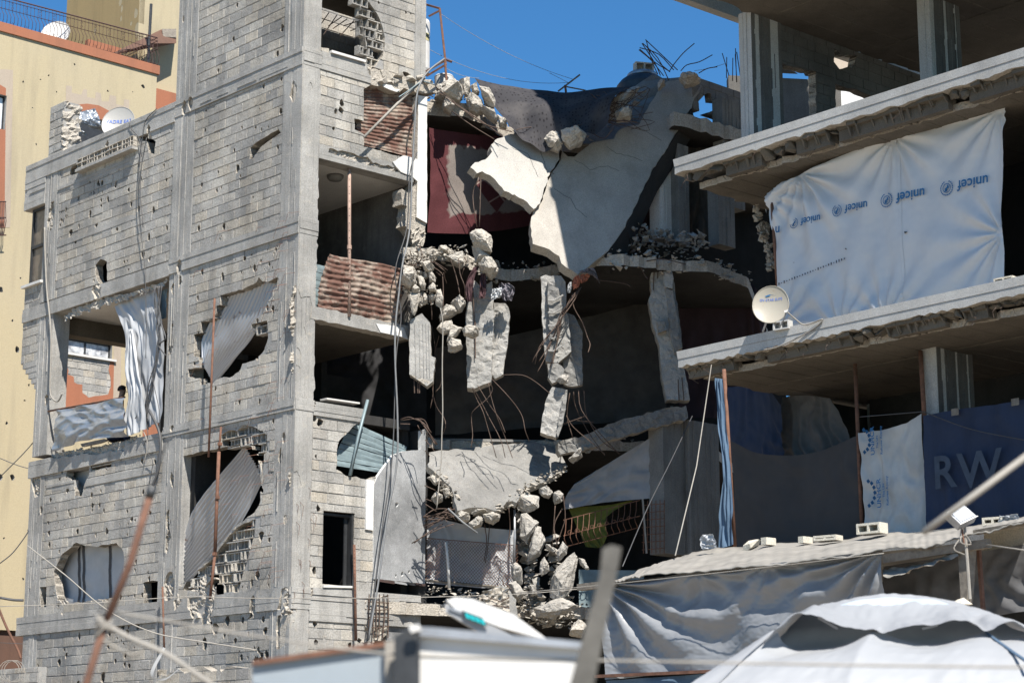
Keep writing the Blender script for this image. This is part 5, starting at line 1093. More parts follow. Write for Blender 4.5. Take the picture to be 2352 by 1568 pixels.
bars('B4', 38.6, [((1010,1000),(1020,1200),(1000,1400),(1040,1568)), ((760,1170),(770,1350),(750,1540)), ((800,1170),(790,1400),(760,1568)), ((1500,960),(1470,1200),(1460,1390)), ((1570,870),(1590,1100),(1560,1250),(1500,1400)), ((1560,1000),(1480,1160),(1490,1330),(1520,1400))], 'upright bent rod in the shadow under the sagging floor', 'rods under the sagging floor', .012)
bars('T21', 39.0, [((380,1290),(430,1380),(560,1480),(640,1560)), ((420,1130),(430,1230),(520,1400),(640,1568)), ((460,1120),(480,1260),(600,1420),(740,1560)), ((500,1130),(520,1300),(620,1460),(720,1540)), ((400,1140),(380,1300),(420,1450)), ((450,1330),(560,1340)), ((360,1350),(500,1300))], 'curved rod hanging beside the lowest broken column piece', 'rods beside the lowest column piece', .011)
wireo('cable', spline(DW('B2', 37.9, (480,-200), (507,0), (500,500), (505,1000), (495,1300), (490,1568))+DW('T12', 37.9, (1270,100), (1245,370))), .012, 'pale_wire', 'pale straight wire hanging the whole height of the torn gap', 'wire')
wireo('cable', DW('B4', 37.9, (370,1000), (520,1140), (680,1258)), .02, 'cable_grey', 'grey cable slanting below the lit floor corner', 'cable')
# rags caught on the columns
plain('dark_rag', (.075, .035, .04), .95, 0, .5, 6, .2); plain('grey_rag', (.14, .13, .15), .95, 0, .4, 5, .2); plain('orange_rag', (.42, .16, .10), .9, 0, .3, 6, .2)
def rag(name, view, d, rows, mat, label, amp=.07, k=3, sd=1): o, f = loft(name, [DW(view, d, *r) for r in rows], 24, 24, mat, folds(amp, k, sd, .6)); return tag(o, label, 'cloth')
rag('rag', 'B1', 38.3, [[(960,720),(1040,700)], [(880,880),(980,830)], [(850,1000),(960,960)], [(880,1170),(940,1170)]], 'dark_rag', 'dark red rag caught left of the hanging double column')
rag('rag', 'B1', 38.3, [[(1050,800),(1120,800)], [(1040,1000),(1130,990)], [(1030,1130),(1110,1120)]], 'dark_rag', 'dark speckled cloth hanging down the double column', sd=2)
rag('rag', 'B1', 38.4, [[(1300,930),(1420,920)], [(1290,1000),(1500,1000)], [(1350,1160),(1460,1150)]], 'grey_rag', 'grey garment hanging at the right of the double column', .1, 3, 3)
rag('rag', 'B1', 38.2, [[(1210,1000),(1330,980)], [(1190,1080),(1330,1060)], [(1190,1150),(1310,1110)]], 'tarp_white', 'pale rag wrapped on the double column', .06, 2, 4)
rag('rag', 'B3', 38.6, [[(510,290),(560,265)], [(495,350),(580,320)], [(505,415),(560,390)]], 'orange_rag', 'orange rag tied in the sheaf of rods', .08, 3, 5)
rag('rag', 'B3', 38.6, [[(580,260),(680,250)], [(575,320),(670,290)], [(590,350),(640,330)]], 'orange_rag', 'brown-orange cloth beside the orange rag', .08, 3, 6)
rag('rag', 'B3', 38.5, [[(560,220),(700,190)], [(600,240),(740,230)], [(720,250),(780,350)]], 'grey_rag', 'grey and blue rag over the rods under the fallen slab', .08, 3, 7)
rag('rag', 'B3', 38.5, [[(460,340),(490,330)], [(440,400),(480,420)], [(445,450),(470,450)]], 'tarp_white', 'white rag at the top of the sheaf of rods', .05, 2, 8)
# cloths in the shade
def curtain(name, d, rows, mat, label, amp=.06, k=3, sd=1, nx=40, ny=30): o, f = loft(name, [[dep(x, y, d) for x, y in r] for r in rows], nx, ny, mat, folds(amp, k, sd, .4)); return tag(o, label, 'cloth')
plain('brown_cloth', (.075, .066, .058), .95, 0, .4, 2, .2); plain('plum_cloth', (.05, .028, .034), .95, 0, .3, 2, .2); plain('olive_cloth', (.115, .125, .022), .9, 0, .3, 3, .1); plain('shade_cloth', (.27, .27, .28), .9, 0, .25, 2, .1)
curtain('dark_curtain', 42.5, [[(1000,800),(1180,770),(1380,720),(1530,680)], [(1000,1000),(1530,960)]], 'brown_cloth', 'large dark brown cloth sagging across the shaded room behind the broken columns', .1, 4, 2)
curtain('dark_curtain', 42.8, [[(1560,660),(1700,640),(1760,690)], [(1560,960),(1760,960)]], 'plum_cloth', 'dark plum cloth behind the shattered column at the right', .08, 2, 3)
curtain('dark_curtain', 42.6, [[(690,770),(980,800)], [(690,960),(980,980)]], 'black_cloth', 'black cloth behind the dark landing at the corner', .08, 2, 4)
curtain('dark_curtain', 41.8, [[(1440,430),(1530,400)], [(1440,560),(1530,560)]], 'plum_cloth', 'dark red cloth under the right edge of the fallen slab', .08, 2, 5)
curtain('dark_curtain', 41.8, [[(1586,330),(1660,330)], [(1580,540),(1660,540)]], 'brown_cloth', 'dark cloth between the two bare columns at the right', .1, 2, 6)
curtain('grey_cloth', 39.9, [[(1320,1110),(1420,1050),(1527,985)], [(1300,1140),(1410,1105),(1527,1080)], [(1295,1170),(1400,1152),(1526,1142)]], 'shade_cloth', 'large pale grey cloth stretched from the tilted beam to the column', .05, 2, 7)
curtain('yellow_cloth', 40.1, [[(1305,1165),(1390,1160),(1455,1148)], [(1325,1210),(1380,1200),(1395,1185)], [(1345,1255),(1380,1256),(1395,1230)]], 'olive_cloth', 'olive-yellow cloth behind the window grille', .05, 2, 8)
# window grille
gr = thing('window_grille', 'bulging wrought iron window grille under the pale grey cloth', 'grille')
q_ = random.Random(4)
for i in range(13):
    x = 1300+i*13.5; y0 = 1192-i*3.6; MB().tube(spline([dep(x, y0, 39.5), dep(x-1, y0+24, 39.45), dep(x-4, y0+44, 39.3), dep(x+2, y0+60, 39.4), dep(x, y0+64, 39.5)], 4), .008, 4).build('bar', 'rust', gr)
for y, n in ((0, 39.5), (36, 39.35), (62, 39.5)): MB().tube([dep(1294, 1194+y, n), dep(1470, 1148+y, n)], .009, 4).build('rail', 'rust', gr)
for i in range(9):
    c = dep(1308+i*17, 1222-i*4, 39.3); MB().tube([c+V((math.cos(k*.8)*.05*(1-k*.08), 0, math.sin(k*.8)*.05*(1-k*.08))) for k in range(10)], .006, 4).build('scroll', 'rust', gr)
for i in range(6): MB().tube([dep(1478+i*9.5, 1150-i*.5, 39.5), dep(1478+i*9.5, 1270, 39.5)], .009, 4).build('bar', 'rust', gr)
for i in range(7): MB().tube([dep(1474, 1160+i*17, 39.5), dep(1527, 1156+i*17, 39.5)], .008, 4).build('rail', 'rust', gr)
MB().tube([dep(1476, 1145, 39.48), dep(1485, 1270, 39.48)], .022, 4).build('edge_post', 'pale_wire', gr)
MB().box8([V((pl(x, d).x, d, z)) for z in (4.95, 5.8) for x, d in ((1325, 40.2), (1470, 40.4), (1470, 40.6), (1325, 40.4))]).build('tiled_wall', 'slate_metal', house)
# white sheet behind wire mesh
o, f = loft('white_sheet', [DW('B4', 39.2, (110,1060), (600,1180), (1080,1230)), DW('B4', 39.2, (110,1500), (1080,1580)), DW('B5', 39.2, (690,420), (1230,470), (1530,460))], 60, 40, 'tarp_white', folds(.05, 3, 5, .5)); tag(o, 'white plastic sheeting behind the wire mesh under the sagging floor', 'tarpaulin')
me_ = thing('wire_mesh', 'rusty diamond wire mesh stretched below the sagging floor', 'mesh'); m = MB(); fr = MB()
nx_, ny_ = 30, 12
def mq(u, w): 
    p = [dep(978, 1235, 38.85), dep(1190, 1252, 39.0)]; q2 = [dep(975, 1332, 38.85), dep(1190, 1352, 39.0)]
    return p[0].lerp(p[1], u).lerp(q2[0].lerp(q2[1], u), w)
for i in range(-ny_, nx_+1):
    for sg_ in (0, 1):
        u0 = i/nx_; pts = []
        for j in range(ny_+1):
            u = u0+j/nx_ if sg_ == 0 else u0+(ny_-j)/nx_
            if 0 <= u <= 1: pts.append(mq(u, j/ny_))
        if len(pts) > 1: m.tube(pts, .0045, 3)
tag(m.build('strands', 'rust', me_), kind='stuff')
MB().tube([mq(0, 0), mq(1, 0)], .008, 4).build('top_wire', 'rust', me_); MB().tube([mq(0, 1), mq(1, 1)], .03, 4).build('bottom_rail', 'wood', me_)
wireo('pipe', DW('B5', 38.6, (905,40), (920,200), (935,470)), .03, 'white_paint', 'white plastic pipe standing before the wire mesh', 'pipe')
wireo('pipe', DW('B4', 38.9, (1065,1010), (1070,1300), (1060,1568)), .025, 'galvanised', 'grey pipe standing right of the wire mesh', 'pipe')
# ---- roof clutter
def lathe(name, c, prof, mat, parent=None, k=24):
    mb = MB(); P = [c+V((math.cos(6.283*i/k)*r, math.sin(6.283*i/k)*r, z)) for r, z in prof for i in range(k)]
    mb.add(P, [(j*k+i, j*k+(i+1) % k, (j+1)*k+(i+1) % k, (j+1)*k+i) for j in range(len(prof)-1) for i in range(k)]+[tuple(range(k))[::-1], tuple((len(prof)-1)*k+i for i in range(k))])
    return mb.build(name, mat, parent, smooth=False)
tk = thing('water_heater', 'tall white cylindrical water tank beside the tower behind a rusty frame', 'water tank')
c = dep(966, 160, 41.0); r_ = 22/4573*41; lathe('drum', c, [(r_*.9, -.06), (r_, 0), (r_, 1.06), (r_*.9, 1.12)], 'white_paint', tk)
lathe('cap', c, [(r_*.96, -.1), (r_*.9, -.06)], 'galvanised', tk)
plain('sticker', (.45, .40, .20), .6, 0, .1, 4, 0)
m = MB(); m.grid(6, 1, lambda u, w: c+V((math.sin(.2+.9*u)*(r_+.004), -math.cos(.2+.9*u)*(r_+.004), .62+.17*w))); m.build('sticker', 'sticker', tk)
def text_mesh(body, size, extrude=0):
    cu = bpy.data.curves.new('lettering', 'FONT'); cu.body = body; cu.size = size; cu.resolution_u = 3; cu.offset = size*.018
    o = bpy.data.objects.new('lettering', cu); COL.objects.link(o); dg = bpy.context.evaluated_depsgraph_get()
    me = bpy.data.meshes.new_from_object(o.evaluated_get(dg)); bpy.data.objects.remove(o); bpy.data.curves.remove(cu)
    return me
def lettering(body, size, fn, mat, parent, name='lettering'):
    me = text_mesh(body, size); bm = bmesh.new(); bm.from_mesh(me)
    bmesh.ops.triangulate(bm, faces=bm.faces)
    xs = [q.co.x for q in bm.verts]; ys = [q.co.y for q in bm.verts]; cx_, cy_ = (min(xs)+max(xs))/2, (min(ys)+max(ys))/2
    for q in bm.verts: q.co = fn(q.co.x-cx_, q.co.y-cy_)
    bm.to_mesh(me); bm.free(); me.materials.clear(); me.materials.append(MATS[mat]); o = bpy.data.objects.new(name, me); COL.objects.link(o); o.parent = parent
    return o
lettering('ברוס', .13, lambda x, y: c+V((math.sin(.62+x/r_)*(r_+.008), -math.cos(.62+x/r_)*(r_+.008), .72+y)), 'dark_metal', tk)
t2 = thing('water_tank', 'short white drum among the rubble at the roof edge', 'water tank'); c = dep(1020, 200, 41.0); lathe('drum', c, [(.21, -.05), (.21, .2), (.215, .22), (.19, .23)], 'white_paint', t2); lathe('lid', c+Z*.23, [(.205, 0), (.19, .02)], 'white_paint', t2)
fr = thing('tank_stand', 'rusty angle-iron frame of the tank against the sky', 'frame')
for P in (((1010,20),(1024,150)), ((1010,20),(975,10)), ((1010,25),(985,38)), ((1022,140),(977,165)), ((1022,150),(980,175)), ((1024,138),(1038,143)), ((1022,140),(1026,190))): MB().tube([dep(x, y, 40.6) for x, y in P], .03, 4).build('strut', 'rust', fr)
bt = thing('black_tank', 'black domed plastic water tank behind the spotted cloth', 'water tank'); c = dep(1476, 200, 43.5)
lathe('body', c, [(.62, -.4), (.6, .0), (.5, .13), (.42, .19), (.3, .23)], 'dark_metal', bt, 32); lathe('lid', c+Z*.23, [(.36, 0), (.36, .04), (.33, .08), (.3, .1)], 'galvanised', bt, 24)
def hollow(name, M_, label, w=.4, h=.2, d=.2, mat='block', group=None):
    m = MB(); F = Frame((0, 0, 0), (1, 0, 0), (0, 1, 0), (0, 0, 1)); t_ = .03
    for x0, x1, y0, y1 in ((-w/2, w/2, -h/2, -h/2+t_), (-w/2, w/2, h/2-t_, h/2), (-w/2, -w/2+t_, -h/2+t_, h/2-t_), (w/2-t_, w/2, -h/2+t_, h/2-t_), (-t_/2, t_/2, -h/2+t_, h/2-t_)): m.box(F, x0, x1, y0, y1, -d/2, d/2)
    m.box(F, -w/2+t_, w/2-t_, -h/2+t_, h/2-t_, -d/2, -d/2+.03)
    o = m.build(name, [mat, 'broken']); o.matrix_world = M_; return tag(o, label, 'concrete block', group)
concrete('sand_block', (.52, .48, .4), dark=.85, streak=.05, bmp=.8)
bc = c+Z*.42; M_ = Matrix.Rotation(.25, 4, 'Z') @ Matrix.Rotation(math.pi/2, 4, 'X'); M_.translation = bc+V((.02, -.1, 0)); hollow('hollow_block', M_, 'hollow block weighing down the lid of the black tank', .44, .22, .2, 'sand_block')
an = thing('roof_antenna', 'wooden T-shaped mast with wires on the roof behind the spotted cloth', 'antenna')
for P, r, mt in ((((1282,210),(1332,172)), .025, 'wood'), (((1298,196),(1300,212)), .03, 'rust'), (((1298,199),(1345,208)), .02, 'wood')): MB().tube([dep(x, y, 42.5) for x, y in P], r, 4).build('bar', mt, an)
for i, (P, d1, d2, dr, lab) in enumerate((([(1012,32),(1315,182)], 40.6, 42.5, .15, 'thin wire sagging from the tank frame to the roof mast'), ([(988,115),(1305,190)], 40.6, 42.5, .25, 'lower wire across the sky to the roof mast'), ([(1026,158),(1100,180)], 40.6, 40, .05, 'short wire from the frame to the spotted cloth'), ([(1262,168),(1305,190)], 40, 42.5, 0, 'short line by the roof mast'), ([(1595,163),(1664,147)], 41, 41.2, .02, 'thin line to the starter bars'))):
    wireo('wire', sag(dep(*P[0], d1), dep(*P[1], d2), dr), .005, 'pale_wire', lab, 'wire')
# ================================================================ the yellow apartment house behind
def paint(name, c, c2, var=.5, bmp=.15):
    m, t, p, co = newmat(name); big = noise_(t, co, .5, 5, .6); st = noise_(t, co, 2.5, 4, .6, (1, 1, .1)); fine = noise_(t, co, 30, 3, .7)
    col = mixc(t, ramp(t, big, [(.35, 0), (.65, var)]), c, c2); col = mixc(t, ramp(t, st, [(.5, 0), (.78, .55)]), col, [x*.62 for x in c2]); col = mixc(t, 1, col, ramp(t, fine, [(.3, .9), (.7, 1.08)]), 'MULTIPLY')
    t.links.new(col, p.inputs['Base Color']); p.inputs['Roughness'].default_value = .9; bump(t, p, fine, bmp, .01)
paint('yellow_paint', (.36, .30, .19), (.345, .295, .205)); paint('orange_paint', (.28, .105, .055), (.26, .11, .063)); paint('pale_paint', (.335, .275, .215), (.32, .27, .215)); paint('shaded_yellow', (.30, .22, .105), (.26, .195, .10)); paint('brown_wood', (.10, .05, .032), (.07, .04, .03))  # the ochre tone is the yellow darkened for the tower's shaded side
yh = thing('apartment_building', 'cream yellow apartment house with orange bands and iron roof railing', 'building')
SY = 20.5
FY = Frame(C+a*SY, b, Z, -a)
def YP(view, *p): return FY.poly(v(view, *p))
tR = YP('T00', (1083,480))[0][0]; zt0 = YP('T00', (1083,515))[0][1]; zt1 = YP('T00', (1083,455))[0][1]
ph = [rough(pock(FY, *YP(w, p)[0], r, R, 1.1), .05, .01) for w, p, r in (('T01', (182,822), .13), ('T01', (120,840), .09), ('T01', (5,425), .09), ('T01', (85,640), .035), ('T01', (142,350), .03), ('T01', (200,1085), .04), ('T01', (170,1190), .035), ('T01', (48,1348), .05), ('T02', (85,150), .085), ('T02', (2,155), .1), ('T00', (987,597), .06), ('T02', (160,850), .035), ('T02', (28,570), .03), ('T00', (515,445), .03), ('T00', (335,520), .03), ('T00', (160,565), .03), ('T00', (280,548), .025), ('T00', (390,635), .025), ('T00', (743,628), .03), ('T00', (915,635), .02), ('T00', (250,995), .03), ('T00', (225,745), .02))]
aw = YP('T00', (490,790), (755,840), (755,1010), (490,1000)); x0, x1, y0, y1 = bbox(aw)
winrect = [(x0, y0-.4), (x1, y0-.4), (x1, y1), (x0, y1)]
w2 = bbox(YP('T01', (430,750), (770,910))); w2r = [(w2[0], w2[2]), (w2[1], w2[2]), (w2[1], w2[3]), (w2[0], w2[3])]
w3 = YP('T00', (-120,620), (35,660), (35,880), (-120,860)); w3 = bbox(w3); w3r = [(w3[0], w3[2]), (w3[1], w3[2]), (w3[1], w3[3]), (w3[0], w3[3])]
blk = rough(YP('T01', (460,890),(760,905),(750,980),(765,1100),(745,1145),(610,1170),(570,1140),(565,1080),(510,1070),(505,1020),(470,1010)), .1, .02)
shop = YP('T02', (-200,1190), (150,1190)); zs_ = shop[0][1]
MB().sheet(FY, [(-7, zs_), (tR, zs_), (tR, zt0), (-7, zt0)], ph+[winrect, w2r, w3r, blk], -.25, 0, 0, 1).build('wall', ['yellow_paint', 'mortar'], yh)
MB().box8([FY.at(s, z, n) for n in (-12, -.25) for s, z in ((-7, 0), (tR, 0), (tR, zt0), (-7, zt0))]).build('body', 'shaded_yellow', yh)
MB().box(FY, -7, tR, 0, zs_-.02, -.24, -.1).build('shop_front', 'brown_wood', yh)
MB().box(FY, -7, tR+.06, zt0, zt1, -.3, .06).build('parapet', 'orange_paint', yh)
MB().box(FY, tR+.02, tR+5, 0, zt1-.35, -3, -.9).build('side_wall', 'orange_paint', yh)
def panel(name, P, n, mat): return MB().sheet(FY, P, [winrect, w2r, w3r, blk], n-.004, n, 0, 0).build(name, mat, yh)
panel('arch_panel', YP('T00', (488,1060),(490,745),(530,722),(600,716),(680,728),(750,765),(800,815),(800,1060)), .012, 'orange_paint')
panel('plaster_surround', YP('T00', (445,1060),(455,590),(495,595),(495,640),(560,655),(575,615),(600,620),(600,670),(655,680),(660,635),(695,645),(700,700),(750,700),(755,655),(800,665),(800,720),(850,730),(855,685),(890,690),(890,1060)), .006, 'pale_paint')
panel('orange_panel', YP('T01', (300,920),(785,925),(775,1300),(300,1340)), .012, 'orange_paint'); panel('pale_band', YP('T01', (785,700),(835,700),(830,1300),(780,1300)), .006, 'pale_paint')
panel('orange_panel', YP('T00', (-150,540),(0,585),(40,610),(30,1568),(-150,1568)), .012, 'orange_paint'); panel('pale_band', YP('T00', (-150,480),(45,480),(90,485),(70,1568),(-150,1568)), .006, 'pale_paint')
YB = []; x0b, x1b, y0b, y1b = bbox(blk)
block_wall(FY, x0b, x1b, y0b, y1b, [], [], [], 91, parent=yh, store=YB); emit_blocks(YB, yh, 60)
def window(F, r, parent, paneM, cols=1, n=-.12):
    x0, x1, y0, y1 = r; m = MB(); e = .05
    for q in ((x0, x0+e, y0, y1), (x1-e, x1, y0, y1), (x0+e, x1-e, y0, y0+e), (x0+e, x1-e, y1-e, y1)): m.box(F, *q, n-.05, n)
    for k in range(1, cols): m.box(F, x0+(x1-x0)*k/cols-.03, x0+(x1-x0)*k/cols+.03, y0+e, y1-e, n-.05, n)
    w_ = m.build('window', 'dark_metal', parent)
    for k in range(cols): MB().box(F, x0+(x1-x0)*k/cols+.03, x0+(x1-x0)*(k+1)/cols-.03, y0+e, y1-e, n-.035, n-.02).build('pane', paneM, w_)
    return w_
plain('film', (.55, .56, .57), .25, 0, .55, 6, .5, c2=(.12, .12, .13)); plain('white_pane', (.62, .66, .7), .3, 0, .1, 2, 0)
window(FY, bbox(winrect), yh, 'dark_metal'); window(FY, w2, yh, 'film', 2); window(FY, w3, yh, 'white_pane', 1)
MB().box(FY, w2[0]-.1, w2[1]+.12, w2[2]-.06, w2[2], -.1, .08).build('window_sill', 'white_paint', yh)
# roof structures
def ybox(name, view, pts, n0, n1, mat):
    P = [FY.px(*q, n1) for q in v(view, *pts)]; x0, x1, y0, y1 = bbox(P)
    return MB().box(FY, x0, x1, y0, y1, n0, n1).build(name, mat, yh)
tx = FY.px(*v('T00', (957,100))[0], -1.2)
TF = [rough(pock(FY, q[0], q[1], r, R, 1.3), .05, .01) for q, r in (((2.2, 18.2), .1), ((3.1, 17.6), .08), ((3.4, 18.6), .12))]
FT = Frame(FY.at(tx[0], 0, -1.2), a, Z, -b)
lx = FT.px(*v('T00', (458,100))[0])[0]
thl = [rough(pock(FT, *FT.px(*v('T00', p)[0]), r, R, 1.6), .05, .012) for p, r in (((840,60), .07), ((835,130), .06), ((938,90), .12), ((905,160), .06), ((655,215), .07), ((945,200), .14), ((830,15), .1))]
MB().sheet(FT, [(0, 15), (lx, 15), (lx, 29), (0, 29)], thl, -.2, 0, 0, 1).build('stair_tower_side', ['shaded_yellow', 'mortar'], yh)
MB().box8([FT.at(s, z, n) for n in (-4, -.22) for s, z in ((0.2, 15), (lx, 15), (lx, 29), (0.2, 29))]).build('stair_tower', 'shaded_yellow', yh)
MB().box8([FY.at(tx[0]+q, z, n) for n in (-4, -1.2) for q, z in ((.003, 15), (5, 15), (5, 29), (.003, 29))]).build('stair_tower_front', 'yellow_paint', yh)
ybox('roof_wall', 'T00', ((610,270), (830,440)), -1.1, -.9, 'orange_paint')
cp = lambda p, n: FY.W(*v('T00', p)[0], n)
MB().hull([cp((775,370), -.3), cp((1110,205), -1.0), cp((1215,205), -1.2), cp((1215,300), -.6), cp((1040,300), -.35), cp((790,378), -.3), cp((1110,245), -1.0)]).build('wooden_canopy', 'brown_wood', yh)
MB().hull([cp((1115,200), -.9), cp((1215,200), -.9), cp((1215,260), -.75), cp((1125,255), -.75)]).build('canopy_cap', 'wood', yh)
ybox('canopy_wall', 'T00', ((1085,300), (1230,500)), -2.2, -1.9, 'pale_paint'); ybox('canopy_shade', 'T00', ((850,380), (1090,470)), -1.6, -1.4, 'brown_wood')
MB().tube([FY.W(*v('T00', (1020,440))[0], -.2), FY.W(*v('T00', (1042,30))[0], -.2)], .045, 8).build('vent_pipe', 'dark_metal', yh)
MB().box8([FY.W(*v('T00', p)[0], n) for n in (-.6, -.3) for p in ((80,205), (250,250), (255,225), (85,172))]).build('roof_tray', 'dark_metal', yh)
rl = MB(); RL = thing('tmp', 'x', 'x'); bpy.data.objects.remove(RL)
rt, rb_ = v('T00', (-60,-40), (1085,262)), v('T00', (-60,150), (1085,452))
def rp(u, w, out=0): 
    p = FY.W(rt[0][0]+(rt[1][0]-rt[0][0])*u, rt[0][1]+(rt[1][1]-rt[0][1])*u, .02); q = FY.W(rb_[0][0]+(rb_[1][0]-rb_[0][0])*u, rb_[0][1]+(rb_[1][1]-rb_[0][1])*u, .02)
    return p.lerp(q, w)+FY.n*out
plain('iron', (.10, .055, .05), .7, .3, .3)
rail = MB().tube([rp(0, 0), rp(1, 0)], .022, 5).build('railing', 'iron', yh)
for w_ in (.12, .42, .97): MB().tube([rp(0, w_, .02), rp(1, w_, .02)], .011, 4).build('rail', 'iron', rail)
nbar = 46
for i in range(nbar+1):
    u = i/nbar; MB().tube([rp(u, .0), rp(u, .2, .0), rp(u, .45, -.03), rp(u, .68, .1), rp(u, .85, .08), rp(u, 1.0, 0)], .008, 4).build('baluster', 'iron', rail)
for i in range(12):
    u = (i+.5)/12
    for w_, r in ((.2, .05), (.34, .05), (.9, .04)):
        c_ = rp(u, w_, .02); MB().tube([c_+FY.u*math.cos(k*.9)*r*(1-.07*k)+Z*math.sin(k*.9)*r*(1-.07*k) for k in range(9)], .006, 4).build('scroll', 'iron', rail)
side = [FY.W(*v('T00', p)[0], n) for p, n in (((1085,262), .02), ((1085,262), -1.5))]
for w_ in (0, .12, .42, .97):
    p = rp(1, w_); MB().tube([p, p+a*2.2], .014, 4).build('rail', 'iron', rail)
for k in range(1, 9): p = rp(1, 0); MB().tube([p+a*.25*k, p+a*.25*k-Z*.25, rp(1, 1)+a*.25*k], .008, 4).build('baluster', 'iron', rail)
br = thing('balcony_grille', 'dark iron balcony grille at the left picture edge on the yellow house', 'railing')
for i in range(7): p = FY.W(*v('T00', (-30+i*11, 1390))[0], .3); MB().tube([p, p-Z*.25+FY.n*.05, p-Z*.6+FY.n*.12, p-Z*1.0], .012, 4).build('bar', 'iron', br)
for y in (1390, 1500, 1620): MB().tube([FY.W(*v('T00', (-40, y))[0], .3), FY.W(*v('T00', (42, y))[0], .3)], .02, 4).build('rail', 'iron', br)
# dishes
def dish(name, c, face, r, mat, label, rot=0, stand=True):
    t = thing(name, label, 'satellite dish'); f = V(face).normalized(); x = f.cross(Z).normalized(); y = x.cross(f)
    m = MB(); k = 28; prof = [(i/8, .22*(i/8)**2) for i in range(9)]
    P = [c+(x*math.cos(6.283*j/k)+y*math.sin(6.283*j/k)*1.06)*r*q+f*r*h for q, h in prof for j in range(k)]
    m.add(P, [(i*k+j, i*k+(j+1) % k, (i+1)*k+(j+1) % k, (i+1)*k+j) for i in range(8) for j in range(k)]); m.build('reflector', mat, t, smooth=True)
    m = MB(); m.tube([c+(x*math.cos(6.283*j/k)+y*math.sin(6.283*j/k)*1.06)*r+f*r*.22 for j in range(k+1)], .008, 4); m.build('rim', mat, t)
    return t, x, y, f
rustmat('dish_white', (.33, .32, .30), (.34, .17, .07), .80, .93, 0, 3.0); rustmat('dish_cream', (.31, .285, .235), (.34, .2, .1), .80, .95, 0, 5)
d1c = FL.W(*v('A1', (985,255))[0], -.7); t, x, y, f = dish('satellite_dish', d1c, V((-.15, -1, .25)), .38, 'dish_white', 'rust-spotted white satellite dish behind the roof edge of the corner house')
plain('print_blue', (.10, .16, .42), .6, 0, .1, 3, 0)
lettering('VADRE SAT', .12, lambda p, q: d1c+x*-p*-1+y*(q+.06)+f*(.012+.22*(p*p+(q+.06)**2)/.5) if x.x > 0 else d1c-x*p+y*(q+.06)+f*(.012+.22*(p*p+(q+.06)**2)/.5), 'print_blue', t)
MB().tube([d1c-f*.02, d1c-f*.25-Z*.5, V((d1c.x, d1c.y, 15.45))-f*.2], .03, 6).build('mast', 'galvanised', t)
d2c = FY.W(*v('T00', (388,245))[0], -.5); t, x, y, f = dish('satellite_dish', d2c, V((-.1, -1, .35)), .44, 'white_paint', 'white satellite dish behind the iron railing of the yellow house'); MB().tube([d2c-f*.02, d2c-f*.1-Z*.8], .03, 6).build('mast', 'galvanised', t)
o, fn = loft('foil_sheet', [[FY.W(*q, .5) for q in v('T00', (495,785), (650,752))], [FY.W(*q, .7) for q in v('T00', (520,840), (690,860))], [FY.W(*q, .5) for q in v('T00', (660,900), (740,912))]], 40, 40, 'silver', crumple(.09, 3.5, 4)); tag(o, 'crumpled silver sheet flapping in the arched window of the yellow house', 'tarpaulin')
o, fn = loft('foil_sheet', [[FY.W(*q, .15) for q in v('T00', (492,800), (530,850))], [FY.W(*q, .15) for q in v('T00', (500,910), (590,940))]], 20, 20, 'silver', crumple(.06, 3, 9)); tag(o, 'dull grey sheet hanging in the left half of the arched window', 'tarpaulin')
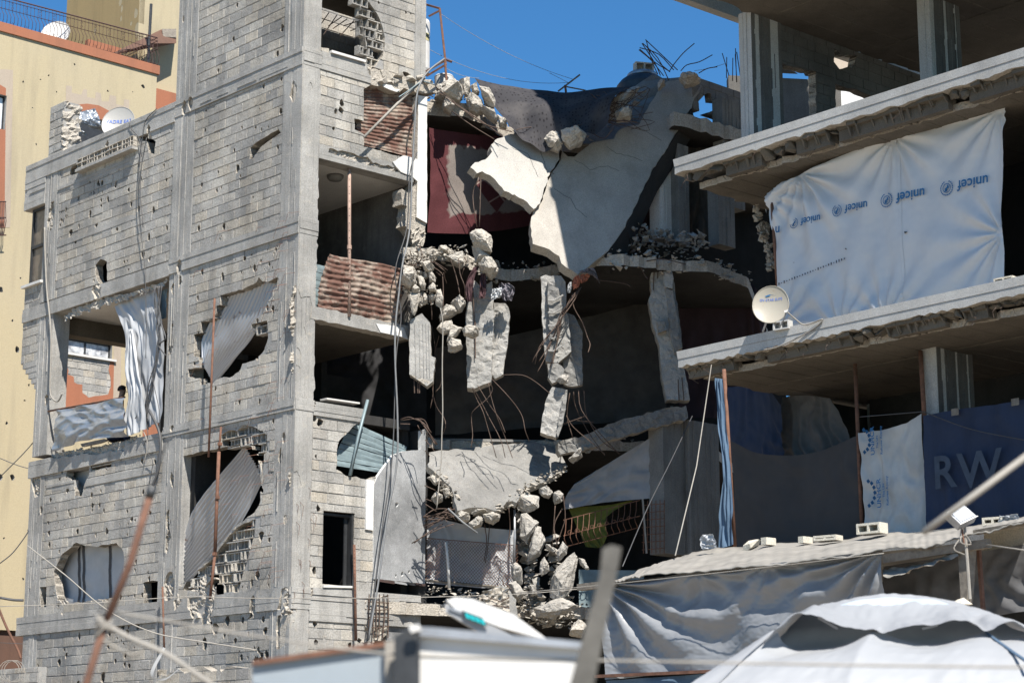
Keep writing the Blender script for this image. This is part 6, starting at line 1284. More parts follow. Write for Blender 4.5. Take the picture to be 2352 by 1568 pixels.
# ================================================================ the open concrete frame on the right
fr_ = thing('unfinished_house', 'bare concrete frame house with open floors at the right', 'building')
AR = math.radians(41); uR = V((math.sin(AR), -math.cos(AR), 0)); nR = V((-math.cos(AR), -math.sin(AR), 0)); OR = dep(1546, 385, 34.5); OR.z = 0
FR = Frame(OR, uR, Z, nR)
def RP(u, w_, z): return OR+uR*u-nR*w_+Z*z
def rbx(name, u0, u1, w0, w1, z0, z1, mat, parent=None): return MB().box8([RP(u, w_, z) for z in (z0, z1) for u, w_ in ((u0, w0), (u1, w0), (u1, w1), (u0, w1))]).build(name, mat, parent or fr_)
UR = 13.0
concrete('grey_concrete', (.40, .395, .38), dark=.75, streak=.25, bmp=.4, bd=.01)
def rslab(z0, z1, drop, seed, depth=9.0, uL=0.0, wl=.0):
    q = random.Random(seed); zf = z1; h = (zf-z0)
    # board-marked fascia with a chipped lower edge
    for k, (za, zb) in enumerate(((z0+h*.5, z1), (z0, z0+h*.5-.004))):
        P = [(uL+(0 if k == 0 else .03), zb), (UR, zb)]+[(u_, za+(q.uniform(-.02, .03) if k else 0)) for u_ in [UR-i*.11 for i in range(int((UR-uL)/.11))]]+[(uL+.03, za)]
        MB().sheet(FR, P, [], -.3, .0-.008*k, 0, 1).build('fascia_board', ['grey_concrete', 'broken'], fr_)
    MB().sheet(Frame(OR+Z*z1, uR, -nR, Z), [(uL+.3, .3), (UR, .3), (UR, depth), (uL+.5, depth), (uL+.4+q.uniform(-.1, .1), depth*.5)], [], -h, -.005, 0, 1).build('floor_slab', ['dark_concrete', 'broken'], fr_)
    # burst hollow blocks behind the fascia
    u_ = uL+.1
    while u_ < UR-.2:
        w_ = q.uniform(.13, .3); m = MB(); d0 = q.uniform(.02, .2); hh = drop*q.uniform(.45, 1.05); brk = noise.noise(V((u_*1.1, seed, 0))) > .05
        if not brk:
            for uu in (u_, u_+w_-.025):
                m.box8([RP(x, y, z) for z, y0 in ((z0-hh, d0+.1), (z0, d0)) for x, y in ((uu, y0), (uu+.025, y0), (uu+.025, .42), (uu, .42))])
            m.box8([RP(x, y, z) for z in (z0-.05, z0+.01) for x, y in ((u_, d0), (u_+w_, d0), (u_+w_, .42), (u_, .42))])
            m.box8([RP(x, y, z) for z in (z0-drop, z0) for x, y in ((u_, .2), (u_+w_, .2), (u_+w_, .33), (u_, .33))])
        else: m.chunk(RP(u_+w_/2, .2+q.uniform(-.05, .08), z0-hh*.3), (w_*1.2, .2, hh*.9), q)
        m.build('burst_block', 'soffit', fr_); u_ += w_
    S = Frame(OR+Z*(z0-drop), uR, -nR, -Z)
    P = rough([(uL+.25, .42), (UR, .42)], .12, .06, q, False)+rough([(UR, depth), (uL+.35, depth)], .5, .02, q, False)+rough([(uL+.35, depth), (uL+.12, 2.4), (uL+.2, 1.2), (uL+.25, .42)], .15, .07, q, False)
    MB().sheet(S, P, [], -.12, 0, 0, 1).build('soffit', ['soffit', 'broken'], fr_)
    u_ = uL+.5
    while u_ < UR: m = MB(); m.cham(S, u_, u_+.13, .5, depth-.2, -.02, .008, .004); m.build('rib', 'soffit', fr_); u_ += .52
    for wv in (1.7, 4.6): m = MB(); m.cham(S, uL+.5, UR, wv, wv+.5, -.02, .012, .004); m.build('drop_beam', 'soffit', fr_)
    m = MB()
    for _ in range(40): uu = q.uniform(uL+.1, UR-.5); p = RP(uu, q.uniform(.0, .3), z0-q.uniform(0, .2)); L = q.uniform(.06, .2); m.tube([p, p+nR*L*.4-Z*L*.5+uR*q.uniform(-1, 1)*L*.5, p+nR*L*.3-Z*L+uR*q.uniform(-1, 1)*L], .005, 3)
    tag(m.build('tie_wires', 'rebar', fr_), kind='stuff')
rslab(12.33, 12.62, .24, 1); rslab(8.78, 9.07, .19, 2); rslab(15.85, 16.1, .3, 3, 9, .55)
rbx('floor_slab', .5, UR, .3, 9, 5.2, 5.45, 'dark_concrete')
def rcol(u0, u1, w0, w1, z0, z1, seed):
    F1 = Frame(RP(u0, w0, 0), uR, Z, nR); boards('column', F1, 0, u1-u0, z0, z1, True, [], 0, w1-w0, .12, seed=seed, mat='grey_concrete', parent=fr_)
    F2 = Frame(RP(u1, w0, 0), -nR, Z, uR); boards('column_side', F2, 0.01, w1-w0, z0, z1, True, [], .004, u1-u0-.02, .1, seed=seed+1, mat='shaded_block', parent=fr_)  # side face takes the darkened colour in place of its shade
rcol(.50, .80, 1.3, 2.15, 12.55, 15.6, 101); rcol(3.22, 3.5, 3.1, 4.0, 12.55, 15.6, 103); rcol(4.32, 4.62, 1.32, 2.3, 5.4, 8.62, 105); rcol(.4, .7, 2.4, 3.2, 9.0, 12.1, 109); rcol(7.2, 7.5, 2.4, 3.2, 9.0, 12.1, 107); rcol(.6, .9, 4.5, 5.2, 0, 8.6, 111)
# back walls of the top open floor, with openings to the sky
FBk = Frame(RP(.78, 0, 0), -nR, Z, uR); RBL = []
def RO(view, *p): return rough(FBk.poly(v(view, *p)), .1, .02)
ops = [RO('T30', (45,425),(330,500),(335,800),(45,900)), RO('T30', (460,340),(500,375),(610,380),(600,440),(575,470),(490,470),(455,420)), RO('T30', (465,580),(640,630),(720,660),(720,760),(465,760))]
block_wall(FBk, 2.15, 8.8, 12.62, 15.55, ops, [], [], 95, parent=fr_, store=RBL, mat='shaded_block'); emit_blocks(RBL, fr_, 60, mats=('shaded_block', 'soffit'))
nb_ = thing('neighbour_house', 'pale sunlit wall of a farther house seen through the open top floor', 'building')
p = dep(*v('T30', (550,420))[0], 60); MB().box8([V((p.x+x, p.y+y, z)) for z in (0, p.z+1.2) for x, y in ((-.55, 0), (.55, .3), (.55, 3), (-.55, 3))]).build('wall', 'pale_paint', nb_)
p = dep(*v('T30', (600,640))[0], 58); MB().box8([V((p.x+x, p.y+y, z)) for z in (0, p.z+.25) for x, y in ((-1.0, 0), (1.4, .3), (1.4, 3), (-1.0, 3))]).build('low_wall', 'plaster', nb_)
gt = thing('stair_block', 'dark block-built stair housing behind the left opening of the top floor', 'wall')
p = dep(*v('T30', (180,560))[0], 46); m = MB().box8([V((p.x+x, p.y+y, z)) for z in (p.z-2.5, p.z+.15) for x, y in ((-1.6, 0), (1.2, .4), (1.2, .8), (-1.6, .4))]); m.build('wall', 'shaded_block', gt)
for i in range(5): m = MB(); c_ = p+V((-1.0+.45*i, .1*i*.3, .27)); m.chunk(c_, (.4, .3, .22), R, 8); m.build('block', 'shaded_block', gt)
# unseen closed storeys, added overhead to shade the torn gap of the corner house
for k in range(3):
    z0 = 16.2+k*3.3; rbx('shading_slab', -.9, UR, .1, 9, z0+3.0, z0+3.3, 'grey_concrete'); rbx('shading_wall', -.85, -.65, .15, 9, z0, z0+3.0, 'grey_concrete'); rbx('shading_front', -.65, UR, .2, .4, z0, z0+3.0, 'grey_concrete')
rbx('rear_wall', .6, UR, 8.6, 8.8, 0, 12, 'shade_black'); rbx('side_wall', .35, .55, 3.4, 8.6, 0, 8.5, 'shade_black'); rbx('side_wall', .35, .55, 3.4, 8.6, 9.1, 12.0, 'shade_black')
rbx('inner_wall', 6.9, 7.1, .95, 8.6, 9.07, 12.07, 'shade_black'); rbx('inner_wall', .8, 6.9, 3.4, 3.6, 9.07, 12.07, 'shade_black'); rbx('inner_wall', .9, UR, 4.2, 4.4, 0, 8.6, 'shade_black')
# torn corner of hollow blocks under the upper slab
m = MB(); q = random.Random(9)
for i in range(60):
    f_ = q.random(); x = 1740+f_*34+q.uniform(-8, 8); y = 480+f_*130+q.uniform(-14, 14); m.chunk(dep(x, y, 35.6), q.uniform(.08, .17), q, 8)
tag(m.build('torn_wall_end', 'broken', fr_), kind='stuff')
# ---- the big printed tarpaulin
TW = .82
def tq(p, w_=TW): return FR.W(*p, -w_)
trow = [tq(p) for p in ((1757,446), (1795,418), (1842,398), (1955,352), (2080,306), (2200,275), (2309,248))]
mrow = [tq(p) for p in ((1783,600), (1900,580), (2080,555), (2200,520), (2303,470))]
brow = [tq(p) for p in ((1786,790), (1900,770), (2080,730), (2200,700), (2303,660))]
pins = [(.17, .0), (.57, .0), (.98, .0), (.02, .05), (.0, .9), (1, .7), (.5, 1.0), (.3, 1)]
def tdisp(u, w_):
    s = .012*noise.noise(V((u*9, w_*6, 1)))
    for (pu, pw), am in zip(pins, (.11, .06, .06, .05, .05, .07, .05, .05)):
        du, dw = (u-pu)*1.7, (w_-pw); d = math.hypot(du, dw)+1e-4; an = math.atan2(du, dw)
        s += am*math.exp(-d*3.2)*math.sin(an*13+pu*5)*min(1, d*9)
    return s+.006*noise.noise(V((u*40, w_*26, 3)))
plain('tarp_print', (.57, .575, .59), .5, 0, .06, 1.5, .04, trans=.1)
tarp, tfn = loft('printed_tarpaulin', [trow, mrow, brow], 150, 90, 'tarp_print', tdisp, nrm=nR)
tag(tarp, 'large white tarpaulin with upside-down blue lettering under the upper slab', 'tarpaulin')
plain('un_blue', (.015, .115, .27), .5, 0, .1, 3, 0)
FRT = Frame(OR-nR*TW, uR, Z, nR)
def tarp_print(cx_, cy_, w_px, body='unicef', slope=-.19, em=True):
    c_ = FRT.W(cx_, cy_, .035); s_, z_ = FRT.px(cx_, cy_, .035); e_ = FRT.px(cx_+w_px, cy_+slope*w_px, .035)
    dr = V((e_[0]-s_, e_[1]-z_)); L = dr.length; dr.normalize(); me = text_mesh(body, 1); xs = [q.co.x for q in me.vertices]; sz = L/(max(xs)-min(xs)); bpy.data.meshes.remove(me)
    up = V((-dr.y, dr.x))
    lettering(body, sz*.96, lambda x, y: FRT.at(s_+dr.x*(L/2-x)-up.x*y, z_+dr.y*(L/2-x)-up.y*y, .04), 'un_blue', tarp)
    if em:
        r = L*.205; cs, cz = s_-dr.x*r*1.5, z_-dr.y*r*1.5; m = MB()
        for rr, w2_ in ((1.0, .16), (.62, .1)):
            for k in range(20):
                if rr > .9 and k in (4, 5): continue
                a0, a1 = 6.283*k/20, 6.283*(k+(.8 if rr > .9 else 1))/20
                m.add([FRT.at(cs+math.cos(t_)*r*q2, cz+math.sin(t_)*r*q2, .04) for t_, q2 in ((a0, rr), (a1, rr), (a1, rr-w2_), (a0, rr-w2_))], [(0, 1, 2, 3)])
        for x0, x1, y0, y1 in ((-.35, .1, -.45, .1), (.0, .35, -.1, .4), (-.15, .0, -.5, .3)):
            m.add([FRT.at(cs+x*r, cz+y*r, .041) for x, y in ((x0, y0), (x1, y0+.1), (x1-.1, y1), (x0+.05, y1-.1))], [(0, 1, 2, 3)])
        m.build('emblem', 'un_blue', tarp)
tarp_print(1838, 510, 47); tarp_print(1939, 481, 54); tarp_print(2057, 456, 68); tarp_print(2197, 428, 74); tarp_print(1781, 528, 10, 'n', em=False)
m = MB()
for k in range(26):
    f_ = k/25; x_, y_ = 1790+f_*150, 652-f_*58; s, z = FRT.px(x_, y_, .035); L = random.Random(k).uniform(.008, .05)
    m.add([FRT.at(s+dx, z+dy, .045) for dx, dy in ((-.012, -L/2), (.012, -L/2), (.012, L/2), (-.012, L/2))], [(0, 1, 2, 3)])
tag(m.build('dark_marks', 'tarp_black', tarp), kind='stuff')
for x_, y_, r in ((1942, 572, .035), (2080, 533, .05), (1822, 603, .022)): s, z = FRT.px(x_, y_, .035); MB().chunk(FRT.at(s, z, .03), r, random.Random(int(x_)), 8).build('tie', 'tarp_black', tarp)
m = MB(); m.grid(1, 60, lambda u, w_: tfn(round((.575+.004*u)*150)/150, round(w_*90)/90)+nR*.006+uR*(.012*u)); m.build('seam', 'tarp_print', tarp)
prop('rusty_pole', FR.W(1786, 660, -.85), FR.W(1772, 452, -.85), .03, 'rust', 'dark rusty pole along the left edge of the large printed tarpaulin', sleeve=False)
# poles and cloths of the lower open floor
prop('rusty_pole', FR.W(1688, 1258, -.15), FR.W(1663, 848, -.05), .035, 'rust', 'rusty pole at the left end of the lower open floor', sleeve=False)
prop('rusty_pole', FR.W(1980, 1215, -1.2), FR.W(1964, 836, -1.28), .035, 'rust', 'rusty pole between the dark grey curtain and the UNHCR sheet', sleeve=False)
prop('rusty_pole', FR.W(2124, 970, -1.2), FR.W(2114, 806, -1.28), .04, 'rust', 'rusty pole at the left edge of the dark blue tarpaulin', sleeve=False)
def rdrape(name, w_, rows, mat, label, amp=.05, k=3, sd=1, nx=50, ny=40, cr=.4): o, f = loft(name, [[FR.W(x, y, -w_) for x, y in r] for r in rows], nx, ny, mat, folds(amp, k, sd, cr), nrm=nR); return tag(o, label, 'tarpaulin'), f
paint('blue_tarp', (.075, .125, .19), (.06, .105, .165), bmp=.05); paint('navy_tarp', (.016, .028, .062), (.012, .021, .048), bmp=.05); plain('net_grey', (.042, .040, .041), .9, 0, .2, 2, .1); plain('dirty_sheet', (.42, .42, .41), .7, 0, .2, 2, .15)
rdrape('blue_strip', .0, [[(1643,868),(1660,870)], [(1650,960),(1667,960)], [(1664,1080),(1677,1080)], [(1655,1180),(1682,1170)], [(1652,1262),(1687,1250)]], 'blue_tarp', 'narrow torn blue tarpaulin strip beside the left rusty pole', .06, 2, 2, 16, 50)
rdrape('grey_curtain', 1.25, [[(1680,1012),(1740,1040),(1830,1045),(1900,1030),(1972,998)], [(1685,1120),(1978,1110)], [(1688,1260),(1984,1245)]], 'net_grey', 'dark grey net curtain slung between two poles on the lower open floor', .04, 2, 3)
rdrape('dark_cloth', 2.6, [[(1797,912),(1850,908),(1910,915)], [(1790,970),(1940,970)], [(1795,1060),(1960,1060)]], 'tarp_grey', 'dark grey cloth hanging behind the curtain on the lower floor', .08, 4, 5)
rdrape('navy_cloth', 2.3, [[(1668,890),(1750,885),(1795,930)], [(1670,1060),(1800,1060)]], 'navy_tarp', 'dark navy cloth in the shade behind the blue strip', .06, 3, 6)
o, uf = rdrape('agency_sheet', 1.15, [[(1970,994),(2040,985),(2085,970),(2119,950)], [(1978,1060),(2050,1070),(2122,1060)], [(1984,1150),(2128,1140)], [(1985,1240),(2140,1225)]], 'dirty_sheet', 'dirty white sheet with blue UNHCR print hanging between poles', .05, 2, 7, 60, 60)
FU = Frame(OR-nR*1.05, uR, Z, nR)
def vert_text(body, cx_, cy_, L_px, mat, parent, bold=0):
    p0, p1 = FU.px(cx_, cy_+L_px/2), FU.px(cx_+3, cy_-L_px/2); L = abs(p1[1]-p0[1]); me = text_mesh(body, 1); xs = [q.co.x for q in me.vertices]; sz = L/(max(xs)-min(xs)); bpy.data.meshes.remove(me)
    c_ = FU.px(cx_, cy_); lettering(body, sz, lambda x, y: FU.at(c_[0]-y*.85, c_[1]+x, .03), mat, parent)
vert_text('UNHCR', 2021, 1132, 68, 'un_blue', o, .02); vert_text('The UN', 2032, 1126, 32, 'un_blue', o); vert_text('Refugee Agency', 2041, 1126, 68, 'un_blue', o)
vert_text('UNHCR', 2006, 1012, 66, 'un_blue', o); vert_text('The UN', 2017, 1015, 30, 'un_blue', o); vert_text('Refugee Agency', 2027, 1010, 66, 'un_blue', o)
def laurel(cx_, cy_, h):
    m = MB(); s, z = FU.px(cx_, cy_); hh = h/4573*32
    for sg in (-1, 1):
        for k in range(7):
            t_ = k/6*2.6-1.3; x = s+sg*.0+math.cos(t_)*hh*.42*1.0; y = z+math.sin(t_)*hh*.5*1.0
            m.add([FU.at(x+dx, y+dy, .03) for dx, dy in ((0, -.03), (.05, .0), (.01, .05), (-.03, .02))], [(0, 1, 2, 3)])
    m.build('emblem', 'un_blue', o)
laurel(1992, 1135, 60); laurel(1982, 1015, 55)
o2, _ = rdrape('navy_tarpaulin', 1.0, [[(2122,955),(2200,940),(2280,930),(2380,912)], [(2122,1060),(2240,1050),(2380,1030)], [(2130,1240),(2380,1215)]], 'navy_tarp', 'dark blue tarpaulin with faint letters hanging at the right picture edge', .05, 3, 9, 60, 50)
plain('faint_print', (.05, .068, .10), .9, 0, .3, 6, 0)
FU2 = Frame(OR-nR*.9, uR, Z, nR)
for ch_, x, y, h in (('R', 2172, 1082, 80), ('W', 2250, 1076, 86)):
    s, z = FU2.px(x, y); sz = h/4573*31*1.35; lettering(ch_, sz, lambda p, q2: FU2.at(s+p, z+q2, .0), 'faint_print', o2)
for x, y in ((2194, 945), (2332, 922)): s, z = FU2.px(x, y); MB().box(FU2, s-.07, s+.07, z-.06, z+.05, .0, .01).build('tape', 'wood', o2)
for i, P in enumerate((((1975,957),(2060,950),(2120,945)), ((2120,945),(2230,985),(2352,1010)))): wireo('wire', spline([FR.W(x, y, -.9) for x, y in P]), .008, 'wire', ['thin wire tied between two poles above the UNHCR sheet', 'thin wire drooping across the dark blue tarpaulin'][i], 'wire')
# satellite dish on the lower slab
dc = FR.W(1772, 702, .05); t, x, y, f = dish('satellite_dish', dc, V((-.35, -1, .1)), .31, 'dish_cream', 'cream satellite dish standing on the edge of the lower slab')
sgn = 1 if x.x > 0 else -1
lettering('GV-STAR EU75', .06, lambda p, q2: dc+x*sgn*p+y*(q2+.1)+f*(.006+.22*.31*((p*p+(q2+.1)**2)/.096)), 'print_blue', t)
m = MB(); m.add([dc+x*sgn*px_+y*(py_+.13)+f*(.007+.22*.31*((px_**2+(py_+.13)**2)/.096)) for px_, py_ in ((-.11, .035), (-.03, .06), (.1, .03), (.0, .045), (-.08, .02))], [(0, 1, 2, 3, 4)]); m.build('logo', 'un_blue', t)
MB().tube([dc-f*.02, FR.W(1752, 762, .0)], .02, 5).build('stand', 'galvanised', t)
ar = [FR.W(1790, 752, .2), FR.W(1800, 735, .35), FR.W(1806, 714, .4)]; MB().tube(ar, .012, 5).build('feed_arm', 'galvanised', t); MB().chunk(ar[-1], (.07, .07, .05), R).build('receiver', 'white_paint', t)
wireo('cable', spline([FR.W(1808, 716, .3), FR.W(1830, 735, .15), FR.W(1850, 746, .05), FR.W(1890, 733, .02), FR.W(1860, 760, .03), FR.W(1790, 795, .03), FR.W(1745, 805, .02)]), .012, 'pale_wire', 'pale cable from the dish along the lower slab', 'cable')
def rblock(x, y, w_, label, rz=0, mat='sand_block', sc=1, n=0, tilt=0):
    c_ = FR.W(x, y, n); M_ = Matrix.Rotation(math.atan2(uR.y, uR.x)+rz, 4, 'Z') @ Matrix.Rotation(math.pi/2+tilt, 4, 'X') @ Matrix.Scale(sc, 4); M_.translation = c_; return hollow('hollow_block', M_, label, mat=mat)
rblock(1798, 748, 0, 'pale block holding the foot of the dish', .2, 'grey_concrete', .75, .0); rblock(2310, 650, 0, 'sand coloured block at the right end of the lower slab', .1, 'sand_block', .8, -.1)
o = MB().box(FR, *(lambda p, q2: (p[0], q2[0]))(FR.px(2268, 655), FR.px(2290, 650)), FR.px(2268, 656)[1], FR.px(2268, 649)[1], -.2, -.02).build('blue_box', 'un_blue'); tag(o, 'flat bright blue box on the lower slab by the tarpaulin', 'box')
wireo('rope', [FR.W(1634, 838, .1), FR.W(1600, 1070, 3), FR.W(1551, 1275, 5)], .010, 'pale_wire', 'taut white rope from the lower slab down to the shack roof', 'rope')
wireo('cable', spline([FR.W(1590, 955, -1), FR.W(1540, 1060, .5), FR.W(1490, 1160, 2), FR.W(1430, 1300, 4)]), .009, 'wire', 'dark rusty wire slanting down before the grey cloth', 'wire')
# ================================================================ shack, tent and things close to the camera
WS = -6.0
def SW(x, y, w_=WS): return FR.W(x, y, -w_)
FSH = Frame(OR-nR*WS, uR, Z, nR)
shack = thing('shack', 'tarpaulin-covered shack with timber beams and pale roof before the ruins', 'shack')
s0, z0 = FSH.px(1395, 1325); s1, _ = FSH.px(2030, 1270)
tr = [SW(1385,1335), SW(1500,1325), SW(1700,1302), SW(1870,1283), SW(2030,1262)]; mr = [SW(1388,1440), SW(1560,1425), SW(1800,1400), SW(2030,1380)]; br2 = [SW(1395,1560), SW(1560,1545), SW(1800,1530), SW(2030,1510)]
spin = [(.0, .02, .12, 17), (1., .0, .10, 16), (.38, .0, .035, 9), (.62, 0, .035, 9)]
def sdisp(u, w_):
    s = .010*noise.noise(V((u*10, w_*5, 5)))+.009*(1-2*abs(noise.noise(V((u*22+w_*6, w_*9, 3)))))+.005*(1-2*abs(noise.noise(V((u*50-w_*12, w_*22, 6)))))
    for pu, pw, am, fq in spin:
        du, dw = (u-pu)*2.2, w_-pw; d = math.hypot(du, dw)+1e-4; an = math.atan2(dw, du); s += am*math.sin(an*fq+2.2*noise.noise(V((an*2, d*2, 2))))*min(1, d*4)*math.exp(-d*1.3)
    return s
plain('shack_tarp', (.225, .235, .25), .42, 0, .1, 2, .08, trans=.1)
loft('tarp_wall', [tr, mr, br2], 170, 80, 'shack_tarp', sdisp, nrm=nR, parent=shack)
loft('lower_tarp', [[SW(1395,1562, WS+.05), SW(1640,1545, WS+.05), SW(2030,1515, WS+.05)], [SW(1395,1640, WS+.05), SW(2030,1600, WS+.05)]], 60, 12, 'blue_tarp', folds(.06, 5, 3), nrm=nR, parent=shack)
# roof: corrugated sheets under a pale cover
def roofp(u, w_):
    F_ = [(1412,1333), (1480,1318), (1760,1297), (2030,1266), (2200,1236), (2370,1196)]; Bk = [(1480,1306), (1590,1266), (1764,1250), (2030,1228), (2200,1212), (2370,1184)]
    k = min(int(u*5), 4); f_ = u*5-k; p = SW(*[F_[k][i]+(F_[k+1][i]-F_[k][i])*f_ for i in (0, 1)], WS-.15); q = SW(*[Bk[k][i]+(Bk[k+1][i]-Bk[k][i])*f_ for i in (0, 1)], WS+2.2)
    return p.lerp(q, w_)+Z*(.005*math.sin(u*6.283*46+2*noise.noise(V((u*20, 0, 0))))*(1-.8*w_)+.06*noise.noise(V((u*9, w_*3, 1)))+.02*noise.noise(V((u*40, w_*9, 1))))
plain('roof_cover', (.255, .24, .215), .8, 0, .3, 2.5, .25)
m = MB(); m.grid(260, 16, roofp, thick=Z*-.015); m.build('roof_sheet', 'roof_cover', shack, smooth=True)
def beam(name, p, q, h, d, mat='wood', parent=shack):
    dr = (q-p).normalized(); up = dr.cross(V((0, -1, 0))).normalized(); up = up if up.z > 0 else -up; bk = dr.cross(up).normalized()
    if bk.y < 0: bk = -bk
    return MB().box8([x+up*u_*h+bk*w_*d for w_ in (0, 1) for x, u_ in ((p, -.5), (q, -.5), (q, .5), (p, .5))]).build(name, mat, parent)
beam('beam', SW(1325,1348, WS-.1), SW(1412,1338, WS-.1), .09, .09); beam('beam', SW(2027,1283, WS-.1), SW(2265,1247, WS-.1), .10, .1); beam('beam', SW(2235,1222, WS-.1), SW(2360,1200, WS-.1), .05, .1); beam('beam', SW(1365,1552, WS-.06), SW(1640,1540, WS-.06), .04, .05, 'rust')
MB().box8([p_+q for q in (V((0, 0, 0)), -nR*.12) for p_ in (SW(2200,1265, WS-.05), SW(2228,1262, WS-.05), SW(2220,1385, WS-.05), SW(2207,1385, WS-.05))]).build('post', 'wood', shack)
MB().tube([SW(2248,1262, WS+.3), SW(2258,1400, WS+.3)], .03, 5).build('thin_post', 'rust', shack)
MB().tube([SW(2215,1205, WS-.2), SW(2222,1290, WS-.2), SW(2228,1375, WS-.2)], .018, 6).build('pipe', 'pale_wire', shack)
loft('roll', [[SW(2028,1310, WS+.1), SW(2120,1295, WS+.1), SW(2200,1270, WS+.1)], [SW(2030,1325, WS-.1), SW(2120,1305, WS-.1), SW(2200,1272, WS-.1)]], 30, 8, 'roof_cover', folds(.04, 2, 4), parent=shack)
loft('dark_awning', [[SW(2030,1300, WS+.8), SW(2200,1275, WS+.8), SW(2380,1245, WS+.8)], [SW(2030,1450, WS+.8), SW(2380,1400, WS+.8)]], 40, 20, 'tarp_grey', folds(.06, 4, 5), nrm=nR, parent=shack)
MB().box8([SW(x, y, WS+w_) for w_ in (1.0, 1.2) for x, y in ((2260,1225), (2380,1200), (2380,1260), (2260,1285))]).build('block_wall', 'sand_block', shack)
wireo('rope', sag(SW(1180,1362, WS-.3), SW(2030,1270, WS-.2), .02), .006, 'pale_wire', 'cord tied along the eave of the shack', 'rope'); wireo('rope', [SW(2265,1250, WS-.1), SW(2360,1264, WS-.6)], .008, 'pale_wire', 'short white cord leaving the shack beam to the right', 'rope')
def sblock(x, y, label, w_, h, mat='sand_block', rz=0., wv=WS+1.9, tilt=0):
    c_ = SW(x, y, wv); M_ = Matrix.Rotation(math.atan2(uR.y, uR.x)+rz, 4, 'Z') @ Matrix.Rotation(math.pi/2+tilt, 4, 'X'); M_.translation = c_; return hollow('hollow_block', M_, label, w_, h, .2, mat)
sblock(2003, 1214, 'hollow block standing before the UNHCR sheet on the shack roof', .36, .14, rz=.1); sblock(1902, 1236, 'flat broken block on the shack roof left of the hollow block', .34, .07, rz=.2); sblock(1850, 1240, 'small sand-coloured block on the shack roof', .09, .09); sblock(1765, 1243, 'half block on the shack roof below the grey curtain', .1, .1); sblock(2285, 1198, 'broken block at the right end of the shack roof', .26, .1, rz=.3)
tag(MB().chunk(SW(1725, 1252, WS+2), (.3, .2, .14), random.Random(2)).build('stone', 'sand_block'), 'grey stone lying on the shack roof below the curtain', 'stone')
def bag(name, P, label, amp=.05):
    o, f = loft(name, [[SW(x, y, WS+1.9) for x, y in r] for r in P], 20, 20, 'tarp_white', crumple(amp, 3, 5)); return tag(o, label, 'plastic bag')
bag('plastic_bag', [[(1622,1228),(1645,1226)], [(1615,1240),(1650,1240)], [(1620,1262),(1655,1258)]], 'crumpled white plastic bag on the shack roof corner'); bag('plastic_bag', [[(2305,1185),(2345,1180)], [(2300,1200),(2350,1195)]], 'crumpled grey plastic at the right end of the shack roof')
# floodlight
fl = thing('floodlight', 'small grey floodlight with wires above the shack beam', 'floodlight'); c_ = SW(2207, 1188, WS-.25); M_ = Matrix.Rotation(-.45, 3, 'Y') @ Matrix.Rotation(.5, 3, 'Z') @ Matrix.Rotation(-.5, 3, 'X')
def fb(x0, x1, y0, y1, z0, z1, name, mat):
    m = MB(); m.box8([c_+M_ @ V((x, y, z)) for z in (z0, z1) for x, y in ((x0, y0), (x1, y0), (x1, y1), (x0, y1))]); return m.build(name, mat, fl)
fb(-.14, .14, -.05, .05, -.1, .1, 'housing', 'galvanised'); fb(-.115, .115, -.062, -.05, -.08, .08, 'glass', 'white_pane'); fb(-.15, .15, -.056, -.046, -.11, -.1, 'rim', 'white_paint'); fb(-.15, .15, -.056, -.046, .1, .11, 'rim', 'white_paint')
MB().tube(spline([c_-Z*.1, c_+V((-.02, -.03, -.28)), c_+V((.1, 0, -.3)), c_+V((.03, 0, -.2)), c_+V((-.1, -.02, -.35)), c_+V((.02, 0, -.42))]), .008, 4).build('wire', 'pale_wire', fl); MB().tube([c_-Z*.08, c_-Z*.3+V((.02, 0, 0))], .012, 5).build('bracket', 'rust', fl)
tag(MB().chunk(SW(2212, 1387, WS-.3), (.22, .2, .14), random.Random(5)).build('stone', 'sand_block'), 'rough stone at the foot of the wooden post behind the tent', 'stone')
# ---- the white dome tent
def T3(view, d, *p): return [dep(x, y, d) for x, y in v(view, *p)]
tent = thing('dome_tent', 'large white dome tent with two open vents at the lower right', 'tent')
plain('tent_white', (.265, .275, .29), .6, 0, .05, 1.5, .05, trans=.06); plain('tent_inner', (.34, .40, .47), .8, 0, .2, 2, .05)
D0 = 13.5
ventl = [(-160,1330),(40,1212),(100,1290),(200,1345),(330,1335),(470,1320),(600,1275),(735,1200),(790,1230),(920,1275),(1060,1300),(1220,1290),(1380,1240),(1490,1212),(1600,1258),(1764,1245),(1960,1320)]
body_rows = [T3('T32', D0, *ventl), [dep(x, y, D0-.45) for x, y in v('T32', (-620,1640),(-300,1560),(0,1490),(350,1460),(700,1420),(1060,1430),(1400,1400),(1764,1420),(2050,1500))], [dep(x, y, D0-1.0) for x, y in v('T32', (-1100,2100),(0,2100),(700,2100),(1400,2100),(2200,2100))]]
loft('roof_panel', body_rows, 120, 50, 'tent_white', lambda u, w_: .005*(1-2*abs(noise.noise(V((u*13, w_*6, 2)))))+.004*(1-2*abs(noise.noise(V((u*30+w_*9, w_*14, 8)))))+.006*noise.noise(V((u*50+w_*20, w_*16, 4)))+.05*math.exp(-abs(u-.46)*30)*(1-w_), parent=tent, nrm=V((0, -1, .4)))
cap_b = [(-40,1300),(40,1210),(110,1160),(180,1092),(260,1098),(340,1105),(480,1165),(600,1192),(738,1200),(795,1228),(900,1190),(1000,1168),(1150,1166),(1250,1145),(1360,1135),(1430,1160),(1485,1208),(1530,1205),(1600,1165),(1690,1140),(1764,1185),(1850,1260)]
ridge = [(-20,1290),(60,1190),(180,1088),(420,1020),(660,968),(880,955),(1150,980),(1430,1045),(1580,1100),(1700,1140),(1790,1180),(1880,1260)]
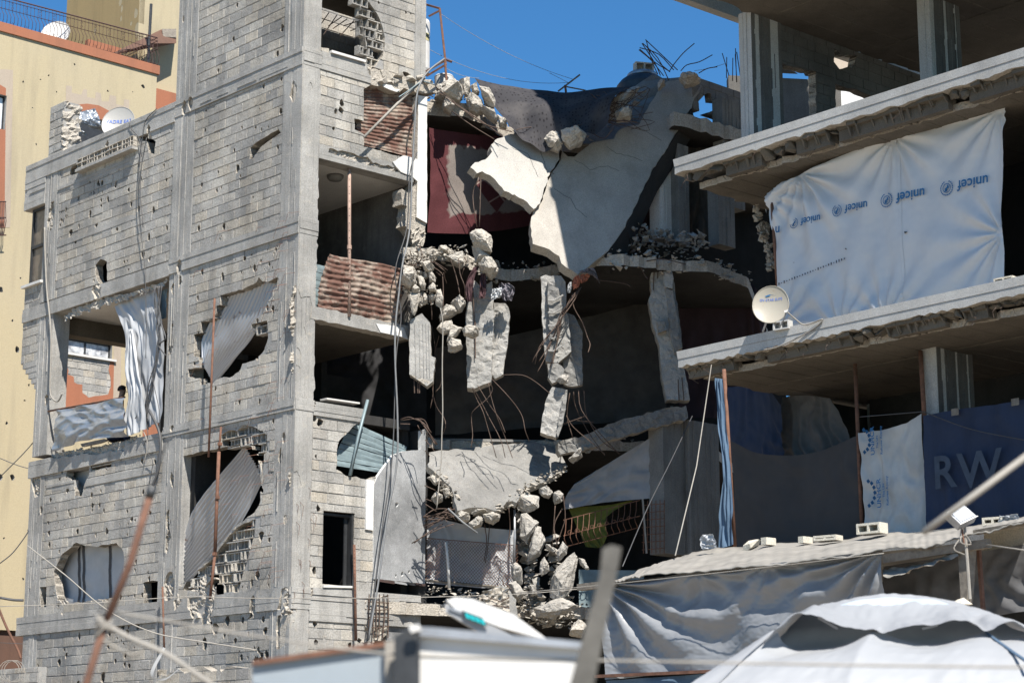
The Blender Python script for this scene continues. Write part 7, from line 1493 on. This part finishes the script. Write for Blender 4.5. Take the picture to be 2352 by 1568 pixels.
loft('cap', [T3('T32', D0-.18, *cap_b), T3('T32', D0+.35, *[(x*.9+80, y-(60 if 200 < x < 1650 else 5)) for x, y in cap_b[::2]]+[(1800,1225)]), T3('T32', D0+.9, *ridge)], 120, 26, 'tent_white', lambda u, w_: .012*noise.noise(V((u*14, w_*4, 7)))+.008*noise.noise(V((u*40, w_*9, 7))), parent=tent, nrm=V((0, -1, .8)))
loft('inner_liner', [T3('T32', D0+.75, *[(x, y+25) for x, y in ridge]), T3('T32', D0+.3, (-200,1400),(0,1420),(700,1420),(1400,1400),(1900,1420))], 60, 20, 'tent_inner', lambda u, w_: .02*noise.noise(V((u*9, w_*4, 1))), parent=tent, nrm=V((0, -1, .8)))
loft('rear_panel', [T3('T32', D0+.9, *ridge), [dep(x, y, D0+2.6) for x, y in v('T32', (-600,1900),(200,1900),(900,1900),(1600,1900),(2400,1900))]], 40, 10, 'tent_white', parent=tent)
for P in (((345,1112),(480,1192)), ((1060,1192),(1165,1168))): MB().tube(T3('T32', D0-.02, *P), .012, 5).build('vent_stay', 'tent_white', tent)
for P in (((738,1202),(715,1380),(690,1640)), ((1490,1210),(1560,1420),(1640,1640)), ((40,1212),(-180,1400),(-420,1640))): MB().tube(spline([dep(*q, D0-.03-i*.26) for i, q in enumerate(v('T32', *P))]), .010, 5).build('seam', 'tent_white', tent)
MB().tube(spline([dep(*q, D0-.02-i*.3) for i, q in enumerate(v('T32', (1490,1210),(1640,1320),(1800,1430)))]), .012, 5).build('seam', 'blue_tarp', tent)
# ---- out-of-focus things close by
panel_ = thing('white_board', 'blurred white board with grey metal frame in the foreground', 'panel'); DF = 6.2
def near(name, d, pts, th, mat, parent=None):
    F = Frame(dep(*pts[0], d), (1, 0, 0), (0, 0, 1), (0, -1, 0)); return MB().sheet(F, F.poly(pts), [], -th, 0, 0, 0).build(name, mat, parent)
near('board', DF, [(962,1455),(1345,1486),(1345,1900),(962,1900)], .02, 'white_paint', panel_); near('top_rail', DF-.03, [(945,1437),(1000,1440),(1340,1473),(1340,1489),(962,1459)], .04, 'galvanised', panel_); near('post', DF-.03, [(906,1462),(940,1438),(964,1450),(962,1900),(906,1900)], .04, 'dark_metal', panel_); near('bracket', DF-.08, [(938,1436),(962,1432),(968,1446),(944,1452)], .02, 'white_paint', panel_)
mp = thing('metal_sheet', 'blurred pale blue-grey metal sheet with rusty top edge at the bottom', 'metal sheet'); plain('grey_blue', (.24, .275, .305), .5, 0, .1, 3, 0)
near('sheet', 6.3, [(580,1524),(890,1480),(895,1900),(580,1900)], .01, 'grey_blue', mp); near('edge', 6.28, [(580,1516),(890,1471),(890,1483),(580,1527)], .02, 'rust', mp); near('strip', 6.26, [(884,1472),(906,1470),(908,1900),(886,1900)], .02, 'pale_wire', mp)
lamp = thing('street_lamp_head', 'blurred tilted white casing with turquoise label in the foreground', 'casing'); DL = 9.0
near('upper_face', DL, [(1025,1378),(1045,1370),(1085,1374),(1180,1410),(1262,1470),(1150,1440),(1050,1402)], .12, 'white_paint', lamp); near('lower_face', DL-.02, [(1022,1384),(1050,1402),(1130,1436),(1220,1478),(1100,1450),(1024,1405)], .1, 'tent_white', lamp)  # lower face in a duller bluish white, its shade put into the colour
near('label', DL-.04, [(1060,1400),(1108,1418),(1120,1438),(1072,1420)], .01, 'dark_metal', lamp); plain('turquoise', (.0, .33, .36), .5, 0, .1, 3, 0)
for i in range(4): near('wave', DL-.05, [(1067+i*11.5, 1405+i*4.4), (1077+i*11.5, 1409+i*4.4), (1081+i*11.5, 1422+i*4.4), (1071+i*11.5, 1418+i*4.4)], .006, 'turquoise', lamp)
near('groove', DL-.03, [(1032,1392),(1068,1407),(1064,1412),(1030,1398)], .01, 'galvanised', lamp)
plain('grey_wood', (.10, .095, .085), .9, 0, .3, 12, .3)
o = near('wooden_plank', 5.2, [(1384,1258),(1404,1250),(1428,1256),(1420,1300),(1350,1640),(1290,1640),(1378,1320)], .03, 'grey_wood'); tag(o, 'blurred weathered wooden plank leaning in the foreground', 'plank')
rp_ = thing('rusty_rod', 'blurred rusty pole with wire knot at the lower left foreground', 'pole'); dn = 6.6
MB().tube([dep(349, 1122, dn), dep(300, 1290, dn), dep(238, 1440, dn)], .0125, 10).build('upper_tube', 'rust', rp_, smooth=True); MB().tube([dep(238, 1440, dn), dep(195, 1580, dn), dep(180, 1640, dn)], .0125, 10).build('lower_tube', 'rust', rp_, smooth=True); MB().tube([dep(350, 1118, dn), dep(343, 1142, dn)], .0155, 10).build('cap', 'dark_metal', rp_, smooth=True)
m = MB()
for k in range(5): m.tube([dep(238, 1436, dn)+V((math.cos(j*.8)*.024, math.sin(j*.8)*.02, .02*math.sin(j*1.1+k)+(k-2)*.008)) for j in range(9)], .005, 5)
tag(m.build('wire_knot', 'pale_wire', rp_), kind='stuff')
for i, (P, d, r, mt, lab) in enumerate(((((345,1130),(365,1060),(390,1000)), 6.8, .004, 'wire', 'dark cable end rising from the blurred rusty pole'), (((240,1432),(300,1465),(380,1500),(440,1540),(500,1580)), 6.6, .009, 'pale_wire', 'blurred grey rope slanting down from the rusty pole'), (((268,1405),(420,1432),(600,1462),(880,1500),(1200,1512),(1600,1520),(2000,1527),(2400,1532)), 6.2, .0042, 'pale_wire', 'blurred wire crossing the bottom of the view'), (((240,1440),(330,1480),(300,1500),(220,1460)), 6.6, .004, 'pale_wire', 'loose wire loop at the blurred pole'))): wireo('wire', spline([dep(x, y, d) for x, y in P]), r, mt, lab, 'wire')
wireo('steel_bar', [dep(2120, 1222, 7), dep(2240, 1135, 7), dep(2380, 1030, 7)], .012, 'pale_wire', 'blurred pale bar slanting into the view at the right edge', 'bar', k=6)
for i, (P, d, r, lab) in enumerate(((((62,1252),(150,1320),(246,1400),(353,1452),(480,1475),(590,1492)), 30, .010, 'pale cord slanting across the lower left wall'), (((0,1392),(200,1385),(420,1370),(590,1373),(900,1372),(1180,1364),(1330,1352)), 30, .006, 'thin straight line stretched low across the front'), (((0,1475),(60,1478)), 30, .004, 'short thin line at the lower left edge'), (((0,1293),(30,1268),(62,1225),(64,1215)), 40, .012, 'dark wire from the left edge to the house corner'), (((0,1052),(40,1068),(76,1078)), 44, .010, 'dark wire from the yellow house to the corner house'), (((0,1095),(50,1045),(77,1015)), 44, .012, 'second dark wire crossing by the yellow house'), (((0,1372),(30,1377),(54,1378)), 42, .03, 'thick dark cable low on the yellow house'))):
    wireo('wire', spline([dep(x, y, d) for x, y in P]), r, 'pale_wire' if i in (0, 1) else 'wire', lab, 'wire')
wireo('bent_rod', spline([dep(x, y, 32) for x, y in ((-6,1390),(15,1440),(40,1490),(48,1512))]), .022, 'rust', 'thick bent rusty rod at the lower left edge', 'rod')
rw = MB()
for k in range(3): rw.tube([dep(20+k*6, 1540, 32)+V((math.cos(j*.45)*.17, .03*j*.2, math.sin(j*.45)*.17)) for j in range(15)], .006, 4)
tag(rw.build('razor_wire', 'pale_wire'), 'coils of wire on the low wall at the lower left corner', 'wire coil', kind=None)
# low broken wall before the house
lw = thing('low_wall', 'low broken block wall running before the corner house', 'wall'); FLW = Frame(C-b*1.1, a, Z, -b); LWB = []
z_t = FLW.px(450, 1530)[1]; sA, sB = FLW.px(585, 1540)[0]-2, FLW.px(360, 1520)[0]
block_wall(FLW, sA, sB, 0, z_t, [rough([(sA+i*.3, z_t-.12*abs(math.sin(i*2.1))) for i in range(int((sB-sA)/.3)+1)]+[(sB, z_t+.3), (sA, z_t+.3)], .1, .03)], [], [], 97, parent=lw, store=LWB, thick=.2); sC, sD = FLW.px(88, 1540)[0], FLW.px(30, 1540)[0]
block_wall(FLW, sC, sD+1, 0, FLW.px(60, 1532)[1], [], [], [], 98, parent=lw, store=LWB); emit_blocks(LWB, lw, 80)
sp = [FLW.W(370, 1500, .1), FLW.W(358, 1540, .12), FLW.W(350, 1552, .1)]
o, f = loft('white_tape', [[FLW.W(375, 1485, .1), FLW.W(380, 1488, .1)], [FLW.W(345, 1545, .15), FLW.W(352, 1548, .15)], [FLW.W(375, 1562, .1), FLW.W(380, 1556, .1)], [FLW.W(412, 1535, .1), FLW.W(416, 1530, .1)]], 4, 30, 'white_paint'); tag(o, 'white plastic tape looped on the low wall', 'tape')
